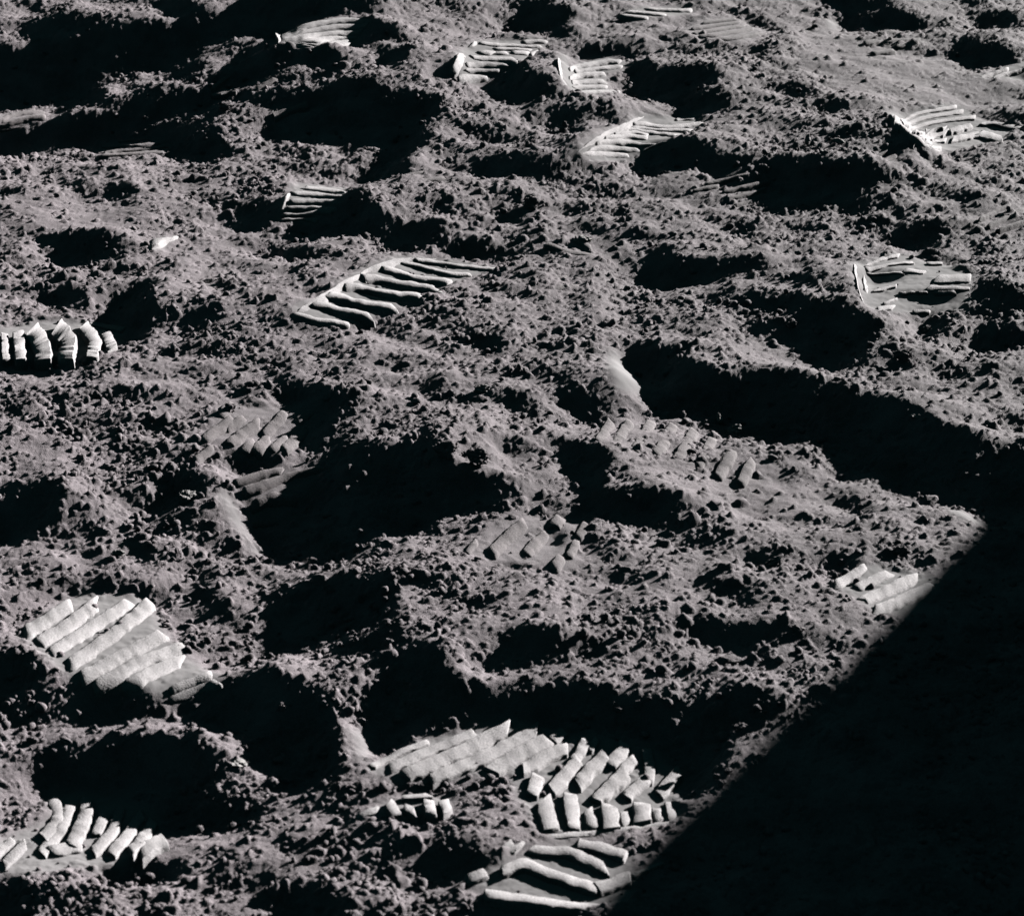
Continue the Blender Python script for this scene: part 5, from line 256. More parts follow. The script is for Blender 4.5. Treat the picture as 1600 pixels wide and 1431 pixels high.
[-10,-3,-3,-4,-6,-7,-9,-12,-15,-19,-12,9,5,1,0,-1,-1,1,0,0,-1,-2,-1,1,1,1,2,3,4,6,5,6,15,8,9,10,10,9,2,1,0,-1,-1,-1,-6,-1,6,7,6,4,6,6,8,11,6,4,8,2,-2,-4,-4,-6,-5,-5,-3,-3,-2,-1,-1,2,3,-1,-2,-2,-1,-1,-1,-3,-6,-6,-7,-7,-6,-7,-10,5,5,7,8,8,3,0,0,0,0,0,1,0,-4,-4,9,6,6,-3,-6,-5,-6,-5,-4,-4,-4,-4,-3,-4,-4,-5,0,6,9,0,-3,-2,-2,-1,2,3,3,2,2,2,2,1,1,1],
[-10,-3,-4,-5,-6,-7,-9,-11,-15,-18,-14,15,19,20,0,-2,-6,-5,-4,4,0,-1,-2,0,-1,-3,-1,-2,0,4,7,4,7,7,9,10,14,16,1,1,1,0,1,1,2,0,-3,5,5,8,8,7,9,13,2,-2,-1,-2,-2,-3,-4,-5,-5,-5,-5,-2,-2,-3,-1,5,13,-3,-6,-6,-3,-3,-3,-3,-4,-4,-5,-4,-6,-5,-12,8,7,6,7,10,5,-4,-2,-2,-1,-1,1,6,2,3,2,1,-2,-3,-4,-5,-4,-5,-4,-4,-4,-3,-4,-4,-3,0,3,2,1,0,-2,-1,-1,-1,0,4,3,2,2,2,2,1,1,1],
[-11,-3,-4,-5,-6,-7,-9,-12,-15,-20,-12,14,23,15,2,1,1,1,3,4,4,2,1,0,-3,-5,-4,-3,-5,-2,4,1,2,4,9,11,22,10,5,3,1,0,1,1,2,3,5,6,3,10,10,8,2,1,-1,-2,-2,-2,-3,-2,-3,-6,-7,-5,-7,-7,1,5,7,10,14,-4,-10,-18,-5,-3,-4,-4,-4,-4,-2,-3,-4,-4,-10,14,15,12,6,5,-6,-5,-4,-4,-3,-2,-2,12,2,0,0,0,-1,-3,-3,-3,-4,-4,-4,-4,-3,-3,-4,-4,-2,0,1,0,1,0,-1,-1,-1,-1,1,4,3,2,2,2,2,1,1,1],
[-12,-3,-4,-5,-6,-7,-10,-13,-17,-21,-17,17,22,19,0,2,1,0,1,3,4,3,2,1,2,4,3,2,-1,0,2,-3,-5,-1,2,8,21,12,7,8,3,1,0,0,1,1,3,5,6,7,6,4,2,3,3,1,-1,-2,-6,-4,7,-10,-10,-9,-8,-1,7,9,11,16,4,-3,-14,-30,-4,-4,-4,-5,-6,-5,-1,1,-1,-2,-10,15,24,10,3,-1,-4,-4,-5,-5,-6,-3,-1,16,4,-3,-3,-1,-2,-2,-3,-2,-4,-3,-3,-4,-4,-3,-3,-3,-2,0,-1,0,0,0,-1,-1,-1,-1,3,3,3,2,2,2,2,1,1,1],
[-12,-4,-4,-5,-6,-7,-11,-13,-18,-22,-18,16,25,15,1,1,2,1,0,2,3,3,1,2,7,20,10,4,3,2,5,0,-7,-2,-2,-2,3,9,7,10,8,7,0,-2,0,-1,0,2,5,4,6,3,3,2,5,6,2,1,2,1,3,-10,-23,-14,-9,7,11,12,16,10,-4,-3,-17,-29,-5,-4,-5,-6,-7,-8,-2,0,4,4,-1,11,15,13,8,-4,-3,-4,-4,-6,-5,9,5,2,-4,-4,-3,-2,-2,-3,-2,-3,-3,-3,-3,-3,-3,-3,-2,-3,-1,-2,-1,-1,0,-1,0,-1,-1,0,0,4,4,2,3,2,1,2,1,1],
[-12,-4,-4,-5,-6,-8,-11,-14,-19,-27,-19,15,25,17,1,2,1,2,2,2,1,2,0,4,15,19,5,4,5,8,7,5,5,5,3,-4,-14,-17,7,12,14,11,7,0,-3,-2,-4,-5,4,9,6,1,0,2,4,12,3,3,3,4,5,0,-30,-13,-12,1,12,16,23,-4,-4,-3,-18,-29,-5,-4,-5,-6,-7,-12,-2,6,6,6,4,6,10,13,15,-6,-5,-3,-3,-2,0,0,-1,-2,-2,-3,-2,-3,-3,-2,-3,-2,-3,-2,-3,-3,-2,-3,-2,-2,-2,-2,-1,-1,-1,-1,0,-1,-1,-1,2,4,3,3,2,2,2,1,1,1],
[-13,-3,-4,-5,-6,-9,-11,-14,-19,-23,-22,11,19,18,2,1,1,2,3,2,0,1,2,7,23,11,2,6,6,9,7,3,3,5,5,3,-1,-11,-9,4,9,15,14,8,-3,-12,-7,2,6,12,4,-5,-4,-10,8,17,11,1,2,3,4,3,-23,-8,-2,-6,-2,16,24,-6,-4,-3,-18,-28,-4,-5,-5,-5,-5,-13,1,7,8,7,8,8,9,11,8,-8,-5,-5,-3,-3,-1,-2,-1,-2,-2,-2,-3,-2,-3,-2,-3,-2,-3,-2,-3,-2,-3,-2,-2,-2,-2,-1,-2,-1,-1,-1,0,-1,-1,0,1,4,4,2,3,2,1,1,1,1],
[-13,-3,-4,-5,-6,-8,-11,-14,-16,-21,-18,2,15,11,1,2,2,2,1,1,2,3,3,11,22,9,4,7,11,9,2,1,2,3,6,9,3,2,-11,2,4,6,10,14,10,0,-14,-1,10,13,-8,-7,-7,-14,7,15,23,-3,-2,1,1,3,-19,-8,1,2,4,5,8,-1,-2,-1,-18,-26,-3,-5,-5,-4,-4,-12,4,9,8,10,11,15,8,-1,-4,-5,-5,-4,-3,-3,-3,-2,-2,-1,-3,-2,-2,-2,-3,-3,-2,-3,-2,-3,-2,-3,-2,-2,-1,-2,-1,-2,-2,-2,-1,-1,0,0,0,-1,1,5,4,2,3,1,2,1,1,1],
[-13,-3,-4,-5,-6,-7,-10,-12,-15,-19,-16,3,5,5,1,1,2,2,1,1,0,1,11,15,24,4,6,14,9,2,1,1,0,1,9,13,3,2,-4,2,10,7,4,2,9,18,6,-4,1,-4,-5,-5,-5,-12,0,14,24,-6,-4,-2,-1,1,-13,-10,-1,-1,1,2,6,3,1,2,-16,-24,-2,-3,-4,-5,-3,-12,8,12,12,13,15,-1,-3,-3,-2,-3,-4,-3,-2,-3,-2,-2,-2,-2,-3,-2,-2,-3,-2,-3,-2,-3,-3,-2,-3,-2,-2,-2,-2,-1,0,-1,-3,-2,-3,-2,1,4,0,-2,3,4,3,2,2,2,1,1,1,1],
[-12,-3,-4,-5,-5,-7,-9,-10,-13,-13,-12,2,5,2,0,0,-2,-3,-2,0,-3,4,10,16,26,5,9,7,6,3,3,2,0,-4,9,19,4,1,-8,10,13,15,18,9,-6,3,8,-1,-8,-5,-4,-2,0,1,2,2,10,-5,-4,-4,-2,0,-9,-10,-2,-2,-1,0,1,3,3,2,-13,-20,0,-2,-2,-3,-4,-12,13,20,14,1,0,-1,-2,-2,-3,-2,-1,-2,-2,-1,-2,-2,-2,-2,-2,-3,-2,-3,-2,-3,-2,-3,-3,-3,-3,-2,-3,-2,-1,-1,1,2,-2,-4,-7,-6,3,17,-4,-2,0,4,3,2,2,2,1,1,1,0],
[-12,-3,-3,-4,-5,-6,-7,-9,-10,-11,-11,2,5,4,2,1,1,-1,-3,-5,-4,-3,4,13,21,7,5,6,7,6,4,4,4,1,11,11,1,-1,-3,11,13,20,17,6,3,2,-4,-5,-6,-6,-5,0,2,3,3,2,0,-2,-4,-3,-4,-2,-4,-6,-3,-3,-2,-2,-2,1,2,1,-10,-19,2,1,0,-1,-2,2,5,17,1,-1,0,-1,-2,-3,-2,-2,-1,1,0,-1,-1,-1,-2,-1,-3,-2,-3,-2,-3,-3,-2,-3,-3,-3,-3,-3,-3,-3,-3,-2,0,6,5,-1,-5,-2,7,3,-4,-3,1,3,2,2,2,1,1,1,1,1],
[-11,-3,-3,-3,-5,-5,-5,-7,-8,-10,-11,2,5,4,4,3,2,1,0,-2,-4,-3,-3,2,9,3,6,8,6,6,5,6,6,7,8,6,4,1,-1,13,18,17,5,4,2,7,-3,-7,-8,-8,-7,0,6,10,5,2,-2,-4,-4,-5,-4,-4,0,-2,-4,-3,-3,-3,-3,-2,0,0,-9,-20,2,4,3,0,0,5,9,4,1,0,-1,-2,-2,-3,-4,-3,-3,4,5,1,-1,-1,1,-2,-3,-2,-3,-3,-2,-3,-3,-3,-3,-3,-3,-4,-3,-4,-4,-4,-5,9,9,4,1,1,-1,-1,-3,-1,0,3,2,3,2,1,1,1,1,0],
[-10,-2,-3,-3,-3,-4,-4,-5,-5,-5,-4,-2,0,2,4,4,3,3,2,1,1,-1,-1,-2,0,-4,-3,2,3,6,5,5,6,8,10,7,5,4,7,18,11,5,3,5,11,9,-3,-6,-9,-13,-7,5,5,6,9,7,-2,-7,-7,-7,-9,-7,5,4,-5,-4,-3,-3,-3,-4,-3,-3,-7,-15,-4,4,6,0,0,4,14,3,0,-1,-2,-2,-3,-3,-5,-3,1,2,4,4,0,-4,9,-4,-4,-3,-3,-3,-3,-3,-2,-3,-3,-4,-3,-3,-4,-4,-5,-5,-9,7,11,8,1,1,0,-1,-2,-1,1,4,3,2,2,1,1,0,1,0],
[-9,-2,-2,-2,-3,-2,-3,-2,-1,2,7,-5,0,-1,-2,0,4,2,2,3,3,1,1,1,1,-2,-5,-4,-5,-1,4,5,5,6,6,6,6,8,18,7,3,3,3,6,10,18,0,-3,-4,-8,-12,4,10,11,14,-2,-11,-9,-8,-7,-7,-9,10,-5,-6,-4,-4,-2,-3,-2,-4,-1,-1,-2,0,-3,-6,2,4,7,9,-3,-3,-3,-3,-3,-3,-2,1,1,-1,1,2,3,5,3,-2,-6,-5,-4,-3,-3,-3,-3,-3,-3,-3,-3,-3,-3,-4,-4,-5,-12,-2,5,7,6,8,5,-4,5,-3,-2,1,3,2,2,2,1,0,1,0,1],
[-8,-1,-2,-1,-2,-1,-1,1,3,7,12,0,0,1,1,1,0,-6,-8,2,5,3,4,3,1,2,-1,-4,-5,-4,-4,0,2,4,5,3,4,11,14,6,1,0,-2,8,14,15,7,0,-1,-3,-5,-7,16,18,-3,-7,-8,-8,-7,-7,-5,-4,-3,-5,-5,-5,-3,-3,-1,-1,-2,0,0,0,1,2,2,3,2,0,-1,-3,-2,-3,-4,-6,-4,12,8,-1,0,1,1,-1,-2,-3,-5,-4,-4,-4,-4,-3,-2,-3,-3,-3,-2,-3,-3,-4,-3,-4,-5,-10,8,9,8,11,13,-5,-6,-5,-4,-4,0,3,2,1,1,1,1,0,0,1],
[-6,-1,-1,-1,-1,0,1,3,4,8,8,2,-3,-2,0,1,1,2,-3,-7,8,7,6,6,4,2,2,1,-2,-3,-2,-6,-7,1,4,0,0,9,8,4,2,0,-5,1,17,12,11,4,1,0,-1,-1,4,6,-1,-4,-5,-6,-7,-6,-6,-6,-5,-5,-5,-5,-3,-4,-2,0,1,4,2,1,0,0,1,0,1,0,0,-1,-2,-1,0,1,1,0,-1,-2,-1,-1,0,-1,-1,-2,-3,-3,-3,-4,-3,-3,-2,-3,-2,-3,-2,-3,-3,-3,-3,-3,-8,0,16,21,5,2,-4,-5,-4,-5,-4,-3,1,1,1,1,1,0,1,0,1,0],
[-5,-1,0,0,0,1,2,4,5,7,10,0,-4,-3,-2,-2,0,-1,-3,1,10,11,10,14,9,7,1,1,1,1,0,-5,-12,-5,-4,2,-1,2,2,2,3,-1,-6,-2,8,12,7,6,6,2,-1,-1,2,1,0,-3,-4,-4,-6,-5,-6,-6,-6,-7,-7,-6,-2,-3,-4,-1,2,8,8,3,-1,-1,-1,-1,0,-1,0,-1,-1,-1,0,0,-2,-1,-2,-1,-2,-1,-1,0,-1,-2,-2,-2,-3,-2,-3,-2,-3,-2,-2,-2,-2,-3,-2,-3,-2,-2,-7,8,22,5,0,-1,-2,-2,-4,-3,-3,-3,-1,2,1,0,1,1,0,0,1,0],
[-4,0,0,0,1,2,3,4,5,8,9,1,-4,-3,-4,-4,-4,-4,3,7,9,10,14,19,0,-1,0,0,1,1,0,0,-4,6,11,10,-13,-9,2,1,1,0,-2,-1,0,3,3,2,5,4,5,2,0,-1,-3,-4,-4,-5,-5,-5,-5,-5,-6,-7,-10,-10,-3,-6,1,4,6,8,11,7,-4,-4,-2,-2,-2,-1,-2,-1,-1,-1,0,-2,-2,-2,-2,-2,-2,-1,-1,-1,0,-1,-2,-2,-2,-3,-2,-2,-2,-2,-1,-1,-2,-2,-3,-4,-2,4,8,5,7,-1,-1,-1,0,-2,-2,-2,-3,-3,0,1,1,1,0,1,0,1,0,0],
[-2,0,0,1,1,2,3,5,6,7,9,2,-3,-3,-3,-5,-14,4,8,7,10,13,16,2,-1,-1,0,-1,0,1,1,-1,-6,11,16,20,2,-5,-10,-5,5,2,-1,0,2,0,-2,0,2,1,1,6,8,-6,-7,-7,-6,-7,-7,-6,-4,-2,-3,-5,-8,-12,-14,3,7,5,7,8,14,5,-8,-6,-4,-3,-3,-3,-2,-2,-2,-2,-1,-1,-3,-2,-3,-3,-2,-2,-1,0,0,0,-1,-2,-3,-2,-3,-2,-2,-1,0,0,-1,-1,-2,-4,-6,6,10,4,0,-1,-1,0,1,1,-2,-2,-2,-2,-1,1,1,1,1,0,0,1,0,0],
[-1,0,1,1,2,2,3,5,6,8,10,1,-2,-2,-1,-2,-1,-4,8,8,12,6,1,0,0,-1,0,-1,0,-1,0,-3,2,18,23,6,0,0,-1,-4,1,10,5,1,2,1,0,-2,-2,1,2,6,15,-16,-13,-10,-9,-8,-10,-10,-10,4,1,1,-2,-7,-9,-10,4,9,10,13,14,-8,-8,-7,-5,-4,-4,-3,-4,-3,-3,-2,-2,-1,-3,-3,-3,-3,-3,-3,-2,-2,1,6,-2,-3,-3,-3,-3,-3,-2,-1,1,2,0,1,1,1,2,2,0,-2,-2,-1,-2,-1,6,3,-1,-3,-2,-3,0,1,1,1,1,0,1,0,0,0],
[0,0,1,1,2,3,3,5,6,8,8,3,-1,-2,-1,0,1,2,4,4,4,2,2,1,1,0,-1,0,-1,-1,-3,-4,16,23,9,1,1,1,0,1,-1,16,18,15,4,2,2,0,0,-1,-2,-1,0,-17,-13,-12,-9,-9,-9,-13,-4,9,0,-2,-1,-5,-6,-7,-8,8,12,23,-5,-8,-7,-6,-6,-4,-4,-4,-4,-4,-4,-3,-3,-2,-2,-2,-3,-4,-4,-3,-3,-3,9,6,-4,-4,-4,-4,-5,-4,-3,-3,1,9,0,0,2,3,2,-1,-1,-2,-2,-2,-2,-4,12,7,-3,-2,-3,-3,0,1,1,1,0,0,1,0,0,0],
[0,1,1,2,2,2,4,4,6,8,10,1,-1,-1,-1,0,0,0,2,2,3,2,3,1,1,1,0,0,-1,-1,-5,5,21,15,1,1,1,1,0,0,-2,17,29,12,3,2,1,1,-1,0,-2,-4,-5,-9,-10,-9,-9,-7,-6,-3,-1,-2,-2,-3,-4,-5,-3,-1,1,7,7,4,-6,-6,-7,-5,-6,-5,-4,-4,-4,-4,-4,-4,-3,-3,-2,-2,-2,-3,-5,-5,-4,12,8,-4,-4,-3,-3,-4,-12,-5,-3,-4,-1,12,-2,0,6,10,5,-4,-3,-4,-4,-4,-3,10,12,3,-4,-4,-3,-3,-1,2,0,1,0,0,1,0,0,0],
[1,1,1,2,2,2,4,4,6,7,8,3,-1,-1,-1,0,0,0,1,1,1,2,2,2,1,2,1,1,0,-3,-6,23,11,3,1,1,1,1,1,1,-1,15,29,4,2,1,1,1,0,-1,-1,-3,-3,-5,-6,-7,-7,-6,-5,-5,-3,-3,-2,-3,-3,-2,-3,-1,1,2,3,0,-2,-3,-4,-5,-4,-5,-4,-4,-4,-4,-4,-5,-4,-4,-2,-2,-1,0,-1,1,4,0,-3,-3,-3,-2,-1,1,-24,-10,3,18,-10,3,9,12,13,-2,-6,-5,-5,-5,-7,-7,20,-3,17,-6,-4,-4,-4,-3,0,0,1,0,0,0,0,1,0,0],
[2,1,1,1,2,3,3,5,5,7,9,2,-1,-1,-1,0,-1,0,0,1,1,1,1,2,2,1,2,2,2,2,5,6,4,2,2,1,1,2,1,2,1,6,31,2,1,1,1,1,0,0,-1,-2,-2,-3,-4,-5,-5,-5,-5,-4,-4,-3,-3,-3,-2,-2,-2,-2,-1,0,0,1,-1,-2,-3,-3,-3,-4,-4,-4,-3,-4,-4,-4,-5,-7,-4,0,2,-1,8,-3,-1,-2,-2,-3,-3,-4,-4,-3,-21,-11,8,24,13,2,10,8,-3,-5,-4,-4,-5,-4,-4,-9,17,-2,12,-5,-5,-3,-4,-3,-1,0,1,0,0,0,0,0,0,1],
[2,1,1,2,2,2,4,4,5,7,8,2,-1,-1,-1,0,-1,0,0,0,1,0,1,2,1,1,2,2,2,2,3,3,4,3,2,2,1,1,1,2,3,5,27,1,1,1,1,0,0,0,0,-1,-2,-2,-3,-3,-3,-4,-4,-4,-4,-3,-3,-2,-3,-2,-2,-2,-1,-1,-1,0,-1,-2,-1,-3,-2,-3,-3,-4,-3,-3,-3,-3,-3,-2,-2,2,3,-2,-3,-4,-2,-3,-2,-3,-4,-4,-4,-7,-6,-12,7,10,14,19,5,-1,-2,-3,-3,-3,-3,-2,-1,1,6,1,-3,-3,-4,-3,-3,-3,-1,0,0,0,0,1,0,0,0,0],
[2,1,1,2,2,2,4,4,5,6,8,2,-1,-1,-1,0,-1,0,-1,0,1,0,1,1,1,1,1,2,1,2,2,3,3,2,3,2,2,1,1,-1,-5,17,19,2,1,1,1,1,0,0,0,-1,-1,-1,-2,-2,-3,-3,-3,-3,-3,-3,-3,-3,-2,-2,-2,-2,-1,-2,-1,-1,-1,-1,-2,-2,-2,-2,-3,-2,-3,-2,-3,-3,-2,-1,-1,0,-1,-2,-2,-2,-2,-3,-3,-2,-4,-3,-4,-4,-7,-4,8,9,12,19,1,-5,-3,-3,-3,-2,-3,-1,-1,0,1,-1,-1,-2,-3,-3,-2,-3,-1,0,0,1,0,0,0,1,0,0],
[3,0,2,1,2,2,3,4,5,6,8,2,-1,-1,-1,-1,-1,0,0,-1,0,1,0,1,0,1,1,2,1,1,2,2,2,3,2,2,3,2,2,1,2,1,21,0,1,1,1,1,0,0,0,0,-1,-1,-1,-1,-2,-3,-2,-2,-3,-3,-2,-2,-3,-2,-2,-1,-2,-2,-1,-1,-1,-2,-1,-2,-1,-2,-2,-3,-2,-2,-2,-2,-2,-2,-1,-1,-1,-2,-1,-2,-2,-2,-2,-3,-3,-4,-4,-6,-4,8,14,16,11,0,-4,-5,-4,-3,-3,-3,-2,-2,-1,-1,-1,-1,-1,-1,-2,-3,-2,-3,0,0,0,1,0,1,0,0,1,0],
[3,1,1,1,2,2,3,4,4,6,7,2,-1,-1,-1,-1,0,-1,0,-1,0,0,0,1,0,1,1,1,1,1,2,1,2,2,2,2,2,2,3,3,3,5,8,1,2,1,1,0,1,0,0,0,0,-1,0,-2,-1,-2,-1,-2,-2,-3,-2,-2,-2,-2,-2,-1,-2,-1,-2,-1,-1,-2,-1,-1,-2,-2,-1,-2,-2,-2,-2,-2,-1,-2,-2,-1,-1,-1,-2,-1,-2,-1,-2,-1,-2,-3,-5,-8,13,16,6,1,0,0,-2,-2,-3,-3,-2,-3,-2,-2,-1,-2,-1,-1,-2,-1,-2,-2,-2,-2,-1,1,0,1,1,0,0,1,0,1],
[3,1,1,1,2,2,3,3,5,5,7,1,-1,-1,-1,-1,0,-1,0,-1,0,0,0,0,0,1,0,1,1,1,1,1,2,1,2,2,2,2,2,2,3,4,3,3,2,2,1,1,1,1,0,0,0,0,-1,-1,-1,-1,-1,-2,-1,-2,-2,-2,-1,-2,-2,-1,-2,-1,-2,-1,-1,-1,-2,-1,-2,-1,-1,-2,-2,-1,-2,-2,-1,-2,-1,-1,-2,-1,-1,-1,-2,-1,-1,-1,-1,0,0,4,4,2,1,1,0,0,0,-2,-2,-2,-2,-2,-1,-2,-2,-1,-2,-1,-2,-1,-2,-2,-2,-2,0,1,0,1,1,1,0,1,0,0],
[3,0,2,1,1,3,2,3,5,5,6,1,-1,-1,-1,-1,-1,0,-1,0,-1,0,0,0,0,0,1,0,1,1,1,1,1,1,1,2,2,1,2,2,2,3,2,3,2,2,1,1,1,1,1,0,0,0,0,-1,0,-1,-1,-1,-2,-1,-1,-2,-1,-2,-1,-2,-1,-1,-2,-1,-1,-1,-2,-1,-1,-1,-2,-1,-2,-1,-1,-2,-1,-2,-1,-1,-2,-1,-1,-1,-1,-1,-1,0,-1,0,0,1,2,1,2,0,1,0,-1,0,-1,-2,-1,-2,-2,-1,-2,-1,-2,-1,-2,-1,-2,-2,-2,-2,0,1,1,1,1,1,1,0,1,0],
[3,0,1,2,1,2,3,3,3,5,7,0,-1,-1,-1,-1,-1,-1,0,-1,0,-1,0,0,0,0,0,1,0,1,0,1,1,1,1,2,1,1,2,1,2,2,2,2,2,1,2,1,1,1,1,0,1,0,0,-1,0,0,-1,-1,-1,-1,-1,-1,-1,-2,-1,-1,-1,-1,-2,-1,-1,-1,-1,-2,-1,-1,-1,-1,-2,-1,-1,-1,-2,-1,-1,-1,-2,-1,-1,-1,-1,0,-1,-1,0,-1,0,1,0,1,1,1,0,0,0,-1,0,-1,-1,-2,-1,-1,-2,-1,-2,-1,-2,-1,-2,-2,-1,-2,0,1,2,1,1,1,0,1,1,0],
[3,0,1,1,2,2,2,3,3,5,4,2,-1,-2,-1,-1,0,-1,-1,-1,0,0,-1,0,0,0,0,0,1,0,0,1,1,1,0,1,2,1,1,1,2,1,2,1,2,1,2,1,1,1,1,0,1,0,0,0,0,-1,0,-1,0,-1,-1,-1,-1,-1,-1,-1,-1,-1,-1,-1,-1,-1,-1,-1,-1,-1,-2,-1,-1,-1,-1,-1,-1,-2,-1,-1,-1,-1,-1,-1,-1,0,-1,-1,0,0,-1,0,1,0,0,1,0,0,0,0,-1,-1,0,-1,-2,-1,-1,-1,-2,-1,-2,-1,-2,-1,-2,-2,1,1,2,1,1,1,1,1,1,0],
[2,1,1,1,1,2,2,3,3,4,5,0,-1,-1,-1,-1,-1,-1,-1,0,-1,0,-1,0,0,0,0,0,0,0,0,1,0,1,1,1,0,1,1,2,1,1,1,1,2,1,1,1,1,1,1,1,0,0,1,0,0,0,-1,0,0,-1,-1,0,-1,-1,-1,-1,0,-1,-1,-1,-1,-1,-1,-1,-1,-1,-1,-1,-1,-1,-1,-1,-1,-1,-1,-1,-1,-1,-1,-1,-1,0,-1,-1,0,-1,0,0,0,0,0,0,0,0,0,0,0,-1,-1,0,-1,-1,-1,-1,-2,-1,-1,-2,-1,-2,-1,-2,0,2,2,1,2,1,1,1,1,0],
[2,1,1,1,1,1,2,3,2,4,4,0,-1,-1,-1,-1,-1,-1,-1,0,-1,0,-1,0,-1,0,0,0,0,0,1,0,0,1,0,1,1,0,1,1,1,1,1,1,1,1,1,1,1,1,1,0,1,0,1,0,0,0,0,0,-1,0,0,-1,-1,0,-1,-1,0,-1,-1,-1,-1,0,-1,-1,-1,-1,-1,-1,-1,-1,-1,0,-1,-1,-1,-1,-1,-1,-1,0,-1,-1,0,-1,0,-1,0,0,-1,0,0,0,0,0,0,0,-1,0,-1,0,-1,-1,-1,-1,-1,-1,-1,-1,-2,-1,-2,-2,1,2,2,2,1,2,1,1,1,0],
[2,1,0,1,1,2,1,2,3,3,4,-1,-1,-1,-1,-1,-1,-1,-1,0,-1,-1,0,-1,0,0,0,0,0,0,0,0,0,0,1,0,1,0,1,1,0,1,1,1,1,1,1,0,1,1,1,0,1,0,1,0,0,0,0,0,0,0,0,-1,0,-1,0,-1,0,-1,-1,0,-1,-1,-1,0,-1,-1,-1,-1,0,-1,-1,-1,-1,0,-1,-1,-1,-1,0,-1,-1,0,-1,0,-1,0,-1,0,0,-1,0,0,0,0,0,0,-1,0,0,-1,-1,0,-1,-1,-1,-1,-1,-1,-1,-2,-1,-2,1,2,3,1,2,2,1,1,1,1],
[2,1,0,1,1,1,1,2,2,2,3,0,-2,-1,-1,-1,-1,0,-1,-1,0,-1,-1,0,0,-1,0,0,0,0,0,0,0,0,0,1,0,1,0,1,0,1,1,0,1,1,0,1,1,1,0,1,0,1,0,1,0,0,0,0,0,0,0,0,-1,0,-1,0,-1,0,-1,0,-1,0,-1,-1,0,-1,-1,0,-1,-1,-1,0,-1,-1,0,-1,-1,-1,0,-1,-1,0,-1,0,-1,0,0,-1,0,0,0,-1,0,0,0,0,-1,0,0,-1,0,-1,0,-1,-1,-1,-1,-1,-1,-1,-2,-1,1,3,2,2,2,2,2,1,1,0],
[2,0,1,0,1,1,1,2,1,2,2,-1,-1,-1,-1,-1,-1,-1,-1,0,-1,-1,0,-1,0,0,-1,0,0,0,0,0,0,0,0,0,1,0,0,1,0,1,0,1,0,1,0,1,1,0,1,0,1,0,1,0,0,1,0,0,0,0,0,0,0,-1,0,0,-1,0,-1,0,0,-1,-1,0,-1,0,-1,0,-1,-1,0,-1,-1,0,-1,0,-1,-1,0,-1,0,-1,0,-1,0,-1,0,-1,0,0,0,-1,0,0,0,0,-1,0,0,0,-1,0,-1,0,-1,-1,-1,-1,-1,-1,-1,-1,1,3,3,3,2,2,1,1,1,1],
[2,0,0,1,1,0,1,1,1,1,0,-1,-1,-1,-1,0,-1,-1,-1,0,-1,0,-1,0,-1,0,-1,0,0,0,0,0,0,0,0,0,0,0,1,0,0,1,0,1,0,0,1,0,1,0,1,0,1,0,0,0,1,0,1,0,0,0,0,0,0,0,-1,0,0,-1,0,0,0,-1,0,-1,0,-1,0,-1,0,-1,0,-1,0,-1,0,-1,0,-1,-1,0,-1,0,0,-1,0,-1,0,0,-1,0,0,-1,0,0,0,0,-1,0,0,0,0,-1,0,-1,0,-1,-1,0,-1,-1,-1,-1,2,3,4,3,3,1,1,1,1,0],
[1,1,0,1,0,1,0,1,0,0,0,-1,0,-1,-1,-1,-1,-1,-1,0,-1,0,-1,-1,-1,0,0,-1,0,0,0,0,0,0,0,0,0,0,0,0,0,1,0,1,0,0,1,0,1,1,1,1,0,0,1,1,0,1,0,0,0,0,0,0,0,0,0,0,-1,0,0,-1,0,-1,0,-1,0,-1,0,-1,-1,0,-1,-1,0,-1,0,0,0,-1,-1,-1,0,0,-1,0,0,-1,0,0,-1,0,0,-1,0,0,0,0,-1,0,0,0,0,0,-1,0,-1,0,-1,0,-1,0,-1,-1,2,6,5,3,1,1,1,1,0,0],
[1,1,0,0,0,1,0,0,1,0,-1,0,-1,0,-1,-1,0,-1,0,-1,0,-1,-1,0,-1,0,0,0,-1,0,0,0,-1,0,0,0,0,0,1,0,0,1,0,1,0,0,1,1,0,1,0,1,0,1,0,1,0,0,0,0,0,0,0,0,0,0,0,0,0,-1,0,0,-1,0,-1,0,0,-1,0,-1,0,-1,-1,0,0,-1,0,-1,-1,-1,0,-1,0,-1,0,0,-1,-1,-1,0,-1,0,0,-1,0,0,0,0,-1,0,0,0,0,0,-1,0,-1,0,-1,-1,0,0,0,2,7,4,3,2,1,0,1,0,0,1],
[1,0,0,1,0,0,0,0,0,0,0,0,-1,0,-1,0,0,-1,0,-1,0,0,-1,0,-1,0,0,0,0,0,-1,0,0,0,0,0,0,0,0,1,0,0,1,0,0,1,0,1,0,0,1,0,0,1,0,0,0,1,0,0,0,0,0,0,-1,0,0,0,0,0,-1,0,0,0,-1,0,0,-1,0,-1,0,0,-1,0,0,-1,0,-1,0,-1,0,0,-1,0,0,-1,-1,0,0,-1,0,0,-1,0,0,0,0,0,0,0,-1,0,-1,0,0,-1,-1,0,-1,0,0,1,3,4,3,2,1,1,1,0,0,0,1,0],
[1,0,0,0,0,1,0,0,0,-1,0,0,0,-1,0,0,-1,0,0,0,-1,0,0,0,-1,0,0,0,0,0,0,0,0,-1,0,1,0,0,0,0,0,1,0,0,0,1,0,0,1,0,0,0,0,1,0,0,0,0,0,0,0,0,0,0,0,0,0,0,-1,0,0,0,0,-1,0,0,0,-1,0,0,0,-1,0,0,-1,0,0,-1,0,0,0,-1,0,0,-1,0,0,-1,0,0,0,0,-1,0,0,0,0,0,0,0,-1,0,0,-1,0,0,-1,0,0,1,1,1,2,2,2,1,0,1,0,0,1,0,0,0],
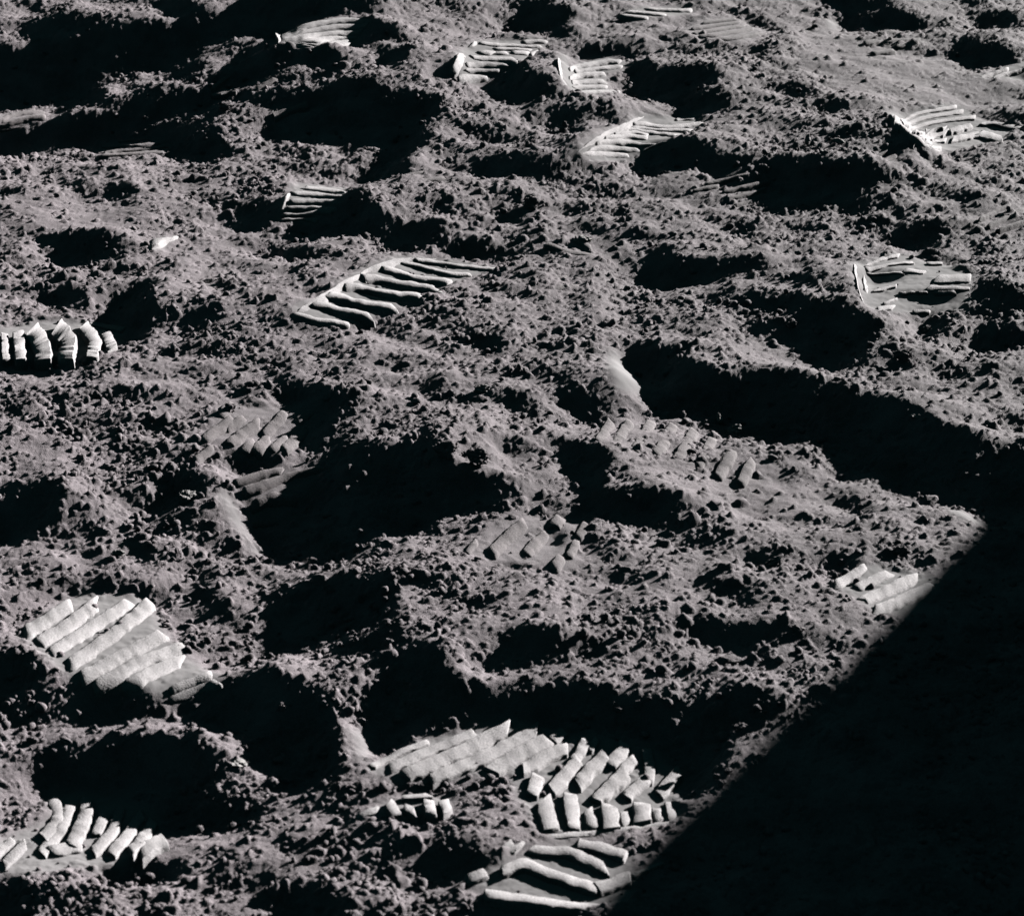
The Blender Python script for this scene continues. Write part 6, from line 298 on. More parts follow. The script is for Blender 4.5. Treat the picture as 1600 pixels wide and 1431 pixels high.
[1,0,0,0,0,0,0,0,0,0,0,0,-1,0,0,0,-1,0,0,0,0,-1,0,0,0,0,0,0,0,0,0,-1,0,0,0,1,0,0,0,0,0,0,1,0,0,0,0,1,0,0,0,0,0,1,0,0,0,0,0,0,0,0,0,0,0,0,-1,0,0,0,0,0,0,-1,0,0,0,0,-1,0,0,0,0,-1,0,0,0,-1,0,0,0,0,-1,0,0,0,-1,0,0,0,0,0,0,0,0,-1,0,0,0,0,0,-1,0,0,0,0,0,0,0,1,1,1,1,1,1,1,0,0,0,1,0,0,0,0],
[1,0,0,0,0,0,0,0,0,0,-1,0,0,0,0,0,0,-1,0,0,0,0,0,0,0,-1,0,0,0,0,0,0,0,0,0,0,0,0,1,0,0,0,0,0,0,0,1,0,0,0,0,0,0,0,1,0,0,0,0,0,0,0,0,-1,0,0,0,0,0,0,0,0,0,-1,0,0,0,0,0,0,-1,0,0,0,0,0,-1,0,0,0,0,0,-1,0,0,0,0,0,0,0,-1,0,0,0,0,0,0,0,0,0,-1,0,0,0,0,0,0,1,0,1,1,0,1,1,0,0,0,1,0,0,0,0,0,0],
[0,1,0,0,0,0,0,-1,0,0,0,0,0,0,0,0,0,-1,0,0,0,0,0,0,0,0,0,0,0,0,0,0,0,0,0,0,0,0,0,0,0,0,0,0,1,0,0,0,0,0,0,0,0,0,0,0,0,0,0,0,0,0,0,0,0,0,0,0,0,0,0,0,0,-1,0,0,0,0,0,0,0,0,-1,0,0,0,0,0,0,0,0,-1,0,0,0,0,0,0,0,0,0,0,0,-1,0,0,0,0,0,0,0,0,0,0,0,0,0,1,0,1,0,1,0,0,0,1,0,0,0,0,0,0,0,0],
[0,0,0,0,0,0,0,0,0,0,0,0,0,0,0,0,0,0,-1,0,0,0,0,0,0,0,0,0,0,0,0,0,0,0,0,0,0,0,0,0,0,1,0,0,0,0,0,0,0,0,0,0,0,0,0,0,0,0,0,0,0,0,0,0,0,0,0,0,0,0,0,0,0,0,-1,0,0,0,0,0,0,0,0,0,0,0,-1,0,0,0,0,0,0,0,0,0,0,0,0,0,0,-1,0,0,0,0,0,0,0,0,0,0,0,0,0,0,1,0,0,1,0,0,0,1,0,0,0,0,0,0,0,0,0,0],
[0,0,0,0,0,0,0,0,0,0,0,0,0,0,0,0,0,0,0,0,0,-1,0,0,0,0,0,0,0,0,0,0,0,0,0,0,0,1,0,0,0,0,0,0,0,0,0,0,0,0,0,0,0,0,0,0,0,0,0,0,0,0,0,0,0,0,0,0,0,0,0,0,0,0,0,0,-1,0,0,0,0,0,0,0,0,0,0,0,0,0,0,0,-1,0,0,0,0,0,0,0,0,0,0,0,0,0,0,0,0,0,0,0,0,0,0,0,1,0,0,0,0,1,0,0,0,0,0,0,0,0,0,0,0,0],
[0,0,0,0,0,0,0,0,0,0,0,0,0,0,0,0,0,0,0,0,0,0,0,0,0,0,0,0,0,0,0,0,0,0,0,0,0,0,0,0,0,0,0,0,0,0,0,0,0,0,0,0,0,0,0,0,0,0,0,0,0,0,0,0,0,0,0,0,0,0,0,0,0,0,0,0,0,0,-1,0,0,0,0,0,0,0,0,0,0,0,0,0,0,0,0,0,0,0,0,0,0,0,0,0,0,0,-1,0,0,0,1,0,0,0,0,0,0,0,0,1,0,0,0,0,0,0,0,0,0,0,0,0,0,0],
[0,0,0,0,0,0,0,0,0,0,0,0,0,0,0,0,0,0,0,0,0,0,0,0,0,0,0,0,0,0,0,0,0,0,0,0,0,0,0,0,0,0,0,0,0,0,0,0,0,0,0,0,0,0,0,0,0,0,0,0,0,0,0,0,0,0,0,0,0,0,0,0,0,0,0,0,0,0,0,0,0,-1,0,0,0,0,0,0,0,0,0,0,0,0,0,0,0,0,0,0,0,0,0,0,0,0,0,0,0,0,0,0,0,0,0,0,1,0,0,0,0,0,0,0,0,0,0,0,0,0,0,0,0,0],
[0,0,0,0,0,0,0,0,0,0,0,0,0,0,0,0,0,0,0,0,0,0,0,0,0,0,0,0,0,0,0,0,0,0,0,0,0,0,0,0,0,0,0,0,0,0,0,0,0,0,0,0,0,0,0,0,0,0,0,0,0,0,0,0,0,0,0,0,0,0,0,0,0,0,0,0,0,0,0,0,0,0,0,0,0,-1,0,0,0,0,0,0,0,0,0,0,0,0,0,0,0,0,0,0,0,0,0,0,0,0,0,0,0,1,0,0,0,0,0,0,0,0,0,0,0,0,0,0,0,0,0,0,0,0],
[0,0,0,0,0,0,0,0,0,0,0,0,0,0,0,0,0,0,0,0,0,0,0,0,0,0,0,0,0,0,0,0,0,0,0,0,0,0,0,0,0,0,0,0,0,0,0,0,0,0,0,0,0,0,0,0,0,0,0,0,0,0,0,0,0,0,0,0,0,0,0,0,0,0,0,0,0,0,0,0,0,0,0,0,0,0,0,0,0,0,0,0,0,-1,0,0,0,0,0,0,0,0,0,0,0,0,0,0,0,1,0,0,0,0,0,0,0,0,0,0,0,0,0,0,0,0,0,0,0,0,0,0,0,0],
[0,0,0,0,0,0,0,0,0,0,0,0,0,0,0,0,0,0,0,0,0,0,0,0,0,0,0,0,0,0,0,0,0,0,0,0,0,0,0,0,0,0,0,0,0,0,0,0,0,0,0,0,0,0,0,0,0,0,0,0,0,0,0,0,0,0,0,0,0,0,0,0,0,0,0,0,0,0,0,0,0,0,0,0,0,0,0,0,0,0,0,0,0,0,0,0,0,0,0,0,0,0,0,0,0,0,0,0,0,0,0,0,0,0,0,0,0,0,0,0,0,0,0,0,0,0,0,0,0,0,0,0,0,0]]
# outlines on the ground in metres: pressed print floors, fine smooth soil, steep pressed walls coloured paler to look sunlit
FLOORS = [
[[0.081,3.261],[0.111,3.315],[0.18,3.489],[0.257,3.517],[0.267,3.47],[0.212,3.338],[0.171,3.323],[0.129,3.272],[0.071,3.247]],
[[-0.085,3.592],[-0.08,3.698],[-0.051,3.789],[0.054,3.83],[0.044,3.778],[0.005,3.656],[-0.018,3.636],[-0.04,3.615],[-0.078,3.585]],
[[0.063,3.695],[0.082,3.672],[0.12,3.773],[0.163,3.76],[0.172,3.725],[0.138,3.678],[0.138,3.602],[0.113,3.543],[0.076,3.548]],
[[-0.25,2.705],[-0.216,2.775],[-0.134,2.937],[-0.081,2.96],[-0.013,2.928],[-0.046,2.892],[-0.089,2.835],[-0.12,2.797],[-0.135,2.765],[-0.178,2.699],[-0.219,2.694]],
[[0.404,2.901],[0.424,2.905],[0.471,2.956],[0.496,2.91],[0.513,2.91],[0.54,2.834],[0.526,2.776],[0.517,2.726],[0.457,2.723],[0.406,2.703],[0.395,2.721]],
[[0.525,3.478],[0.638,3.576],[0.658,3.527],[0.707,3.493],[0.672,3.397],[0.581,3.327],[0.534,3.28]],
[[0.263,3.888],[0.297,3.958],[0.354,3.985],[0.392,3.921],[0.348,3.801],[0.282,3.828]],
[[0.681,3.691],[0.745,3.768],[0.77,3.777],[0.802,3.777],[0.79,3.71]],
[[-0.357,3.823],[-0.318,3.836],[-0.253,3.844],[-0.212,3.817],[-0.232,3.756],[-0.291,3.684],[-0.337,3.707]],
[[-0.297,3.082],[-0.289,3.191],[-0.281,3.233],[-0.219,3.239],[-0.213,3.144],[-0.233,3.108],[-0.254,3.091]],
[[-0.759,3.6],[-0.729,3.64],[-0.685,3.642],[-0.675,3.589],[-0.685,3.533],[-0.745,3.524]],
[[-0.594,3.49],[-0.557,3.514],[-0.511,3.512],[-0.472,3.449],[-0.479,3.411],[-0.564,3.377]],
[[-0.588,2.686],[-0.547,2.728],[-0.503,2.746],[-0.436,2.722],[-0.437,2.645],[-0.455,2.607],[-0.568,2.582]],
[[-0.311,2.39],[-0.302,2.488],[-0.208,2.473],[-0.208,2.438],[-0.228,2.364],[-0.258,2.361],[-0.29,2.371]],
[[-0.275,2.307],[-0.23,2.335],[-0.188,2.339],[-0.211,2.293],[-0.229,2.253],[-0.251,2.246],[-0.265,2.284]],
[[-0.046,2.125],[-0.021,2.202],[0.01,2.22],[0.075,2.231],[0.06,2.121],[0.045,2.088],[0.036,2.102],[-0.016,2.107]],
[[0.286,2.067],[0.324,2.116],[0.35,2.116],[0.388,2.104],[0.385,2.083],[0.35,2.017],[0.32,2.021],[0.304,2.048]],
[[-0.431,1.998],[-0.403,2.102],[-0.34,2.097],[-0.316,2.042],[-0.298,1.991],[-0.25,1.921],[-0.25,1.913],[-0.277,1.89],[-0.292,1.886],[-0.331,1.904],[-0.366,1.908],[-0.403,1.946]],
[[-0.398,1.643],[-0.408,1.696],[-0.367,1.74],[-0.375,1.794],[-0.339,1.793],[-0.312,1.775],[-0.286,1.761],[-0.273,1.725],[-0.278,1.678],[-0.298,1.658],[-0.37,1.638]],
[[-0.116,1.769],[-0.071,1.831],[-0.029,1.845],[0.005,1.853],[0.043,1.849],[0.092,1.832],[0.115,1.826],[0.137,1.801],[0.13,1.71],[0.067,1.687],[0.026,1.674],[0.012,1.713],[-0.007,1.774],[-0.034,1.761],[-0.094,1.751]],
[[-0.12,1.692],[-0.097,1.727],[-0.046,1.735],[-0.045,1.703],[-0.1,1.697]],
[[-0.039,1.613],[0.008,1.644],[0.043,1.675],[0.091,1.666],[0.094,1.618],[0.079,1.581],[0.016,1.572],[-0.019,1.59]],
[[0.165,3.941],[0.211,4.0],[0.292,4.028],[0.271,3.978],[0.211,3.933]]]
SMOOTHS = [
[[0.444,3.9],[0.5,3.981],[0.552,3.859],[0.651,3.85],[0.677,3.705],[0.759,3.713],[0.732,3.563],[0.664,3.563],[0.625,3.572],[0.537,3.499],[0.493,3.519],[0.437,3.708]],
[[-0.518,2.381],[-0.474,2.383],[-0.433,2.366],[-0.44,2.303],[-0.46,2.266],[-0.481,2.236],[-0.493,2.235]],
[[0.219,2.63],[0.282,2.672],[0.316,2.671],[0.327,2.595],[0.339,2.538],[0.315,2.534],[0.273,2.576]],
[[0.166,2.339],[0.256,2.373],[0.313,2.297],[0.306,2.234],[0.243,2.237],[0.161,2.261]],
[[-0.665,3.193],[-0.592,3.176],[-0.461,3.135],[-0.448,3.035],[-0.55,3.0],[-0.633,3.022]],
[[-0.19,1.731],[-0.148,1.739],[-0.129,1.696],[-0.134,1.638],[-0.174,1.637]],
[[-0.296,1.685],[-0.271,1.726],[-0.205,1.705],[-0.186,1.678],[-0.218,1.666],[-0.275,1.658]],
[[0.078,2.422],[0.124,2.473],[0.146,2.451],[0.12,2.366],[0.087,2.355]]]
WALLS = [
[[-0.44,2.949],[-0.436,2.985],[-0.413,3.028],[-0.421,2.986],[-0.431,2.945]],
[[-0.087,3.605],[-0.076,3.689],[-0.061,3.727],[-0.071,3.608],[-0.083,3.589]],
[[0.063,3.682],[0.081,3.771],[0.082,3.675],[0.081,3.615],[0.086,3.571],[0.074,3.556],[0.065,3.594]],
[[0.083,3.264],[0.116,3.326],[0.181,3.485],[0.188,3.487],[0.131,3.338],[0.091,3.258]],
[[-0.249,2.709],[-0.215,2.768],[-0.183,2.86],[-0.133,2.932],[-0.092,2.965],[-0.133,2.915],[-0.177,2.828],[-0.215,2.758],[-0.24,2.704]],
[[0.525,3.478],[0.542,3.493],[0.537,3.303],[0.57,3.319],[0.581,3.327],[0.547,3.267],[0.53,3.313],[0.519,3.378]],
[[0.495,3.997],[0.519,4.03],[0.501,3.958]],
[[0.397,2.848],[0.416,2.906],[0.412,2.852],[0.399,2.765],[0.4,2.718],[0.395,2.721],[0.396,2.792]],
[[-0.29,2.29],[-0.277,2.279],[-0.267,2.262],[-0.259,2.241],[-0.251,2.215],[-0.238,2.207],[-0.245,2.196],[-0.261,2.219],[-0.274,2.246],[-0.286,2.268]],
[[0.103,2.598],[0.112,2.645],[0.121,2.622],[0.136,2.575],[0.141,2.543],[0.121,2.511],[0.107,2.514],[0.104,2.543]],
[[0.423,2.288],[0.439,2.25],[0.468,2.234],[0.446,2.225],[0.422,2.233]],
[[-0.131,1.826],[-0.119,1.84],[-0.116,1.772],[-0.123,1.774],[-0.128,1.804]]]
# label, then bars; each bar a run of stations (two edge points, millimetres)
PRINTS = [
["crisp white boot print with ten parallel bars and straight bright left wall",[[32,[72,3247,71,3245],[86,3249,85,3247],[100,3257,100,3254],[115,3260,114,3255],[129,3271,129,3255]],[26,[86,3256,86,3253],[109,3282,109,3273],[133,3304,133,3294],[156,3315,156,3308]],[29,[101,3278,101,3273],[119,3305,118,3297],[137,3323,136,3313],[154,3329,154,3319],[172,3332,171,3324]],[30,[112,3304,112,3297],[133,3335,133,3327],[155,3358,154,3338],[175,3345,174,3337],[195,3340,194,3335]],[27,[125,3335,124,3328],[145,3365,145,3356],[166,3389,165,3374],[186,3392,184,3366]],[25,[139,3367,138,3358],[155,3387,154,3378],[171,3407,171,3396],[187,3406,186,3389]],[25,[150,3396,149,3385],[170,3416,169,3409],[189,3420,188,3405],[207,3410,206,3391],[225,3393,222,3340]],[25,[164,3420,163,3410],[186,3433,185,3423],[207,3431,206,3417],[228,3429,227,3414],[249,3426,248,3410]],[27,[167,3436,165,3424],[192,3456,191,3441],[216,3451,215,3430],[241,3464,240,3441],[267,3472,266,3451]],[25,[230,3499,229,3486],[240,3512,239,3494],[248,3507,248,3495],[258,3509,257,3495]],[25,[172,3325,173,3322],[186,3334,187,3333],[199,3340,200,3337],[211,3338,213,3337]]]],
["white boot print with broken upper bars beside a dark hollow near the top",[[35,[-78,3584,-78,3574],[-64,3603,-64,3589],[-50,3615,-49,3605],[-35,3622,-35,3614]],[33,[-68,3616,-68,3610],[-51,3631,-51,3622],[-35,3636,-35,3628],[-18,3640,-18,3633]],[33,[-67,3639,-66,3624],[-47,3662,-46,3641],[-26,3655,-26,3642],[-6,3651,-6,3646]],[30,[-60,3693,-60,3678],[-39,3700,-39,3680],[-17,3702,-17,3677],[5,3703,5,3656]],[29,[-50,3727,-50,3712],[-39,3730,-39,3715],[-27,3734,-27,3718]],[25,[-24,3736,-24,3723],[-15,3738,-15,3723],[-6,3739,-6,3724]],[27,[0,3744,-1,3728],[13,3748,13,3730],[26,3750,26,3730]],[25,[-27,3754,-27,3742],[-8,3760,-8,3748],[11,3763,11,3752],[30,3767,30,3755]],[25,[-49,3776,-49,3763],[-25,3778,-26,3763],[-2,3782,-2,3769],[22,3786,22,3773],[46,3790,46,3777]],[30,[16,3813,16,3792],[28,3815,28,3796],[41,3817,41,3800],[54,3817,54,3802]],[25,[26,3741,27,3725],[35,3760,36,3747],[44,3774,45,3766]]]],
["rounded boot print of curved bars fanning from a bright heel wall",[[25,[90,3549,89,3535],[102,3551,101,3535],[114,3553,113,3534]],[25,[83,3551,83,3543],[106,3578,106,3562],[130,3594,129,3577],[154,3611,153,3597]],[29,[89,3595,89,3576],[105,3607,105,3590],[122,3614,121,3599],[138,3624,138,3609]],[30,[86,3607,85,3589],[102,3627,102,3611],[119,3638,119,3622],[136,3646,135,3632]],[33,[82,3611,83,3598],[96,3652,96,3635],[109,3665,109,3648],[123,3673,123,3656],[137,3680,136,3665]],[28,[90,3671,91,3654],[108,3687,108,3670],[126,3699,126,3686],[144,3710,145,3697],[163,3719,163,3710]],[31,[83,3659,84,3645],[103,3719,103,3693],[123,3737,123,3711],[142,3745,142,3723],[162,3746,161,3726]]]],
["long leaf-shaped boot print with curved white bars and deep black gaps",[[44,[-247,2700,-247,2693],[-231,2702,-231,2692],[-215,2700,-215,2688],[-198,2699,-198,2688],[-182,2699,-182,2688]],[59,[-228,2732,-228,2723],[-211,2743,-212,2729],[-194,2739,-194,2721],[-176,2731,-176,2715],[-158,2724,-158,2708]],[59,[-214,2765,-215,2754],[-195,2775,-195,2762],[-174,2770,-174,2752],[-153,2766,-153,2747],[-133,2761,-133,2743]],[57,[-195,2804,-195,2791],[-173,2818,-173,2804],[-149,2812,-149,2794],[-126,2808,-126,2790],[-103,2806,-102,2788]],[57,[-176,2846,-176,2831],[-154,2855,-154,2840],[-131,2850,-132,2830],[-109,2841,-109,2823],[-86,2833,-86,2815]],[50,[-155,2885,-156,2872],[-135,2889,-135,2875],[-114,2876,-114,2859],[-93,2870,-93,2854],[-72,2866,-72,2850]],[35,[-134,2917,-135,2911],[-113,2921,-114,2912],[-92,2911,-92,2898],[-70,2898,-70,2885],[-49,2898,-48,2886]],[33,[-118,2938,-118,2930],[-93,2945,-93,2933],[-68,2936,-68,2925],[-43,2931,-43,2918],[-18,2918,-18,2903]]]],
["broken boot print with thick split slabs beside a black pit at right",[[25,[422,2894,422,2883],[434,2909,433,2898],[445,2926,445,2912],[457,2937,456,2921],[468,2944,467,2928]],[25,[420,2877,419,2860],[435,2887,434,2871],[451,2898,449,2883],[466,2904,464,2888],[481,2908,478,2891]],[25,[419,2858,420,2855],[430,2860,431,2857],[441,2860,441,2855],[451,2857,451,2852],[460,2848,459,2838]],[25,[463,2866,460,2849],[471,2862,468,2846],[479,2857,476,2843],[487,2855,484,2841]],[39,[494,2829,489,2797],[508,2827,502,2794],[521,2826,516,2793],[535,2825,530,2795]],[25,[479,2786,476,2770],[494,2779,493,2770],[510,2779,509,2771],[527,2781,526,2776]],[39,[483,2767,483,2764],[491,2768,491,2763],[500,2769,500,2764],[508,2769,508,2763]],[28,[444,2767,444,2761],[453,2768,453,2764],[461,2770,462,2767]],[28,[463,2769,463,2765],[469,2769,470,2766],[476,2769,477,2766]],[25,[420,2731,421,2726],[430,2743,430,2738],[440,2755,440,2751]],[33,[411,2713,410,2696],[422,2721,421,2708],[432,2728,431,2716]],[36,[453,2725,452,2717],[463,2728,463,2722],[474,2728,473,2723]],[32,[491,2727,491,2724],[500,2727,500,2723],[509,2728,509,2724],[519,2730,518,2725]],[25,[414,2776,413,2765],[425,2785,423,2770],[435,2792,433,2779],[445,2799,443,2785]],[25,[495,2898,493,2887],[504,2898,503,2887],[514,2898,512,2889]]]],
["tilted boot print of white bars with cracked blocks at its right end",[[29,[529,3390,530,3386],[566,3505,565,3493],[589,3528,588,3516],[612,3546,611,3532],[635,3564,634,3550]],[29,[531,3385,532,3377],[568,3487,568,3475],[593,3509,592,3497],[617,3528,616,3515],[642,3548,641,3534]],[29,[531,3343,529,3320],[575,3473,574,3459],[602,3494,601,3482],[629,3512,628,3500],[656,3528,655,3516]],[28,[532,3309,531,3294],[570,3445,550,3320],[588,3460,586,3444],[606,3472,605,3459]],[28,[536,3281,537,3275],[572,3423,555,3309],[587,3434,585,3415],[602,3445,600,3428]],[28,[541,3272,542,3270],[558,3308,555,3287],[583,3396,581,3378],[596,3405,593,3385]],[25,[550,3269,550,3268],[565,3306,562,3286],[579,3339,576,3320]],[45,[609,3456,606,3428],[621,3471,619,3443],[634,3484,632,3460],[646,3497,644,3475]],[40,[605,3413,602,3383],[620,3425,617,3397],[636,3441,632,3409],[651,3455,647,3423]],[53,[651,3461,642,3419],[660,3448,651,3407],[668,3432,659,3394],[677,3421,668,3381]],[33,[662,3510,659,3496],[682,3510,680,3500],[700,3497,696,3479],[716,3475,713,3460]]]],
["fan of six thin white bars beside the big shadow at upper left",[[31,[-351,3788,-343,3728],[-319,3804,-315,3775],[-285,3820,-283,3803],[-250,3837,-248,3820],[-213,3828,-212,3812]],[30,[-346,3750,-341,3707],[-315,3764,-313,3752],[-284,3792,-283,3779],[-252,3811,-251,3800],[-218,3814,-217,3802]],[30,[-343,3727,-340,3703],[-314,3747,-311,3713],[-285,3768,-284,3758],[-256,3790,-255,3780],[-225,3800,-225,3789]],[30,[-339,3710,-338,3701],[-312,3712,-311,3708],[-287,3747,-284,3713],[-261,3772,-261,3763],[-234,3785,-234,3777]],[30,[-337,3705,-336,3701],[-311,3707,-311,3702],[-286,3701,-285,3690],[-264,3752,-261,3712],[-240,3774,-239,3762]],[30,[-331,3705,-331,3700],[-309,3703,-309,3696],[-287,3688,-286,3681],[-266,3696,-265,3680],[-245,3714,-244,3692]]]],
["small square print of six white bars between two dark hollows",[[26,[-274,3216,-273,3197],[-255,3211,-253,3187],[-235,3203,-233,3171],[-214,3160,-214,3153]],[28,[-285,3179,-283,3151],[-267,3170,-266,3149],[-250,3164,-249,3144],[-232,3150,-232,3143],[-216,3147,-216,3139]],[34,[-283,3125,-283,3115],[-261,3132,-260,3120],[-238,3135,-238,3125],[-215,3131,-214,3117]],[34,[-287,3107,-287,3101],[-266,3113,-266,3107],[-244,3118,-244,3113],[-222,3115,-222,3103]],[36,[-292,3095,-292,3088],[-276,3098,-276,3095],[-260,3103,-259,3099],[-245,3112,-243,3106],[-228,3116,-227,3102]],[32,[-294,3084,-294,3079],[-278,3090,-278,3087],[-262,3095,-262,3092],[-246,3097,-245,3087]]]],
["white print wall of upright blocks cut by wavy dark grooves at left edge",[[51,[-562,2673,-569,2670],[-555,2643,-562,2638],[-549,2610,-556,2605],[-542,2581,-550,2577]],[75,[-545,2679,-556,2673],[-538,2645,-549,2639],[-531,2609,-542,2604],[-524,2576,-535,2573]],[109,[-531,2696,-539,2659],[-521,2671,-529,2635],[-510,2639,-522,2616],[-501,2598,-518,2594],[-496,2569,-512,2565]],[110,[-509,2716,-513,2668],[-496,2691,-502,2646],[-482,2651,-496,2635],[-475,2596,-494,2607],[-471,2561,-490,2573]],[85,[-482,2731,-486,2694],[-470,2701,-476,2671],[-458,2670,-469,2654],[-451,2612,-465,2620],[-447,2576,-461,2584]],[76,[-451,2698,-460,2685],[-444,2674,-452,2652],[-432,2620,-441,2606]],[28,[-486,2746,-485,2735],[-472,2748,-471,2733],[-457,2741,-455,2720],[-440,2722,-439,2707]]]],
["faint print of thin curved grey bars under a dark arc at the top",[[25,[296,3937,295,3923],[315,3952,314,3938],[334,3965,333,3953],[353,3977,352,3967]],[25,[276,3889,275,3876],[296,3909,296,3895],[317,3928,316,3914],[338,3948,337,3934],[359,3970,359,3958]],[25,[277,3858,276,3842],[298,3879,298,3863],[320,3901,319,3886],[342,3925,341,3908],[364,3947,363,3931]],[25,[282,3836,282,3829],[305,3853,304,3832],[328,3873,327,3854],[352,3898,350,3879],[376,3930,375,3909]],[25,[298,3821,298,3817],[318,3823,317,3810],[338,3837,337,3818],[360,3864,359,3843],[383,3896,382,3875]]]],
["sliver of a print with three thin white bars at the top edge",[[34,[168,3933,167,3923],[182,3933,182,3923],[197,3934,196,3924],[212,3936,211,3924]],[34,[179,3959,178,3945],[200,3960,199,3948],[222,3963,221,3949],[243,3964,242,3951]],[35,[210,3985,210,3973],[236,3993,235,3981],[262,4003,261,3991],[288,4022,286,3999]]]],
["pair of white bars below a black pit at the upper right edge",[[46,[687,3694,686,3680],[704,3711,704,3699],[722,3726,722,3716],[740,3746,739,3730]],[53,[706,3693,705,3678],[730,3718,731,3709],[753,3733,754,3727],[780,3769,778,3747]]]],
["worn print of grey bars at the left edge inside the big shadow",[[39,[-738,3537,-735,3530],[-728,3571,-723,3549],[-719,3605,-713,3579],[-704,3618,-698,3591],[-689,3628,-684,3603]],[35,[-736,3528,-735,3527],[-719,3537,-717,3530],[-704,3553,-701,3541],[-688,3572,-684,3550],[-671,3584,-665,3550]],[35,[-735,3523,-735,3522],[-718,3525,-718,3524],[-701,3529,-701,3528],[-685,3536,-685,3534]]]],
["faded print of four thin grey bars below the big left shadow",[[25,[-557,3510,-556,3505],[-541,3508,-540,3503],[-525,3504,-524,3495],[-509,3500,-508,3493]],[25,[-577,3498,-576,3493],[-550,3496,-548,3488],[-519,3470,-516,3451],[-493,3470,-492,3461]],[25,[-579,3490,-566,3411],[-538,3430,-535,3414],[-508,3437,-506,3425],[-478,3450,-477,3442]],[25,[-565,3388,-563,3375],[-537,3397,-535,3385],[-509,3407,-507,3395],[-480,3417,-479,3407]]]],
["crumbled grey print of short leaning ridges above the large black hollow",[[29,[-305,2448,-297,2431],[-301,2468,-292,2453],[-296,2486,-288,2473]],[27,[-316,2387,-309,2372],[-308,2406,-301,2390],[-299,2427,-292,2409],[-291,2448,-284,2430]],[25,[-294,2415,-289,2402],[-289,2427,-284,2415],[-285,2440,-279,2427],[-280,2452,-274,2438]],[29,[-290,2381,-283,2364],[-282,2404,-274,2385],[-273,2423,-266,2407],[-264,2446,-257,2426]],[25,[-274,2362,-269,2356],[-269,2378,-263,2362],[-264,2396,-258,2382]],[25,[-264,2367,-258,2357],[-259,2384,-252,2360],[-255,2399,-248,2380],[-250,2412,-244,2397]],[26,[-257,2409,-250,2396],[-252,2429,-244,2420],[-246,2448,-238,2437],[-241,2476,-233,2458]],[25,[-246,2368,-241,2358],[-242,2386,-236,2367],[-237,2403,-232,2387],[-233,2418,-228,2407]],[28,[-234,2375,-227,2355],[-229,2405,-221,2377],[-223,2426,-215,2413],[-215,2438,-209,2432]],[26,[-226,2448,-221,2438],[-221,2458,-216,2445],[-215,2465,-210,2454],[-210,2473,-205,2462]],[25,[-319,2340,-313,2326],[-313,2350,-308,2340],[-308,2361,-303,2350],[-302,2371,-298,2360]]]],
["half dark print with long grey bars reaching into the large black hollow",[[36,[-275,2301,-273,2292],[-264,2311,-261,2300],[-253,2320,-250,2309],[-241,2326,-239,2317],[-229,2331,-227,2324]],[39,[-266,2290,-263,2280],[-247,2304,-244,2294],[-228,2319,-226,2313],[-208,2330,-207,2325],[-188,2335,-186,2328]],[59,[-257,2275,-253,2265],[-247,2280,-243,2274],[-236,2289,-234,2278],[-224,2291,-223,2280],[-213,2294,-212,2280]],[38,[-252,2252,-251,2244],[-245,2256,-243,2248],[-237,2258,-236,2251],[-230,2262,-228,2253]]]],
["grey print of slanting bars with thin bright edges at the middle",[[25,[-44,2129,-40,2121],[-39,2147,-35,2139],[-34,2164,-31,2155]],[37,[-23,2135,-16,2115],[-13,2164,-6,2147],[-2,2190,5,2175],[9,2216,16,2199]],[32,[9,2142,15,2119],[16,2163,22,2141],[23,2180,29,2166],[30,2193,36,2184]],[37,[34,2202,42,2193],[39,2219,46,2199],[44,2232,51,2216]],[31,[34,2095,41,2085],[38,2110,45,2099],[42,2129,49,2117]],[25,[49,2122,55,2115],[52,2137,58,2130],[55,2152,61,2145],[58,2166,64,2160]],[34,[58,2169,66,2159],[63,2192,71,2180],[68,2221,76,2204]]]],
["print of slanting white bars cut off by the straight shadow at right",[[25,[289,2074,291,2058],[301,2089,303,2074],[313,2105,314,2090],[324,2118,326,2106]],[25,[309,2071,310,2056],[321,2084,322,2069],[333,2098,334,2083],[346,2111,347,2096]],[27,[311,2045,312,2027],[331,2066,332,2047],[351,2088,351,2066],[371,2109,371,2088]],[27,[318,2025,319,2007],[340,2045,341,2027],[362,2069,362,2050],[384,2090,385,2072]]]],
["wide print of long slanting pale bars at the lower left",[[33,[-434,2007,-424,1984],[-427,2026,-417,2002],[-419,2043,-410,2021],[-412,2062,-402,2039],[-405,2089,-394,2057]],[31,[-418,1988,-410,1964],[-408,2007,-399,1986],[-398,2030,-389,2009],[-390,2058,-380,2037],[-382,2088,-372,2065]],[29,[-403,1962,-395,1944],[-391,1993,-383,1975],[-378,2025,-370,2004],[-365,2057,-357,2036],[-352,2090,-344,2071]],[31,[-385,1942,-377,1927],[-371,1974,-363,1957],[-358,2010,-349,1991],[-346,2050,-336,2029],[-334,2095,-324,2071]],[30,[-371,1924,-364,1908],[-356,1947,-349,1929],[-342,1972,-335,1954],[-327,1996,-320,1976],[-311,2020,-304,1999]],[27,[-357,1909,-352,1898],[-342,1932,-335,1912],[-326,1958,-320,1939],[-308,1979,-302,1960],[-289,1998,-284,1979]],[27,[-333,1906,-328,1897],[-322,1920,-315,1900],[-312,1941,-305,1917],[-300,1955,-294,1933],[-287,1969,-282,1948]],[25,[-291,1899,-288,1892],[-280,1909,-277,1900],[-269,1917,-266,1908],[-258,1930,-254,1916]],[25,[-290,1888,-287,1883],[-278,1898,-274,1893],[-264,1907,-261,1901],[-251,1915,-247,1904]]]],
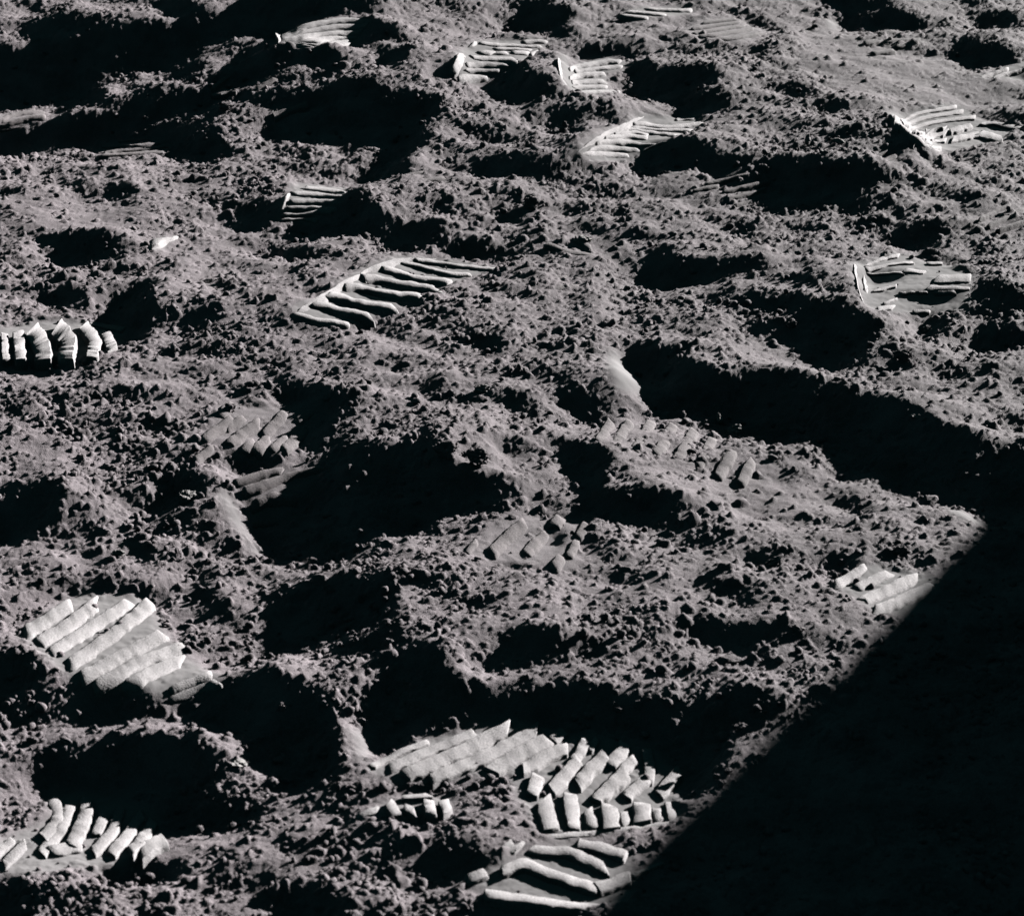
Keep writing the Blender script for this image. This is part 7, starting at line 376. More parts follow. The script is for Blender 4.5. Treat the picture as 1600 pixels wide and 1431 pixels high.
["pale print of jagged upright blocks in the bottom left corner",[[37,[-370,1786,-376,1778],[-361,1762,-368,1755],[-356,1736,-365,1741],[-358,1716,-367,1725],[-361,1698,-370,1708]],[34,[-351,1764,-359,1769],[-350,1737,-358,1743],[-351,1713,-359,1721],[-355,1691,-363,1702],[-358,1669,-366,1681]],[46,[-339,1781,-349,1780],[-335,1753,-346,1757],[-334,1729,-345,1736],[-335,1708,-346,1717],[-336,1685,-347,1695]],[32,[-320,1751,-328,1757],[-321,1739,-329,1744],[-322,1726,-330,1732],[-323,1714,-330,1718]],[35,[-310,1763,-318,1768],[-310,1742,-318,1746],[-311,1718,-319,1726],[-315,1694,-323,1708],[-319,1671,-327,1687]],[34,[-292,1753,-299,1760],[-296,1737,-303,1744],[-298,1715,-306,1725],[-301,1688,-310,1706],[-304,1663,-313,1683]],[37,[-282,1747,-290,1751],[-283,1728,-291,1736],[-284,1700,-294,1723],[-286,1680,-296,1705],[-289,1662,-298,1686]],[33,[-266,1688,-276,1728],[-272,1678,-280,1714],[-277,1671,-285,1701],[-282,1664,-290,1692]],[32,[-358,1688,-354,1671],[-351,1694,-346,1675],[-343,1698,-339,1679],[-336,1704,-331,1685]],[29,[-374,1689,-381,1700],[-377,1676,-384,1686],[-380,1663,-387,1673],[-383,1648,-390,1660]],[26,[-386,1696,-391,1706],[-389,1685,-395,1694],[-392,1673,-398,1683],[-396,1662,-401,1671]]]],
["big white print of long slanting slabs at the bottom centre",[[25,[-114,1775,-111,1767],[-104,1797,-101,1782],[-93,1808,-90,1795],[-81,1818,-79,1805],[-69,1828,-67,1816]],[27,[-100,1778,-96,1761],[-84,1796,-80,1778],[-67,1813,-64,1795],[-49,1829,-46,1810],[-32,1844,-29,1824]],[39,[-88,1765,-83,1745],[-68,1786,-63,1763],[-47,1805,-42,1784],[-26,1828,-21,1805],[-5,1847,0,1829]],[39,[-67,1761,-63,1741],[-46,1780,-41,1761],[-24,1802,-19,1780],[-3,1824,2,1806],[19,1849,24,1832]],[40,[-20,1776,-14,1757],[-9,1792,-3,1773],[3,1808,8,1787],[15,1823,20,1801],[28,1836,32,1815]],[34,[6,1782,11,1765],[15,1793,20,1776],[24,1806,28,1787],[34,1816,37,1797],[45,1824,47,1804]]]],
["shattered white blocks and upright slabs along the rim of the big print",[[27,[31,1832,35,1821],[36,1841,40,1830],[42,1846,46,1839]],[41,[28,1747,35,1736],[33,1760,41,1749],[39,1776,47,1764],[45,1789,52,1777],[51,1803,58,1791]],[33,[46,1798,53,1789],[50,1806,56,1799],[53,1816,59,1807],[55,1825,62,1818],[58,1835,65,1827]],[43,[48,1760,56,1750],[54,1775,62,1763],[60,1789,67,1776],[67,1801,74,1788],[73,1814,80,1801]],[25,[61,1815,66,1812],[64,1827,69,1821],[68,1836,72,1832]],[44,[62,1739,69,1726],[68,1752,75,1738],[75,1764,82,1751],[82,1777,88,1762],[89,1788,95,1774]],[38,[75,1795,82,1785],[79,1805,86,1794],[83,1812,90,1802],[86,1821,94,1814],[88,1831,97,1824]],[35,[82,1778,88,1770],[86,1788,92,1778],[89,1796,95,1785],[94,1804,99,1794],[98,1811,103,1801]],[38,[87,1750,93,1738],[92,1759,97,1747],[97,1767,102,1755],[102,1777,107,1764],[107,1784,112,1771]],[30,[106,1772,113,1772],[107,1785,115,1786],[108,1797,116,1801],[107,1808,115,1814],[106,1820,113,1823]],[38,[114,1757,121,1749],[118,1769,125,1760],[123,1779,130,1770],[128,1790,135,1781],[133,1800,140,1792]],[42,[10,1733,20,1729],[12,1743,22,1739],[14,1755,24,1751],[16,1767,26,1763]],[55,[31,1730,18,1721],[33,1714,20,1704],[35,1699,22,1690],[37,1683,24,1675]],[43,[51,1742,40,1738],[52,1724,41,1719],[52,1705,42,1701],[53,1688,43,1684]],[32,[63,1723,55,1716],[64,1712,57,1707],[66,1703,58,1696],[67,1694,60,1687]],[53,[83,1729,70,1724],[83,1717,70,1711],[83,1702,70,1698],[84,1691,70,1688]],[28,[91,1725,84,1719],[92,1712,85,1708],[93,1702,86,1698]],[54,[109,1736,95,1732],[108,1725,95,1721],[108,1712,95,1710],[108,1703,94,1701]],[29,[117,1734,110,1730],[117,1722,110,1717],[118,1711,111,1706]],[29,[129,1748,121,1745],[129,1729,122,1725],[129,1711,122,1710]],[25,[26,1676,27,1670],[52,1685,52,1678],[78,1694,78,1688],[104,1703,104,1697],[129,1709,129,1703]]]],
["small angular white lumps left of the big broken print",[[25,[-121,1699,-119,1691],[-116,1700,-114,1694],[-110,1705,-108,1697],[-105,1708,-103,1700]],[39,[-93,1718,-99,1709],[-89,1707,-96,1699],[-86,1698,-92,1690]],[25,[-87,1729,-86,1719],[-79,1730,-79,1721],[-72,1730,-71,1722],[-65,1733,-64,1725]],[34,[-83,1712,-85,1701],[-78,1708,-81,1698],[-74,1705,-76,1693]],[42,[-61,1720,-69,1717],[-60,1708,-68,1704],[-58,1696,-67,1694]],[43,[-50,1724,-58,1715],[-48,1712,-55,1706],[-46,1703,-53,1695]]]],
["dark bottom print with three long arched slabs beside the straight shadow",[[43,[13,1657,13,1644],[29,1657,28,1646],[45,1658,43,1645],[59,1649,56,1636],[73,1638,70,1626]],[46,[50,1672,49,1658],[60,1670,58,1658],[70,1670,68,1656],[80,1664,76,1651],[88,1658,85,1645]],[51,[-9,1624,-7,1610],[10,1637,10,1621],[29,1626,26,1612],[47,1618,45,1603],[65,1610,63,1595]],[56,[61,1610,64,1595],[70,1616,72,1601],[79,1624,81,1608],[88,1630,90,1614]],[25,[90,1632,91,1626],[98,1638,99,1635],[106,1644,107,1641],[114,1651,115,1647]],[40,[-36,1614,-34,1602],[-31,1617,-29,1604],[-26,1620,-23,1608],[-20,1622,-18,1611]],[46,[-20,1594,-21,1580],[4,1590,3,1576],[29,1586,28,1573],[53,1583,52,1571],[78,1584,77,1571]],[57,[-6,1658,-7,1642],[1,1657,-1,1642],[7,1657,6,1643]]]],
["broken crusts and one short grey bar in rubble right of the leaf-shaped print",[[31,[25,2841,25,2822],[45,2845,45,2826],[64,2848,64,2829],[84,2852,84,2834]],[26,[-6,2856,-4,2839],[4,2864,6,2848],[15,2872,16,2858]],[25,[43,2985,41,2975],[57,2975,56,2965],[72,2966,70,2953],[87,2960,86,2946],[103,2953,102,2939]],[25,[79,3008,76,2999],[85,3000,83,2991],[92,2992,89,2980],[99,2981,96,2968]],[25,[36,2869,36,2859],[45,2874,45,2864],[54,2878,55,2867],[64,2881,64,2871]]]],
["faint print of grey bars left of the wide black hollow at upper right",[[25,[270,3177,271,3169],[292,3191,292,3183],[313,3203,314,3197],[336,3219,336,3213]],[25,[277,3154,277,3146],[294,3168,295,3160],[312,3181,312,3173],[330,3201,330,3196]],[25,[250,3207,250,3199],[271,3218,271,3209],[291,3224,291,3218],[311,3231,311,3224]],[25,[232,3179,232,3173],[244,3188,244,3179],[257,3195,257,3186],[269,3202,269,3193]],[25,[284,3134,284,3125],[296,3144,296,3138],[308,3154,308,3150],[319,3161,320,3157]]]],
["very faint grey ridges at the right edge below the tilted print",[[25,[580,3043,579,3035],[598,3070,598,3062],[615,3092,615,3086],[633,3114,632,3106]],[25,[587,3024,588,3018],[607,3049,607,3043],[627,3076,627,3068],[647,3101,647,3095]],[25,[600,3015,600,3011],[617,3034,617,3028],[635,3052,635,3046],[653,3073,652,3065]]]],
["faint grey bars of a half-buried print under the bright slab in rubble",[[25,[424,3218,424,3209],[439,3234,439,3223],[454,3250,454,3239],[469,3264,469,3256]],[25,[444,3199,445,3197],[460,3217,459,3200],[476,3244,476,3234],[492,3262,492,3256]],[25,[466,3197,468,3195],[478,3206,478,3198],[493,3241,492,3223],[504,3247,504,3239]]]],
["grey cracked bars between two dark hollows near the top right",[[25,[539,3866,538,3847],[554,3877,552,3858],[569,3887,567,3870]],[25,[574,3884,571,3867],[593,3889,590,3872],[611,3892,610,3879],[631,3899,629,3885]],[25,[588,3859,587,3843],[604,3867,603,3853],[620,3878,618,3864],[637,3893,634,3874]],[25,[545,3808,544,3793],[557,3815,556,3802],[569,3823,568,3810],[582,3833,580,3818]],[25,[573,3942,569,3911],[585,3937,583,3917],[600,3944,598,3924]]]],
["scattered grey blocks on the mound inside the big left shadow",[[26,[-435,3609,-431,3607],[-426,3632,-422,3629],[-416,3649,-412,3647],[-406,3671,-402,3664]],[25,[-424,3602,-420,3576],[-414,3622,-408,3579],[-401,3625,-395,3578]],[25,[-368,3582,-364,3571],[-359,3591,-356,3581],[-351,3601,-347,3592],[-342,3612,-339,3602]],[42,[-338,3506,-333,3489],[-322,3515,-318,3504],[-306,3524,-303,3515],[-291,3535,-287,3520]]]],
["broad faint print of soft leaning grey ridges just below the bright trench wall",[[30,[83,2364,90,2353],[88,2398,96,2381],[94,2432,101,2414],[99,2465,107,2443]],[32,[99,2357,107,2353],[105,2393,113,2377],[112,2432,120,2414],[119,2458,127,2450]],[32,[119,2354,127,2344],[126,2390,134,2379],[134,2434,142,2419],[141,2469,150,2465]],[32,[140,2353,148,2344],[148,2388,156,2377],[156,2429,164,2415],[165,2473,172,2454]],[32,[161,2349,169,2340],[169,2380,177,2369],[177,2418,185,2405],[186,2459,194,2448]],[29,[181,2341,189,2332],[189,2366,196,2356],[196,2399,203,2384],[204,2435,211,2421]],[29,[200,2319,207,2307],[207,2345,214,2334],[214,2366,221,2353],[222,2398,229,2383]],[27,[221,2304,228,2297],[227,2327,234,2319],[233,2348,240,2338],[240,2372,246,2361]]]],
["two thin grey bars below the big black hollow near the top",[[25,[-146,3228,-145,3215],[-131,3231,-130,3218],[-117,3238,-116,3227],[-103,3247,-102,3236]],[25,[-126,3197,-125,3180],[-114,3206,-113,3191],[-101,3215,-100,3200],[-88,3225,-87,3209]]]]]
# x, y, half width, half height, label
ROCKS = [
[0.3127,2.6927,0.0083,0.0054,"grey angular rock tilted on the soil above the dark pit, its shadow at lower left"],
[0.4212,2.5773,0.0113,0.009,"pointed grey rock with a triangular shadow right of the round black pit"],
[-0.03,2.4997,0.0096,0.0068,"lone dark rounded clod on open soil left of the bright trench wall"],
[0.0246,3.0993,0.0123,0.011,"big pale lumpy clod standing in rubble above the long leaf-shaped print"],
[0.2427,2.1102,0.011,0.0048,"flat oval stone with a dark gap beside it left of the cut-off print"],
[0.4181,2.4207,0.0117,0.0036,"flat pale slab on the far lip of the long black trench"],
[0.356,2.468,0.0041,0.0023,"tiny lit pebble in the trench shadow below its far lip"],
[0.3805,2.4587,0.0045,0.002,"small lit pebble pair stone in the trench, left of the flat pale slab"],
[0.4653,2.6891,0.0074,0.0054,"small grey clod on the slope right of the round black pit"],
[-0.4037,3.514,0.0161,0.008,"rounded grey lump poking from the big shadow at upper left"],
[-0.4267,3.4384,0.0043,0.0043,"tiny bright pebble inside the dark patch under the big left shadow"],
[-0.4426,3.4221,0.0042,0.0027,"tiny pebble low in the dark patch under the big left shadow"],
[-0.6444,3.8421,0.0054,0.004,"lone pebble catching light in the top left shadow"],
[-0.1916,1.8553,0.0043,0.0036,"lit pebble in the middle of the dark hollow right of the pale bar print"],
[-0.2112,1.8283,0.0075,0.0027,"flat lit clod at the lower side of the dark hollow near bottom left"],
[-0.2249,1.7931,0.0117,0.006,"bright wedge-shaped slab between two black hollows at bottom left"],
[-0.245,1.7774,0.0028,0.0046,"upright pebble on the right wall of the oval black hollow"],
[-0.1831,1.7825,0.0067,0.0039,"grey clod on the lip below the dark hollow near bottom left"],
[-0.3143,1.6184,0.0063,0.0043,"rounded pale clod below the jagged print in the bottom left corner"],
[-0.3099,1.5946,0.0056,0.0036,"squat clod just under the rounded pale one at bottom left"],
[-0.2601,1.5865,0.0062,0.0049,"egg-shaped clod at the bottom edge left of centre"],
[-0.3962,1.8341,0.0058,0.0036,"pale clod at the left of a pair above the oval black hollow"],
[-0.3683,1.8327,0.0084,0.0033,"long pale clod at the right of a pair above the oval black hollow"],
[0.0708,3.4212,0.0066,0.0102,"upright egg-shaped stone left of the crisp ten-bar print"],
[0.0674,3.2346,0.008,0.0034,"flat pebble in the shadow under the crisp ten-bar print"],
[0.2164,3.3148,0.0032,0.0029,"tiny round pebble high in the hollow right of the crisp ten-bar print"],
[0.2212,3.277,0.0064,0.0032,"oval pebble low in the hollow right of the crisp ten-bar print"],
[0.2445,3.2769,0.0035,0.0035,"round pebble at the right of the hollow beside the crisp ten-bar print"],
[0.2005,3.2605,0.0054,0.0048,"clod on the lower lip of the hollow beside the crisp ten-bar print"],
[0.1789,3.2533,0.0038,0.0026,"small stone in the lower left corner of the hollow by the ten-bar print"],
[0.2182,2.4827,0.0041,0.0068,"thin upright chip standing on the near lip of the trench"],
[0.3143,2.396,0.0107,0.0044,"curved crust piece arching over the near lip of the trench"],
[0.2336,2.4604,0.0095,0.0063,"lumpy clod on the near lip of the trench, right of the thin chip"],
[0.3423,2.2588,0.0064,0.0034,"small clod in the dark gap behind the near ridge of the trench"],
[0.359,2.2439,0.0055,0.0042,"rounded clod right of another in the dark gap behind the near ridge"],
[0.3611,2.14,0.0081,0.0061,"pale round lump above the bars of the cut-off print"],
[-0.0656,2.3004,0.011,0.0097,"large lumpy clod at the upper right rim of the big black hollow"],
[-0.0348,2.2885,0.0127,0.0105,"biggest crust lump hanging over the right end of the big black hollow"],
[0.1638,1.7629,0.0038,0.0035,"little clod at the lit tip by the straight shadow near bottom right"],
[0.1733,1.7658,0.0049,0.0038,"clod just right of a smaller one at the tip by the straight shadow"],
[0.1857,1.8177,0.0071,0.0043,"pale clod on the soil spur beside the straight shadow"],
[0.185,1.9253,0.0119,0.0037,"long pale clod below the dark crack left of the straight shadow"],
[-0.3696,2.1599,0.0061,0.0041,"pale round clod left of the thin bright wall by the big black hollow"],
[-0.2931,2.4592,0.0063,0.0077,"upright block of soil at the top of the crumbled grey print"],
[-0.3179,2.2599,0.011,0.0085,"big rounded clod in the dark nook left of the thin bright wall"],
[0.4101,3.2396,0.0098,0.0052,"small bright slab in rubble left of the tilted print"],
[0.4319,3.2921,0.0099,0.0047,"small pale slab leaning right of the bright one in rubble"],
[0.0849,2.9946,0.0123,0.0053,"thin tilted crust plate in rubble right of the leaf-shaped print"],
[-0.0,1.6542,0.0083,0.0046,"smooth oval clod above the arched bars at the bottom"],
[0.3953,3.3105,0.0047,0.0088,"thin curled chip in rubble between two prints at upper right"],
[0.5642,2.7253,0.0036,0.0025,"pebble in the black pit at the right edge beside the broken print"],
[0.2498,1.9681,0.0083,0.0034,"long narrow clod beside the dark crack near the straight shadow"]]

Z0 = np.cumsum(np.array(RELIEF_ROWS), 1) * 5e-4
C25, S25 = math.cos(math.radians(25)), math.sin(math.radians(25))

def bspline(grid, fx, fy):
    nr_, nc_ = grid.shape
    fx = np.clip(fx, 1, nc_ - 2.001); fy = np.clip(fy, 1, nr_ - 2.001)
    i = fx.astype(int); j = fy.astype(int); a = fx - i; b = fy - j
    def w(t):
        return ((1 - t) ** 3 / 6, (3 * t ** 3 - 6 * t * t + 4) / 6, (-3 * t ** 3 + 3 * t * t + 3 * t + 1) / 6, t ** 3 / 6)
    wa, wb = w(a), w(b)
    i2 = np.minimum(i + 2, nc_ - 1)
    r = 0
    for k, jj in enumerate((j - 1, j, j + 1, np.minimum(j + 2, nr_ - 1))):
        r = r + wb[k] * (wa[0] * grid[jj, i - 1] + wa[1] * grid[jj, i] + wa[2] * grid[jj, i + 1] + wa[3] * grid[jj, i2])
    return r

def base_height(x, y):
    fw = np.maximum(y * C25 + CAM_H * S25, 0.5)
    fa = (x / fw + 0.25) / 0.5 * (Z0.shape[1] - 1)
    fl = (np.log(np.maximum(y, 0.2)) - math.log(1.36)) / (math.log(4.72) - math.log(1.36)) * (Z0.shape[0] - 1)
    edge = np.minimum(np.minimum(fa, Z0.shape[1] - 1 - fa) / 14, np.minimum(fl, Z0.shape[0] - 1 - fl) / 9)
    return bspline(Z0, fa, fl) * np.clip(edge, 0, 1)

X0, Y0, GH, grid_cols, grid_rows = -1.2, 1.3, 0.005, 500, 700
def raster(polys):
    g = np.zeros((grid_rows, grid_cols))
    for p in polys:
        p = np.array(p); q = np.roll(p, -1, 0)
        j0 = max(0, int((p[:, 1].min() - Y0) / GH)); j1 = min(grid_rows, int((p[:, 1].max() - Y0) / GH) + 2)
        for j in range(j0, j1):
            y = Y0 + j * GH
            c = (p[:, 1] <= y) != (q[:, 1] <= y)
            if not c.any(): continue
            xs = np.sort(p[c, 0] + (y - p[c, 1]) * (q[c, 0] - p[c, 0]) / (q[c, 1] - p[c, 1]))
            for a, b in zip(xs[::2], xs[1::2]):
                g[j, max(0, int((a - X0) / GH + 1)):max(0, int((b - X0) / GH + 1))] = 1
    return g
def blur(a, n=1):
    for _ in range(n):
        p = np.pad(a, 1, mode='edge')
        a = (p[:-2, 1:-1] + p[2:, 1:-1] + p[1:-1, :-2] + p[1:-1, 2:] + 4 * p[1:-1, 1:-1]) / 8
    return a
FRAW = raster(FLOORS)
FLOOR = blur(FRAW, 3); SMOOTH = blur(raster(SMOOTHS), 30); WALL = blur(raster(WALLS), 4)
PID = np.zeros(FRAW.shape, int)
BEST = np.full(FRAW.shape, 0.06)
for k_, (l_, bars_) in enumerate(PRINTS):
    for b_ in bars_:
        for s_ in b_[1:]:
            px_, py_ = (s_[0] + s_[2]) / 2000, (s_[1] + s_[3]) / 2000
            i0 = int((px_ - X0) / GH); j0 = int((py_ - Y0) / GH)
            ia, ib, ja, jb = max(0, i0 - 13), min(grid_cols, i0 + 14), max(0, j0 - 13), min(grid_rows, j0 + 14)
            if ia >= ib or ja >= jb: continue
            yy, xx = np.mgrid[ja:jb, ia:ib]
            d_ = np.hypot(xx * GH + X0 - px_, yy * GH + Y0 - py_)
            m_ = d_ < BEST[ja:jb, ia:ib]
            BEST[ja:jb, ia:ib][m_] = d_[m_]; PID[ja:jb, ia:ib][m_] = k_ + 1
PID[FRAW < 0.5] = 0
WEAK = ('grey', 'faded', 'worn', 'faint', 'crumbled')
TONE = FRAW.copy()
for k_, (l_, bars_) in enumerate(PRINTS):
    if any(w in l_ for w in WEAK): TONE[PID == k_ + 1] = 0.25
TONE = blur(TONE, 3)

def cubic(grid, x, y):
    return bspline(grid, (x - X0) / GH, (y - Y0) / GH)

def hsh(i, j, s):
    n = (i.astype(np.int64) * 374761393 + j.astype(np.int64) * 668265263 + s * 1274126177) & 0xffffffff
    n = ((n ^ (n >> 13)) * 1274126177) & 0xffffffff
    n = ((n ^ (n >> 16)) * 2246822519) & 0xffffffff
    return ((n ^ (n >> 15)) & 0xffffff) / float(0x1000000)

def vnoise(x, y, scale, s):
    u, v = x / scale, y / scale
    i = np.floor(u); j = np.floor(v); a = u - i; b = v - j
    a = a * a * (3 - 2 * a); b = b * b * (3 - 2 * b)
    return ((hsh(i, j, s) * (1 - a) + hsh(i + 1, j, s) * a) * (1 - b) + (hsh(i, j + 1, s) * (1 - a) + hsh(i + 1, j + 1, s) * a) * b) * 2 - 1

def grains(x, y, cell, rad, dens, s):
    """height of round-backed grains, one or none per jittered cell"""
    u, v = x / cell, y / cell
    i = np.floor(u); j = np.floor(v)
    out = np.zeros_like(x)
    for di in (-1, 0, 1):
        for dj in (-1, 0, 1):
            ci, cj = i + di, j + dj
            h1 = hsh(ci, cj, s); h2 = hsh(ci, cj, s + 7); h3 = hsh(ci, cj, s + 13); h4 = hsh(ci, cj, s + 19)
            r = rad * (0.45 + 0.55 * h3)
            ang = h1 * 6.283 + h2 * 9.1
            dx = (ci + h1 - u) * cell; dy = (cj + h2 - v) * cell
            ca, sa = np.cos(ang), np.sin(ang)
            ex = (dx * ca + dy * sa); ey = (-dx * sa + dy * ca) * (1.0 + 0.5 * h3)
            # squarish, slightly angular plan
            q = 1 - (np.abs(ex / r) ** 2.2 + np.abs(ey / r) ** 2.2)
            t = np.where((q > 0) & (h4 < dens), np.sqrt(np.maximum(q, 0)) * r * 0.75, 0)
            np.maximum(out, t, out=out)
    return out

def relief(x, y, step):
    """everything finer than the 1 cm grid; step = local mesh spacing"""
    fl = np.clip(cubic(FLOOR, x + 0.005 * vnoise(x, y, 0.013, 91), y + 0.007 * vnoise(x, y, 0.013, 92)), 0, 1); sm = np.clip(cubic(SMOOTH, x, y), 0, 1); wl = np.clip(cubic(WALL, x, y), 0, 1)
    crumb = np.clip(vnoise(x, y, 0.02, 51) * 1.4 - 0.40, 0, 0.6)
    free = np.maximum((1 - fl) * (1 - 0.85 * wl), np.maximum(crumb, 0.36) * (1 - 0.6 * wl))
    wx = x + 0.0022 * vnoise(x, y, 0.006, 31) + 0.004 * vnoise(x, y, 0.02, 32)
    wy = y + 0.0022 * vnoise(x, y, 0.006, 33) + 0.004 * vnoise(x, y, 0.02, 34)
    patch = vnoise(x, y, 0.11, 3) * 0.6 + vnoise(x, y, 0.045, 4) * 0.4
    den = np.clip(0.45 + 0.85 * patch, 0.18, 1) * (1 - 0.8 * sm)
    h = 0.0055 * vnoise(x, y, 0.075, 5) + 0.0045 * vnoise(x, y, 0.033, 6) * (1 - 0.6 * sm)
    g = grains(wx, wy, 0.027, 0.0085, den * 0.22, 41)
    g = np.maximum(g, grains(wx, wy, 0.0125, 0.0054, 0.08 + den * 0.66, 42))
    g = g + 0.95 * grains(wx, wy, 0.0070, 0.0033, (0.26 + den * 0.72) * (1 - 0.75 * sm), 43) * (step < 0.006)
    g = g + 0.70 * grains(x + 0.001 * vnoise(x, y, 0.003, 35), y, 0.0044, 0.0019, (0.40 + 0.6 * den) * (1 - 0.35 * sm), 44) * (step < 0.004)
    h = h * (0.10 + 0.90 * (1 - fl)) + g * free * free
    h += 0.0007 * vnoise(x, y, 0.009, 8) * (0.35 + 0.65 * free) + 0.0004 * vnoise(x, y, 0.0035, 9) * (0.15 + 0.85 * free)
    fade = np.clip(1.3 - step / 0.02, 0, 1)
    return h * fade, fl

# ------------------------------------------------------------------ ground: one sheet, finest in the trampled patch
Y_NEAR, Y_FAR, NR = 1.43, 4.55, 1150
TH1, TH0 = CAM_H / Y_NEAR, CAM_H / Y_FAR
rows = (np.linspace(Y_NEAR ** -0.3, Y_FAR ** -0.3, NR)) ** (-1 / 0.3)   # spacing widens with distance
near = [rows[0] - 0.0015 * (1.16 ** k - 1) / 0.16 for k in range(1, 40)]
far = [rows[-1] + 0.006 * (1.16 ** k - 1) / 0.16 for k in range(1, 50)]
rows = np.array(near[::-1] + list(rows) + far)
NC = 920
ac = np.linspace(-0.235, 0.235, NC)
ext = [0.235 + 0.0006 * (1.2 ** k - 1) / 0.2 for k in range(1, 52)]
ac = np.array([-e for e in ext[::-1]] + list(ac) + ext)
sw = np.maximum(rows * math.cos(math.radians(25)) + CAM_H * math.sin(math.radians(25)), 1.0)
GX = sw[:, None] * ac[None, :]
GY = np.repeat(rows[:, None], len(ac), 1)
step = np.maximum(np.repeat(np.gradient(rows)[:, None], len(ac), 1) * 0.8, np.gradient(ac)[None, :] * sw[:, None])
fx, fy, fs = GX.ravel(), GY.ravel(), step.ravel()
hz, fl = relief(fx, fy, fs)
fz = base_height(fx, fy) + hz
nr, nc = GX.shape
idx = np.arange(nr * nc, dtype=np.int32).reshape(nr, nc)
quads = np.stack([idx[:-1, :-1], idx[:-1, 1:], idx[1:, 1:], idx[1:, :-1]], -1).reshape(-1, 4)
# which print a quad belongs to
qx = fx[quads[:, 0]]; qy = fy[quads[:, 0]]
gi = np.round((qx - X0) / GH).astype(int); gj = np.round((qy - Y0) / GH).astype(int)
ok = (gi >= 0) & (gi < grid_cols) & (gj >= 0) & (gj < grid_rows)
qid = np.where(ok, PID[np.clip(gj, 0, grid_rows - 1), np.clip(gi, 0, grid_cols - 1)], 0)

def sheet(name, q, mat):
    used, inv = np.unique(q.ravel(), return_inverse=True)
    me = bpy.data.meshes.new(name)
    co = np.stack([fx[used], fy[used], fz[used]], -1).astype(np.float32)
    me.vertices.add(len(used)); me.vertices.foreach_set('co', co.ravel())
    nq = len(q)
    me.loops.add(nq * 4); me.loops.foreach_set('vertex_index', inv.astype(np.int32))
    me.polygons.add(nq); me.polygons.foreach_set('loop_start', np.arange(0, nq * 4, 4, dtype=np.int32))
    me.polygons.foreach_set('use_smooth', np.ones(nq, bool))
    a = me.attributes.new('packed_sunlit', 'FLOAT', 'POINT')
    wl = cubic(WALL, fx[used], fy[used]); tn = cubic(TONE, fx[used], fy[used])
    a.data.foreach_set('value', np.clip(np.maximum(tn, wl), 0, 1).astype(np.float32))  # floors: compacted soil tone; walls: sunlit brightness put into the colour
    me.update(); me.validate()
    me.materials.append(mat)
    o = bpy.data.objects.new(name, me); C.objects.link(o)
    return o

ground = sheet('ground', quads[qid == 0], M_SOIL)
ground['kind'] = 'structure'
ground['label'] = 'trampled grey lunar soil, rough with clods, hollows and hard black shadows'

# ------------------------------------------------------------------ boot prints: an Empty each, bed and raised tread bars as parts
def mesh_obj(name, V, Fc, mat, parent=None, smooth=False):
    me = bpy.data.meshes.new(name); me.from_pydata([tuple(v) for v in V], [], Fc)
    me.materials.append(mat)
    if smooth: me.polygons.foreach_set('use_smooth', np.ones(len(Fc), bool))
    me.update()
    o = bpy.data.objects.new(name, me); C.objects.link(o)
    if parent is not None: o.parent = parent
    return o

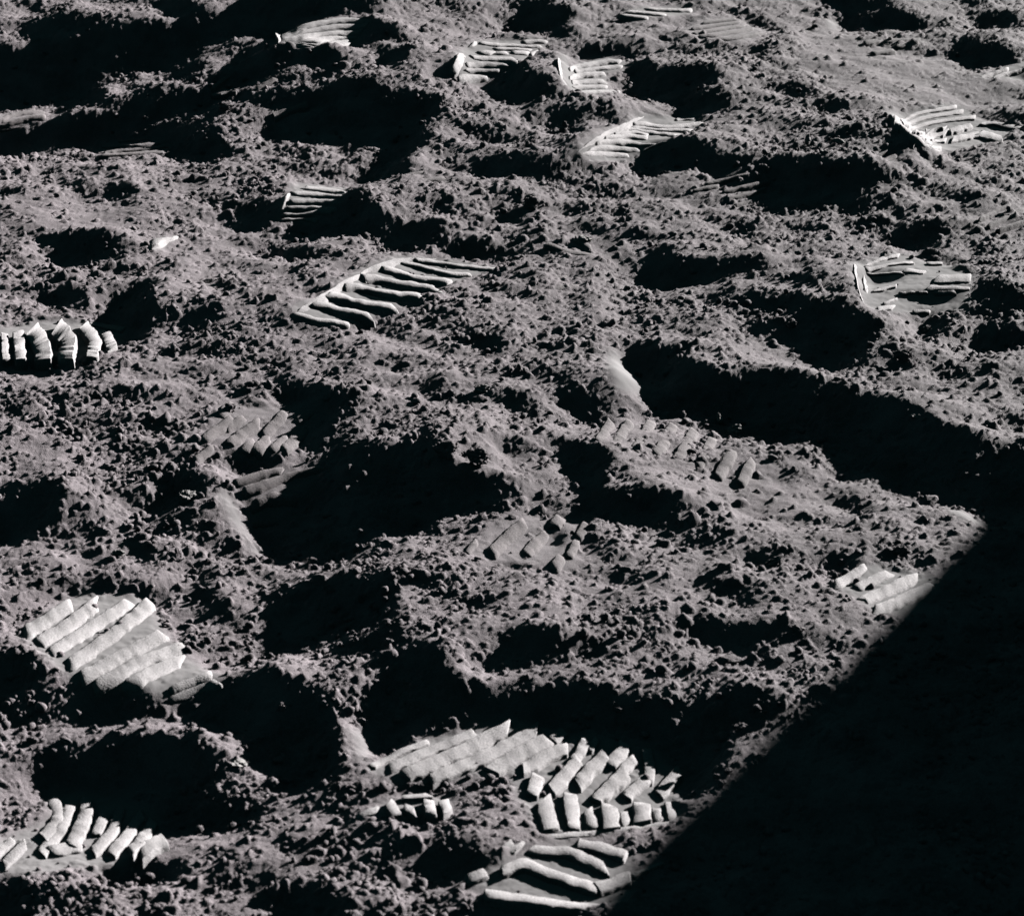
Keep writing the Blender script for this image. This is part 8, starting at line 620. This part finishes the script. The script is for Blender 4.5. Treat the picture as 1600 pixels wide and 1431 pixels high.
rng = np.random.default_rng(11)
SQUARE = ((-1.14, -1), (-1.05, 0.60), (-0.985, 0.90), (-0.88, 1.0), (0.0, 1.03), (0.88, 1.0), (0.985, 0.90), (1.05, 0.60), (1.14, -1))
ROUND = ((-1.22, -1), (-1.06, 0.42), (-0.97, 0.80), (-0.78, 0.98), (0.0, 1.05), (0.72, 0.97), (0.98, 0.70), (1.20, 0.28), (1.5, -1))
def tread_bar(bar, parent, blocky, mat):
    h = bar[0] / 10000.0
    st = np.array(bar[1:], float) / 1000.0
    a, b = st[:, :2], st[:, 2:]
    L = np.r_[0, np.cumsum(np.hypot(*np.diff((a + b) / 2, axis=0).T))]
    n = max(7, min(44, int(L[-1] / 0.0025)))
    tt = np.linspace(0, L[-1], n)
    tt[1] = tt[0] + min(0.0012, (tt[2] - tt[0]) * 0.3); tt[-2] = tt[-1] - (tt[1] - tt[0])
    def smooth_interp(v):
        d = np.gradient(v, L)
        k = np.clip(np.searchsorted(L, tt, side='right') - 1, 0, len(L) - 2)
        w = L[k + 1] - L[k]; q = (tt - L[k]) / w
        return (2 * q**3 - 3 * q**2 + 1) * v[k] + (q**3 - 2 * q**2 + q) * w * d[k] + (-2 * q**3 + 3 * q**2) * v[k + 1] + (q**3 - q**2) * w * d[k + 1]
    a = np.c_[smooth_interp(a[:, 0]), smooth_interp(a[:, 1])]
    b = np.c_[smooth_interp(b[:, 0]), smooth_interp(b[:, 1])]
    wdt = np.hypot(*(b - a).T).mean()
    tilt = rng.normal(0, 0.07 if blocky else 0.02)
    sd = int(rng.integers(1000))
    def wob(amp, s, scale=0.009): return amp * vnoise(tt, np.zeros_like(tt) + sd * 0.37, scale, s)
    wl_, wr_, wh = 1 + wob(0.12, 61) + wob(0.08, 64, 0.004), 1 + wob(0.12, 62) + wob(0.08, 65, 0.004), 1 + wob(0.12, 63)
    V = []
    m = 9
    sk = rng.normal(0, 0.17 if blocky else 0.16, 2) * wdt
    tg = (a[-1] + b[-1] - a[0] - b[0]); tg = tg / (np.hypot(*tg) + 1e-9)
    for k in range(n):
        end = k in (0, n - 1)
        e = min(k, n - 1 - k)
        hk = h * wh[k] * ((0.72, 1, 1)[min(e, 2)] if blocky else (0.25, 0.72, 0.93, 1)[min(e, 3)])
        sq = (0.86, 1, 1)[min(e, 2)] if blocky else (0.62, 0.86, 0.96, 1)[min(e, 3)]
        c = (a[k] + b[k]) / 2; dv = (b[k] - a[k]) / 2 * sq
        for s, zz in (SQUARE if blocky else ROUND):
            p = c + dv * s * (wl_[k] if s < 0 else wr_[k])
            if end or k in (1, n - 2): p = p + tg * sk[0 if k < 2 else 1] * s
            V.append((p[0], p[1], zz * hk + (tilt * s * wdt * 0.5 if zz > 0 else 0) if zz > 0 else -0.005))
    V = np.array(V)
    zc = base_height(V[:, 0], V[:, 1])
    V[:, 2] += zc + 0.0004 * vnoise(V[:, 0], V[:, 1], 0.006, 71) + 0.00018 * vnoise(V[:, 0], V[:, 1], 0.002, 72)
    V[:, :2] += 0.0004 * np.stack([vnoise(V[:, 0], V[:, 1], 0.003, 73), vnoise(V[:, 0], V[:, 1], 0.003, 74)], -1)
    F = []
    for k in range(n - 1):
        for i in range(m - 1):
            F.append((k * m + i, k * m + i + 1, (k + 1) * m + i + 1, (k + 1) * m + i))
    F.append(tuple(range(m))[::-1]); F.append(tuple((n - 1) * m + i for i in range(m)))
    f0 = F[(n // 2) * (m - 1) + 3]
    if np.cross(V[f0[1]] - V[f0[0]], V[f0[3]] - V[f0[0]])[2] < 0: F = [f[::-1] for f in F]
    o = mesh_obj('tread_bar', V, F, mat, parent, True)
    if blocky: o.data.set_sharp_from_angle(angle=math.radians(48))
    return o

ROOTS = []
for k, (label, bars) in enumerate(PRINTS):
    pts = np.array([s for b in bars for s in b[1:]], float) / 1000
    cx, cy = (pts[:, 0].mean() + pts[:, 2].mean()) / 2, (pts[:, 1].mean() + pts[:, 3].mean()) / 2
    root = bpy.data.objects.new('boot_print', None); C.objects.link(root); ROOTS.append(root)
    root.empty_display_size = 0.05
    root['label'] = label; root['category'] = 'boot print'; root['group'] = 'astronaut boot prints in the soil'
    q = quads[qid == k + 1]
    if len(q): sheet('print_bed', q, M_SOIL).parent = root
    blocky = any(w in label for w in ('block', 'slab', 'lumps'))
    weak = any(w in label for w in WEAK)
    for b in bars: tread_bar(b, root, blocky, M_WEAK if weak else M_PACK)

# steep pressed walls that face the sun
def pressed_wall(bar, parent, name):
    h = bar[0] / 10000.0
    st = np.array(bar[1:], float) / 1000.0
    a, b = st[:, :2], st[:, 2:]                      # a: high edge, b: foot on the sunny side
    L = np.r_[0, np.cumsum(np.hypot(*np.diff((a + b) / 2, axis=0).T))]
    n = max(6, min(60, int(L[-1] / 0.0025))); tt = np.linspace(0, L[-1], n)
    a = np.c_[np.interp(tt, L, a[:, 0]), np.interp(tt, L, a[:, 1])]; b = np.c_[np.interp(tt, L, b[:, 0]), np.interp(tt, L, b[:, 1])]
    sd = int(rng.integers(1000)); V = []
    taper = np.clip(np.minimum(tt, L[-1] - tt) / (0.22 * L[-1]), 0.12, 1) ** 0.6
    wd_ = np.hypot(*(b - a).T).mean(); kb = 3.4 * h / wd_
    prof = [(-kb, -0.004), (-0.8 * kb, h * 0.12), (-0.5 * kb, h * 0.52), (-0.2 * kb, h * 0.88), (0.0, h), (0.2, h * 0.86), (0.4, h * 0.66), (0.6, h * 0.43), (0.8, h * 0.2), (1.0, 0.0006), (1.1, -0.006)]
    m = len(prof)
    w1 = vnoise(tt, tt * 0 + sd * 0.37, 0.011, 61); w2 = vnoise(tt, tt * 0 + sd * 0.37, 0.007, 62)
    for k in range(n):
        for s_, z_ in prof:
            sc = 0.5 + (s_ - 0.5) * taper[k] * (1 + 0.12 * w2[k])
            p = a[k] + (b[k] - a[k]) * sc
            V.append((p[0], p[1], z_ * (taper[k] * (1 + 0.12 * w1[k]) if z_ > 0 else 1)))
    V = np.array(V)
    V[:, 2] += base_height(V[:, 0], V[:, 1]) + 0.0006 * vnoise(V[:, 0], V[:, 1], 0.007, 71) + 0.0004 * vnoise(V[:, 0], V[:, 1], 0.003, 72)
    F = [(k * m + i, k * m + i + 1, (k + 1) * m + i + 1, (k + 1) * m + i) for k in range(n - 1) for i in range(m - 1)]
    F.append(tuple(range(m))[::-1]); F.append(tuple((n - 1) * m + i for i in range(m)))
    f0 = F[(n // 2) * (m - 1) + 5]
    if np.cross(V[f0[1]] - V[f0[0]], V[f0[3]] - V[f0[0]])[2] < 0: F = [f[::-1] for f in F]
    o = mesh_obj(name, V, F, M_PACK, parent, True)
    o.data.set_sharp_from_angle(angle=math.radians(50))
    return o

# print number (-1: stands alone), label, heights and stations
PRESSED = [
[3,"",[56,[-245,2695,-244,2699],[-229,2732,-228,2741],[-209,2772,-208,2781],[-189,2819,-188,2825],[-168,2869,-167,2873],[-144,2907,-144,2913],[-119,2936,-119,2937],[-92,2955,-92,2958]]],
[0,"",[56,[80,3251,82,3253],[97,3278,99,3281],[117,3318,118,3323],[138,3372,140,3379],[161,3424,162,3436],[184,3480,186,3486]]],
[1,"",[56,[-84,3583,-73,3598],[-84,3593,-72,3612],[-82,3607,-71,3624],[-79,3625,-69,3655],[-76,3681,-66,3699]]],
[1,"",[45,[-59,3744,-55,3750],[-58,3752,-53,3758],[-57,3760,-52,3764],[-56,3766,-51,3772],[-55,3772,-50,3778]]],
[2,"",[56,[66,3661,70,3710],[67,3610,71,3636],[69,3570,73,3599],[74,3556,78,3577],[81,3542,85,3561]]],
[4,"",[56,[400,2848,410,2905],[400,2822,405,2843],[396,2773,400,2786],[395,2740,399,2755],[395,2700,400,2719]]],
[4,"",[29,[412,2850,416,2858],[412,2843,416,2851],[411,2830,415,2840],[405,2775,415,2821],[405,2753,409,2768]]],
[5,"",[56,[511,3388,531,3500],[522,3343,531,3387],[529,3283,536,3311],[545,3268,549,3285],[564,3270,575,3324]]],
[7,"",[25,[-294,3080,-291,3082],[-293,3092,-289,3092],[-291,3105,-288,3106],[-288,3122,-285,3124],[-287,3166,-284,3169]]],
[6,"",[56,[-363,3832,-361,3854],[-358,3816,-358,3847],[-351,3764,-354,3836],[-344,3716,-347,3792],[-340,3704,-341,3752]]],
[-1,"small bright pressed patch on open soil below the thin shadow wedge at left",[56,[-437,2948,-434,2946],[-430,2957,-428,2961],[-425,2983,-422,2982],[-417,2998,-416,2997],[-412,3022,-410,3019]]]]
for k, label, bar in PRESSED:
    if k >= 0: pressed_wall(bar, ROOTS[k], 'side_wall')
    else:
        o = pressed_wall(bar, None, 'pressed_scarp'); o['label'] = label; o['category'] = 'scarp'

# ------------------------------------------------------------------ clods
def ico(sub):
    import bmesh
    bm = bmesh.new(); bmesh.ops.create_icosphere(bm, subdivisions=sub, radius=1)
    v = np.array([p.co[:] for p in bm.verts]); f = [tuple(x.index for x in q.verts) for q in bm.faces]
    bm.free(); return v, np.array(f)
def lumpy(sub, seed, amp=0.28):
    r = np.random.default_rng(seed); v, f = ico(sub)
    d = np.zeros(len(v))
    for _ in range(7):
        n = r.normal(size=3); n /= np.linalg.norm(n)
        d -= np.maximum(v @ n - r.uniform(0.45, 0.75), 0) * r.uniform(0.6, 1.0)       # knocked-off facets
    for _ in range(10):
        n = r.normal(size=3); n /= np.linalg.norm(n)
        d += amp * 0.5 * np.exp(-((v - n) ** 2).sum(1) / 0.12) * r.choice([1, -0.7])
    v = v * (1 + d)[:, None]
    v += r.normal(0, 0.02, v.shape)
    return v, f

for i, (x, y, hw, hh, label) in enumerate(ROCKS):
    v, f = lumpy(4, 100 + i)
    s_ = 0.0035 / max(hw, 0.003)
    v = v * (1 + 0.22 * vnoise(v[:, 0] + 3 * v[:, 2], v[:, 1] - 2 * v[:, 2] + i, 0.8, 81) + 0.16 * vnoise(v[:, 0] - v[:, 2], v[:, 1] + v[:, 2], 0.33, 82) + 0.10 * vnoise(v[:, 0] + 2 * v[:, 1], v[:, 2] * 1.3, 0.15, 83))[:, None] * 0.92
    rx = hw; rz = hh; ry = max(0.7 * hw, hh * 0.8)
    a = rng.uniform(-0.3, 0.3)
    v = v * (rx, ry, rz)
    v = v @ np.array([[math.cos(a), math.sin(a), 0], [-math.sin(a), math.cos(a), 0], [0, 0, 1]])
    v = v @ np.array([[math.cos(a), 0, math.sin(a)], [0, 1, 0], [-math.sin(a), 0, math.cos(a)]])
    z = base_height(np.array([x]), np.array([y + ry * 0.4]))[0]
    pale = any(w in label for w in ('bright', 'slab', 'plate', 'chip'))
    o = mesh_obj('soil_clod', v, [tuple(q) for q in f.tolist()], M_CHIP if pale else M_CLOD, None, False)
    o.location = (x, y + ry * 0.4, z + rz * 0.55)
    o['label'] = label; o['category'] = 'clod'

# loose clods nobody could count, thrown over the whole patch
protos = [lumpy(2, 500 + i) for i in range(14)]; small = [lumpy(1, 600 + i) for i in range(14)]
VV = []; FF = []; base = 0
cand = 24000
ty = rng.uniform(0, 1, cand)
cy = CAM_H / (TH1 + (TH0 - TH1) * ty)
cx = rng.uniform(-0.23, 0.23, cand) * (cy * 0.906 + 0.465)
pt = vnoise(cx, cy, 0.11, 3) * 0.6 + vnoise(cx, cy, 0.045, 4) * 0.4
keep = (rng.uniform(0, 1, cand) < np.clip(0.35 + 0.8 * pt, 0.03, 1) * (1 - 0.9 * cubic(SMOOTH, cx, cy)) * 0.8) & ((cubic(FLOOR, cx, cy) < 0.15) | (rng.uniform(0, 1, cand) < 0.22)) & (cubic(WALL, cx, cy) < 0.15)
keep |= (rng.uniform(0, 1, cand) < 0.05) & (cubic(WALL, cx, cy) < 0.1) & (cubic(FLOOR, cx, cy) > 0.5) & False
cx, cy = cx[keep], cy[keep]
cr = 0.0013 + 0.0042 * rng.uniform(0, 1, len(cx)) ** 3.2
cz = base_height(cx, cy) + relief(cx, cy, np.full_like(cx, 0.001))[0] * 0.6
for x, y, z, r in zip(cx, cy, cz, cr):
    v, f = (protos if r > 0.0024 else small)[rng.integers(14)]
    a = rng.uniform(0, 6.28); s = rng.uniform(0.7, 1.25, 3) * r; s[2] *= 0.85
    ca, sa = math.cos(a), math.sin(a)
    w = (v * s) @ np.array([[ca, sa, 0], [-sa, ca, 0], [0, 0, 1]]) + (x, y, z + 0.25 * r)
    VV.append(w); FF.append(f + base); base += len(v)
VV = np.concatenate(VV); FF = np.concatenate(FF)
me = bpy.data.meshes.new('loose_clods')
me.vertices.add(len(VV)); me.vertices.foreach_set('co', VV.astype(np.float32).ravel())
me.loops.add(len(FF) * 3); me.loops.foreach_set('vertex_index', FF.astype(np.int32).ravel())
me.polygons.add(len(FF)); me.polygons.foreach_set('loop_start', np.arange(0, len(FF) * 3, 3, dtype=np.int32))
me.polygons.foreach_set('use_smooth', np.ones(len(FF), bool))
me.update(); me.validate(); me.materials.append(M_CLOD)
o = bpy.data.objects.new('loose_clods', me); C.objects.link(o)
o['kind'] = 'stuff'; o['label'] = 'small clods of loose grey soil strewn over the trampled ground'; o['category'] = 'clods'

# ------------------------------------------------------------------ the lander stands to the right and throws the straight shadow
def lander():
    g1, g2 = np.array((0.458, 2.2274)), np.array((0.050, 1.5667))     # two points on its shadow's straight edge
    d = (g1 - g2) / np.linalg.norm(g1 - g2); n = np.array((d[1], -d[0]))
    Ht = 0.55; u = np.array((math.sin(SUN_A), math.cos(SUN_A)))
    off = u * Ht / math.tan(SUN_E)
    root = bpy.data.objects.new('lunar_lander', None); C.objects.link(root)
    root['label'] = 'dark foil-covered spacecraft hull standing right of the soil patch'; root['category'] = 'spacecraft'
    m = bpy.data.materials.new('dark_foil'); m.use_nodes = True
    b = m.node_tree.nodes['Principled BSDF']; b.inputs['Base Color'].default_value = (0.03, 0.028, 0.025, 1)
    b.inputs['Roughness'].default_value = 0.6; b.inputs['Metallic'].default_value = 0.3
    nz = m.node_tree.nodes.new('ShaderNodeTexNoise'); nz.inputs['Scale'].default_value = 9
    bp = m.node_tree.nodes.new('ShaderNodeBump'); bp.inputs['Strength'].default_value = 0.4
    m.node_tree.links.new(nz.outputs['Fac'], bp.inputs['Height']); m.node_tree.links.new(bp.outputs[0], b.inputs['Normal'])
    def slab(name, s0, s1, p0, p1, z0, z1):
        o0 = g2 + off
        P = [o0 + d * s + n * p for s, p in ((s0, p0), (s1, p0), (s1, p1), (s0, p1))]
        V = [(*p, z) for z in (z0, z1) for p in P]
        F = [(3, 2, 1, 0), (4, 5, 6, 7), (0, 1, 5, 4), (1, 2, 6, 5), (2, 3, 7, 6), (3, 0, 4, 7)]
        return mesh_obj(name, V, F, m, root)
    slab('hull', -1.55, 1.65, 0.02, 1.3, -0.1, Ht - 0.03)
    slab('deck_rim', -1.6, 1.7, 0.0, 1.35, Ht - 0.028, Ht)
    for k in range(4): slab('hull_panel', -1.5 + k * 0.78, -1.5 + k * 0.78 + 0.72, -0.005, 0.018, 0.12, Ht - 0.06)
lander()
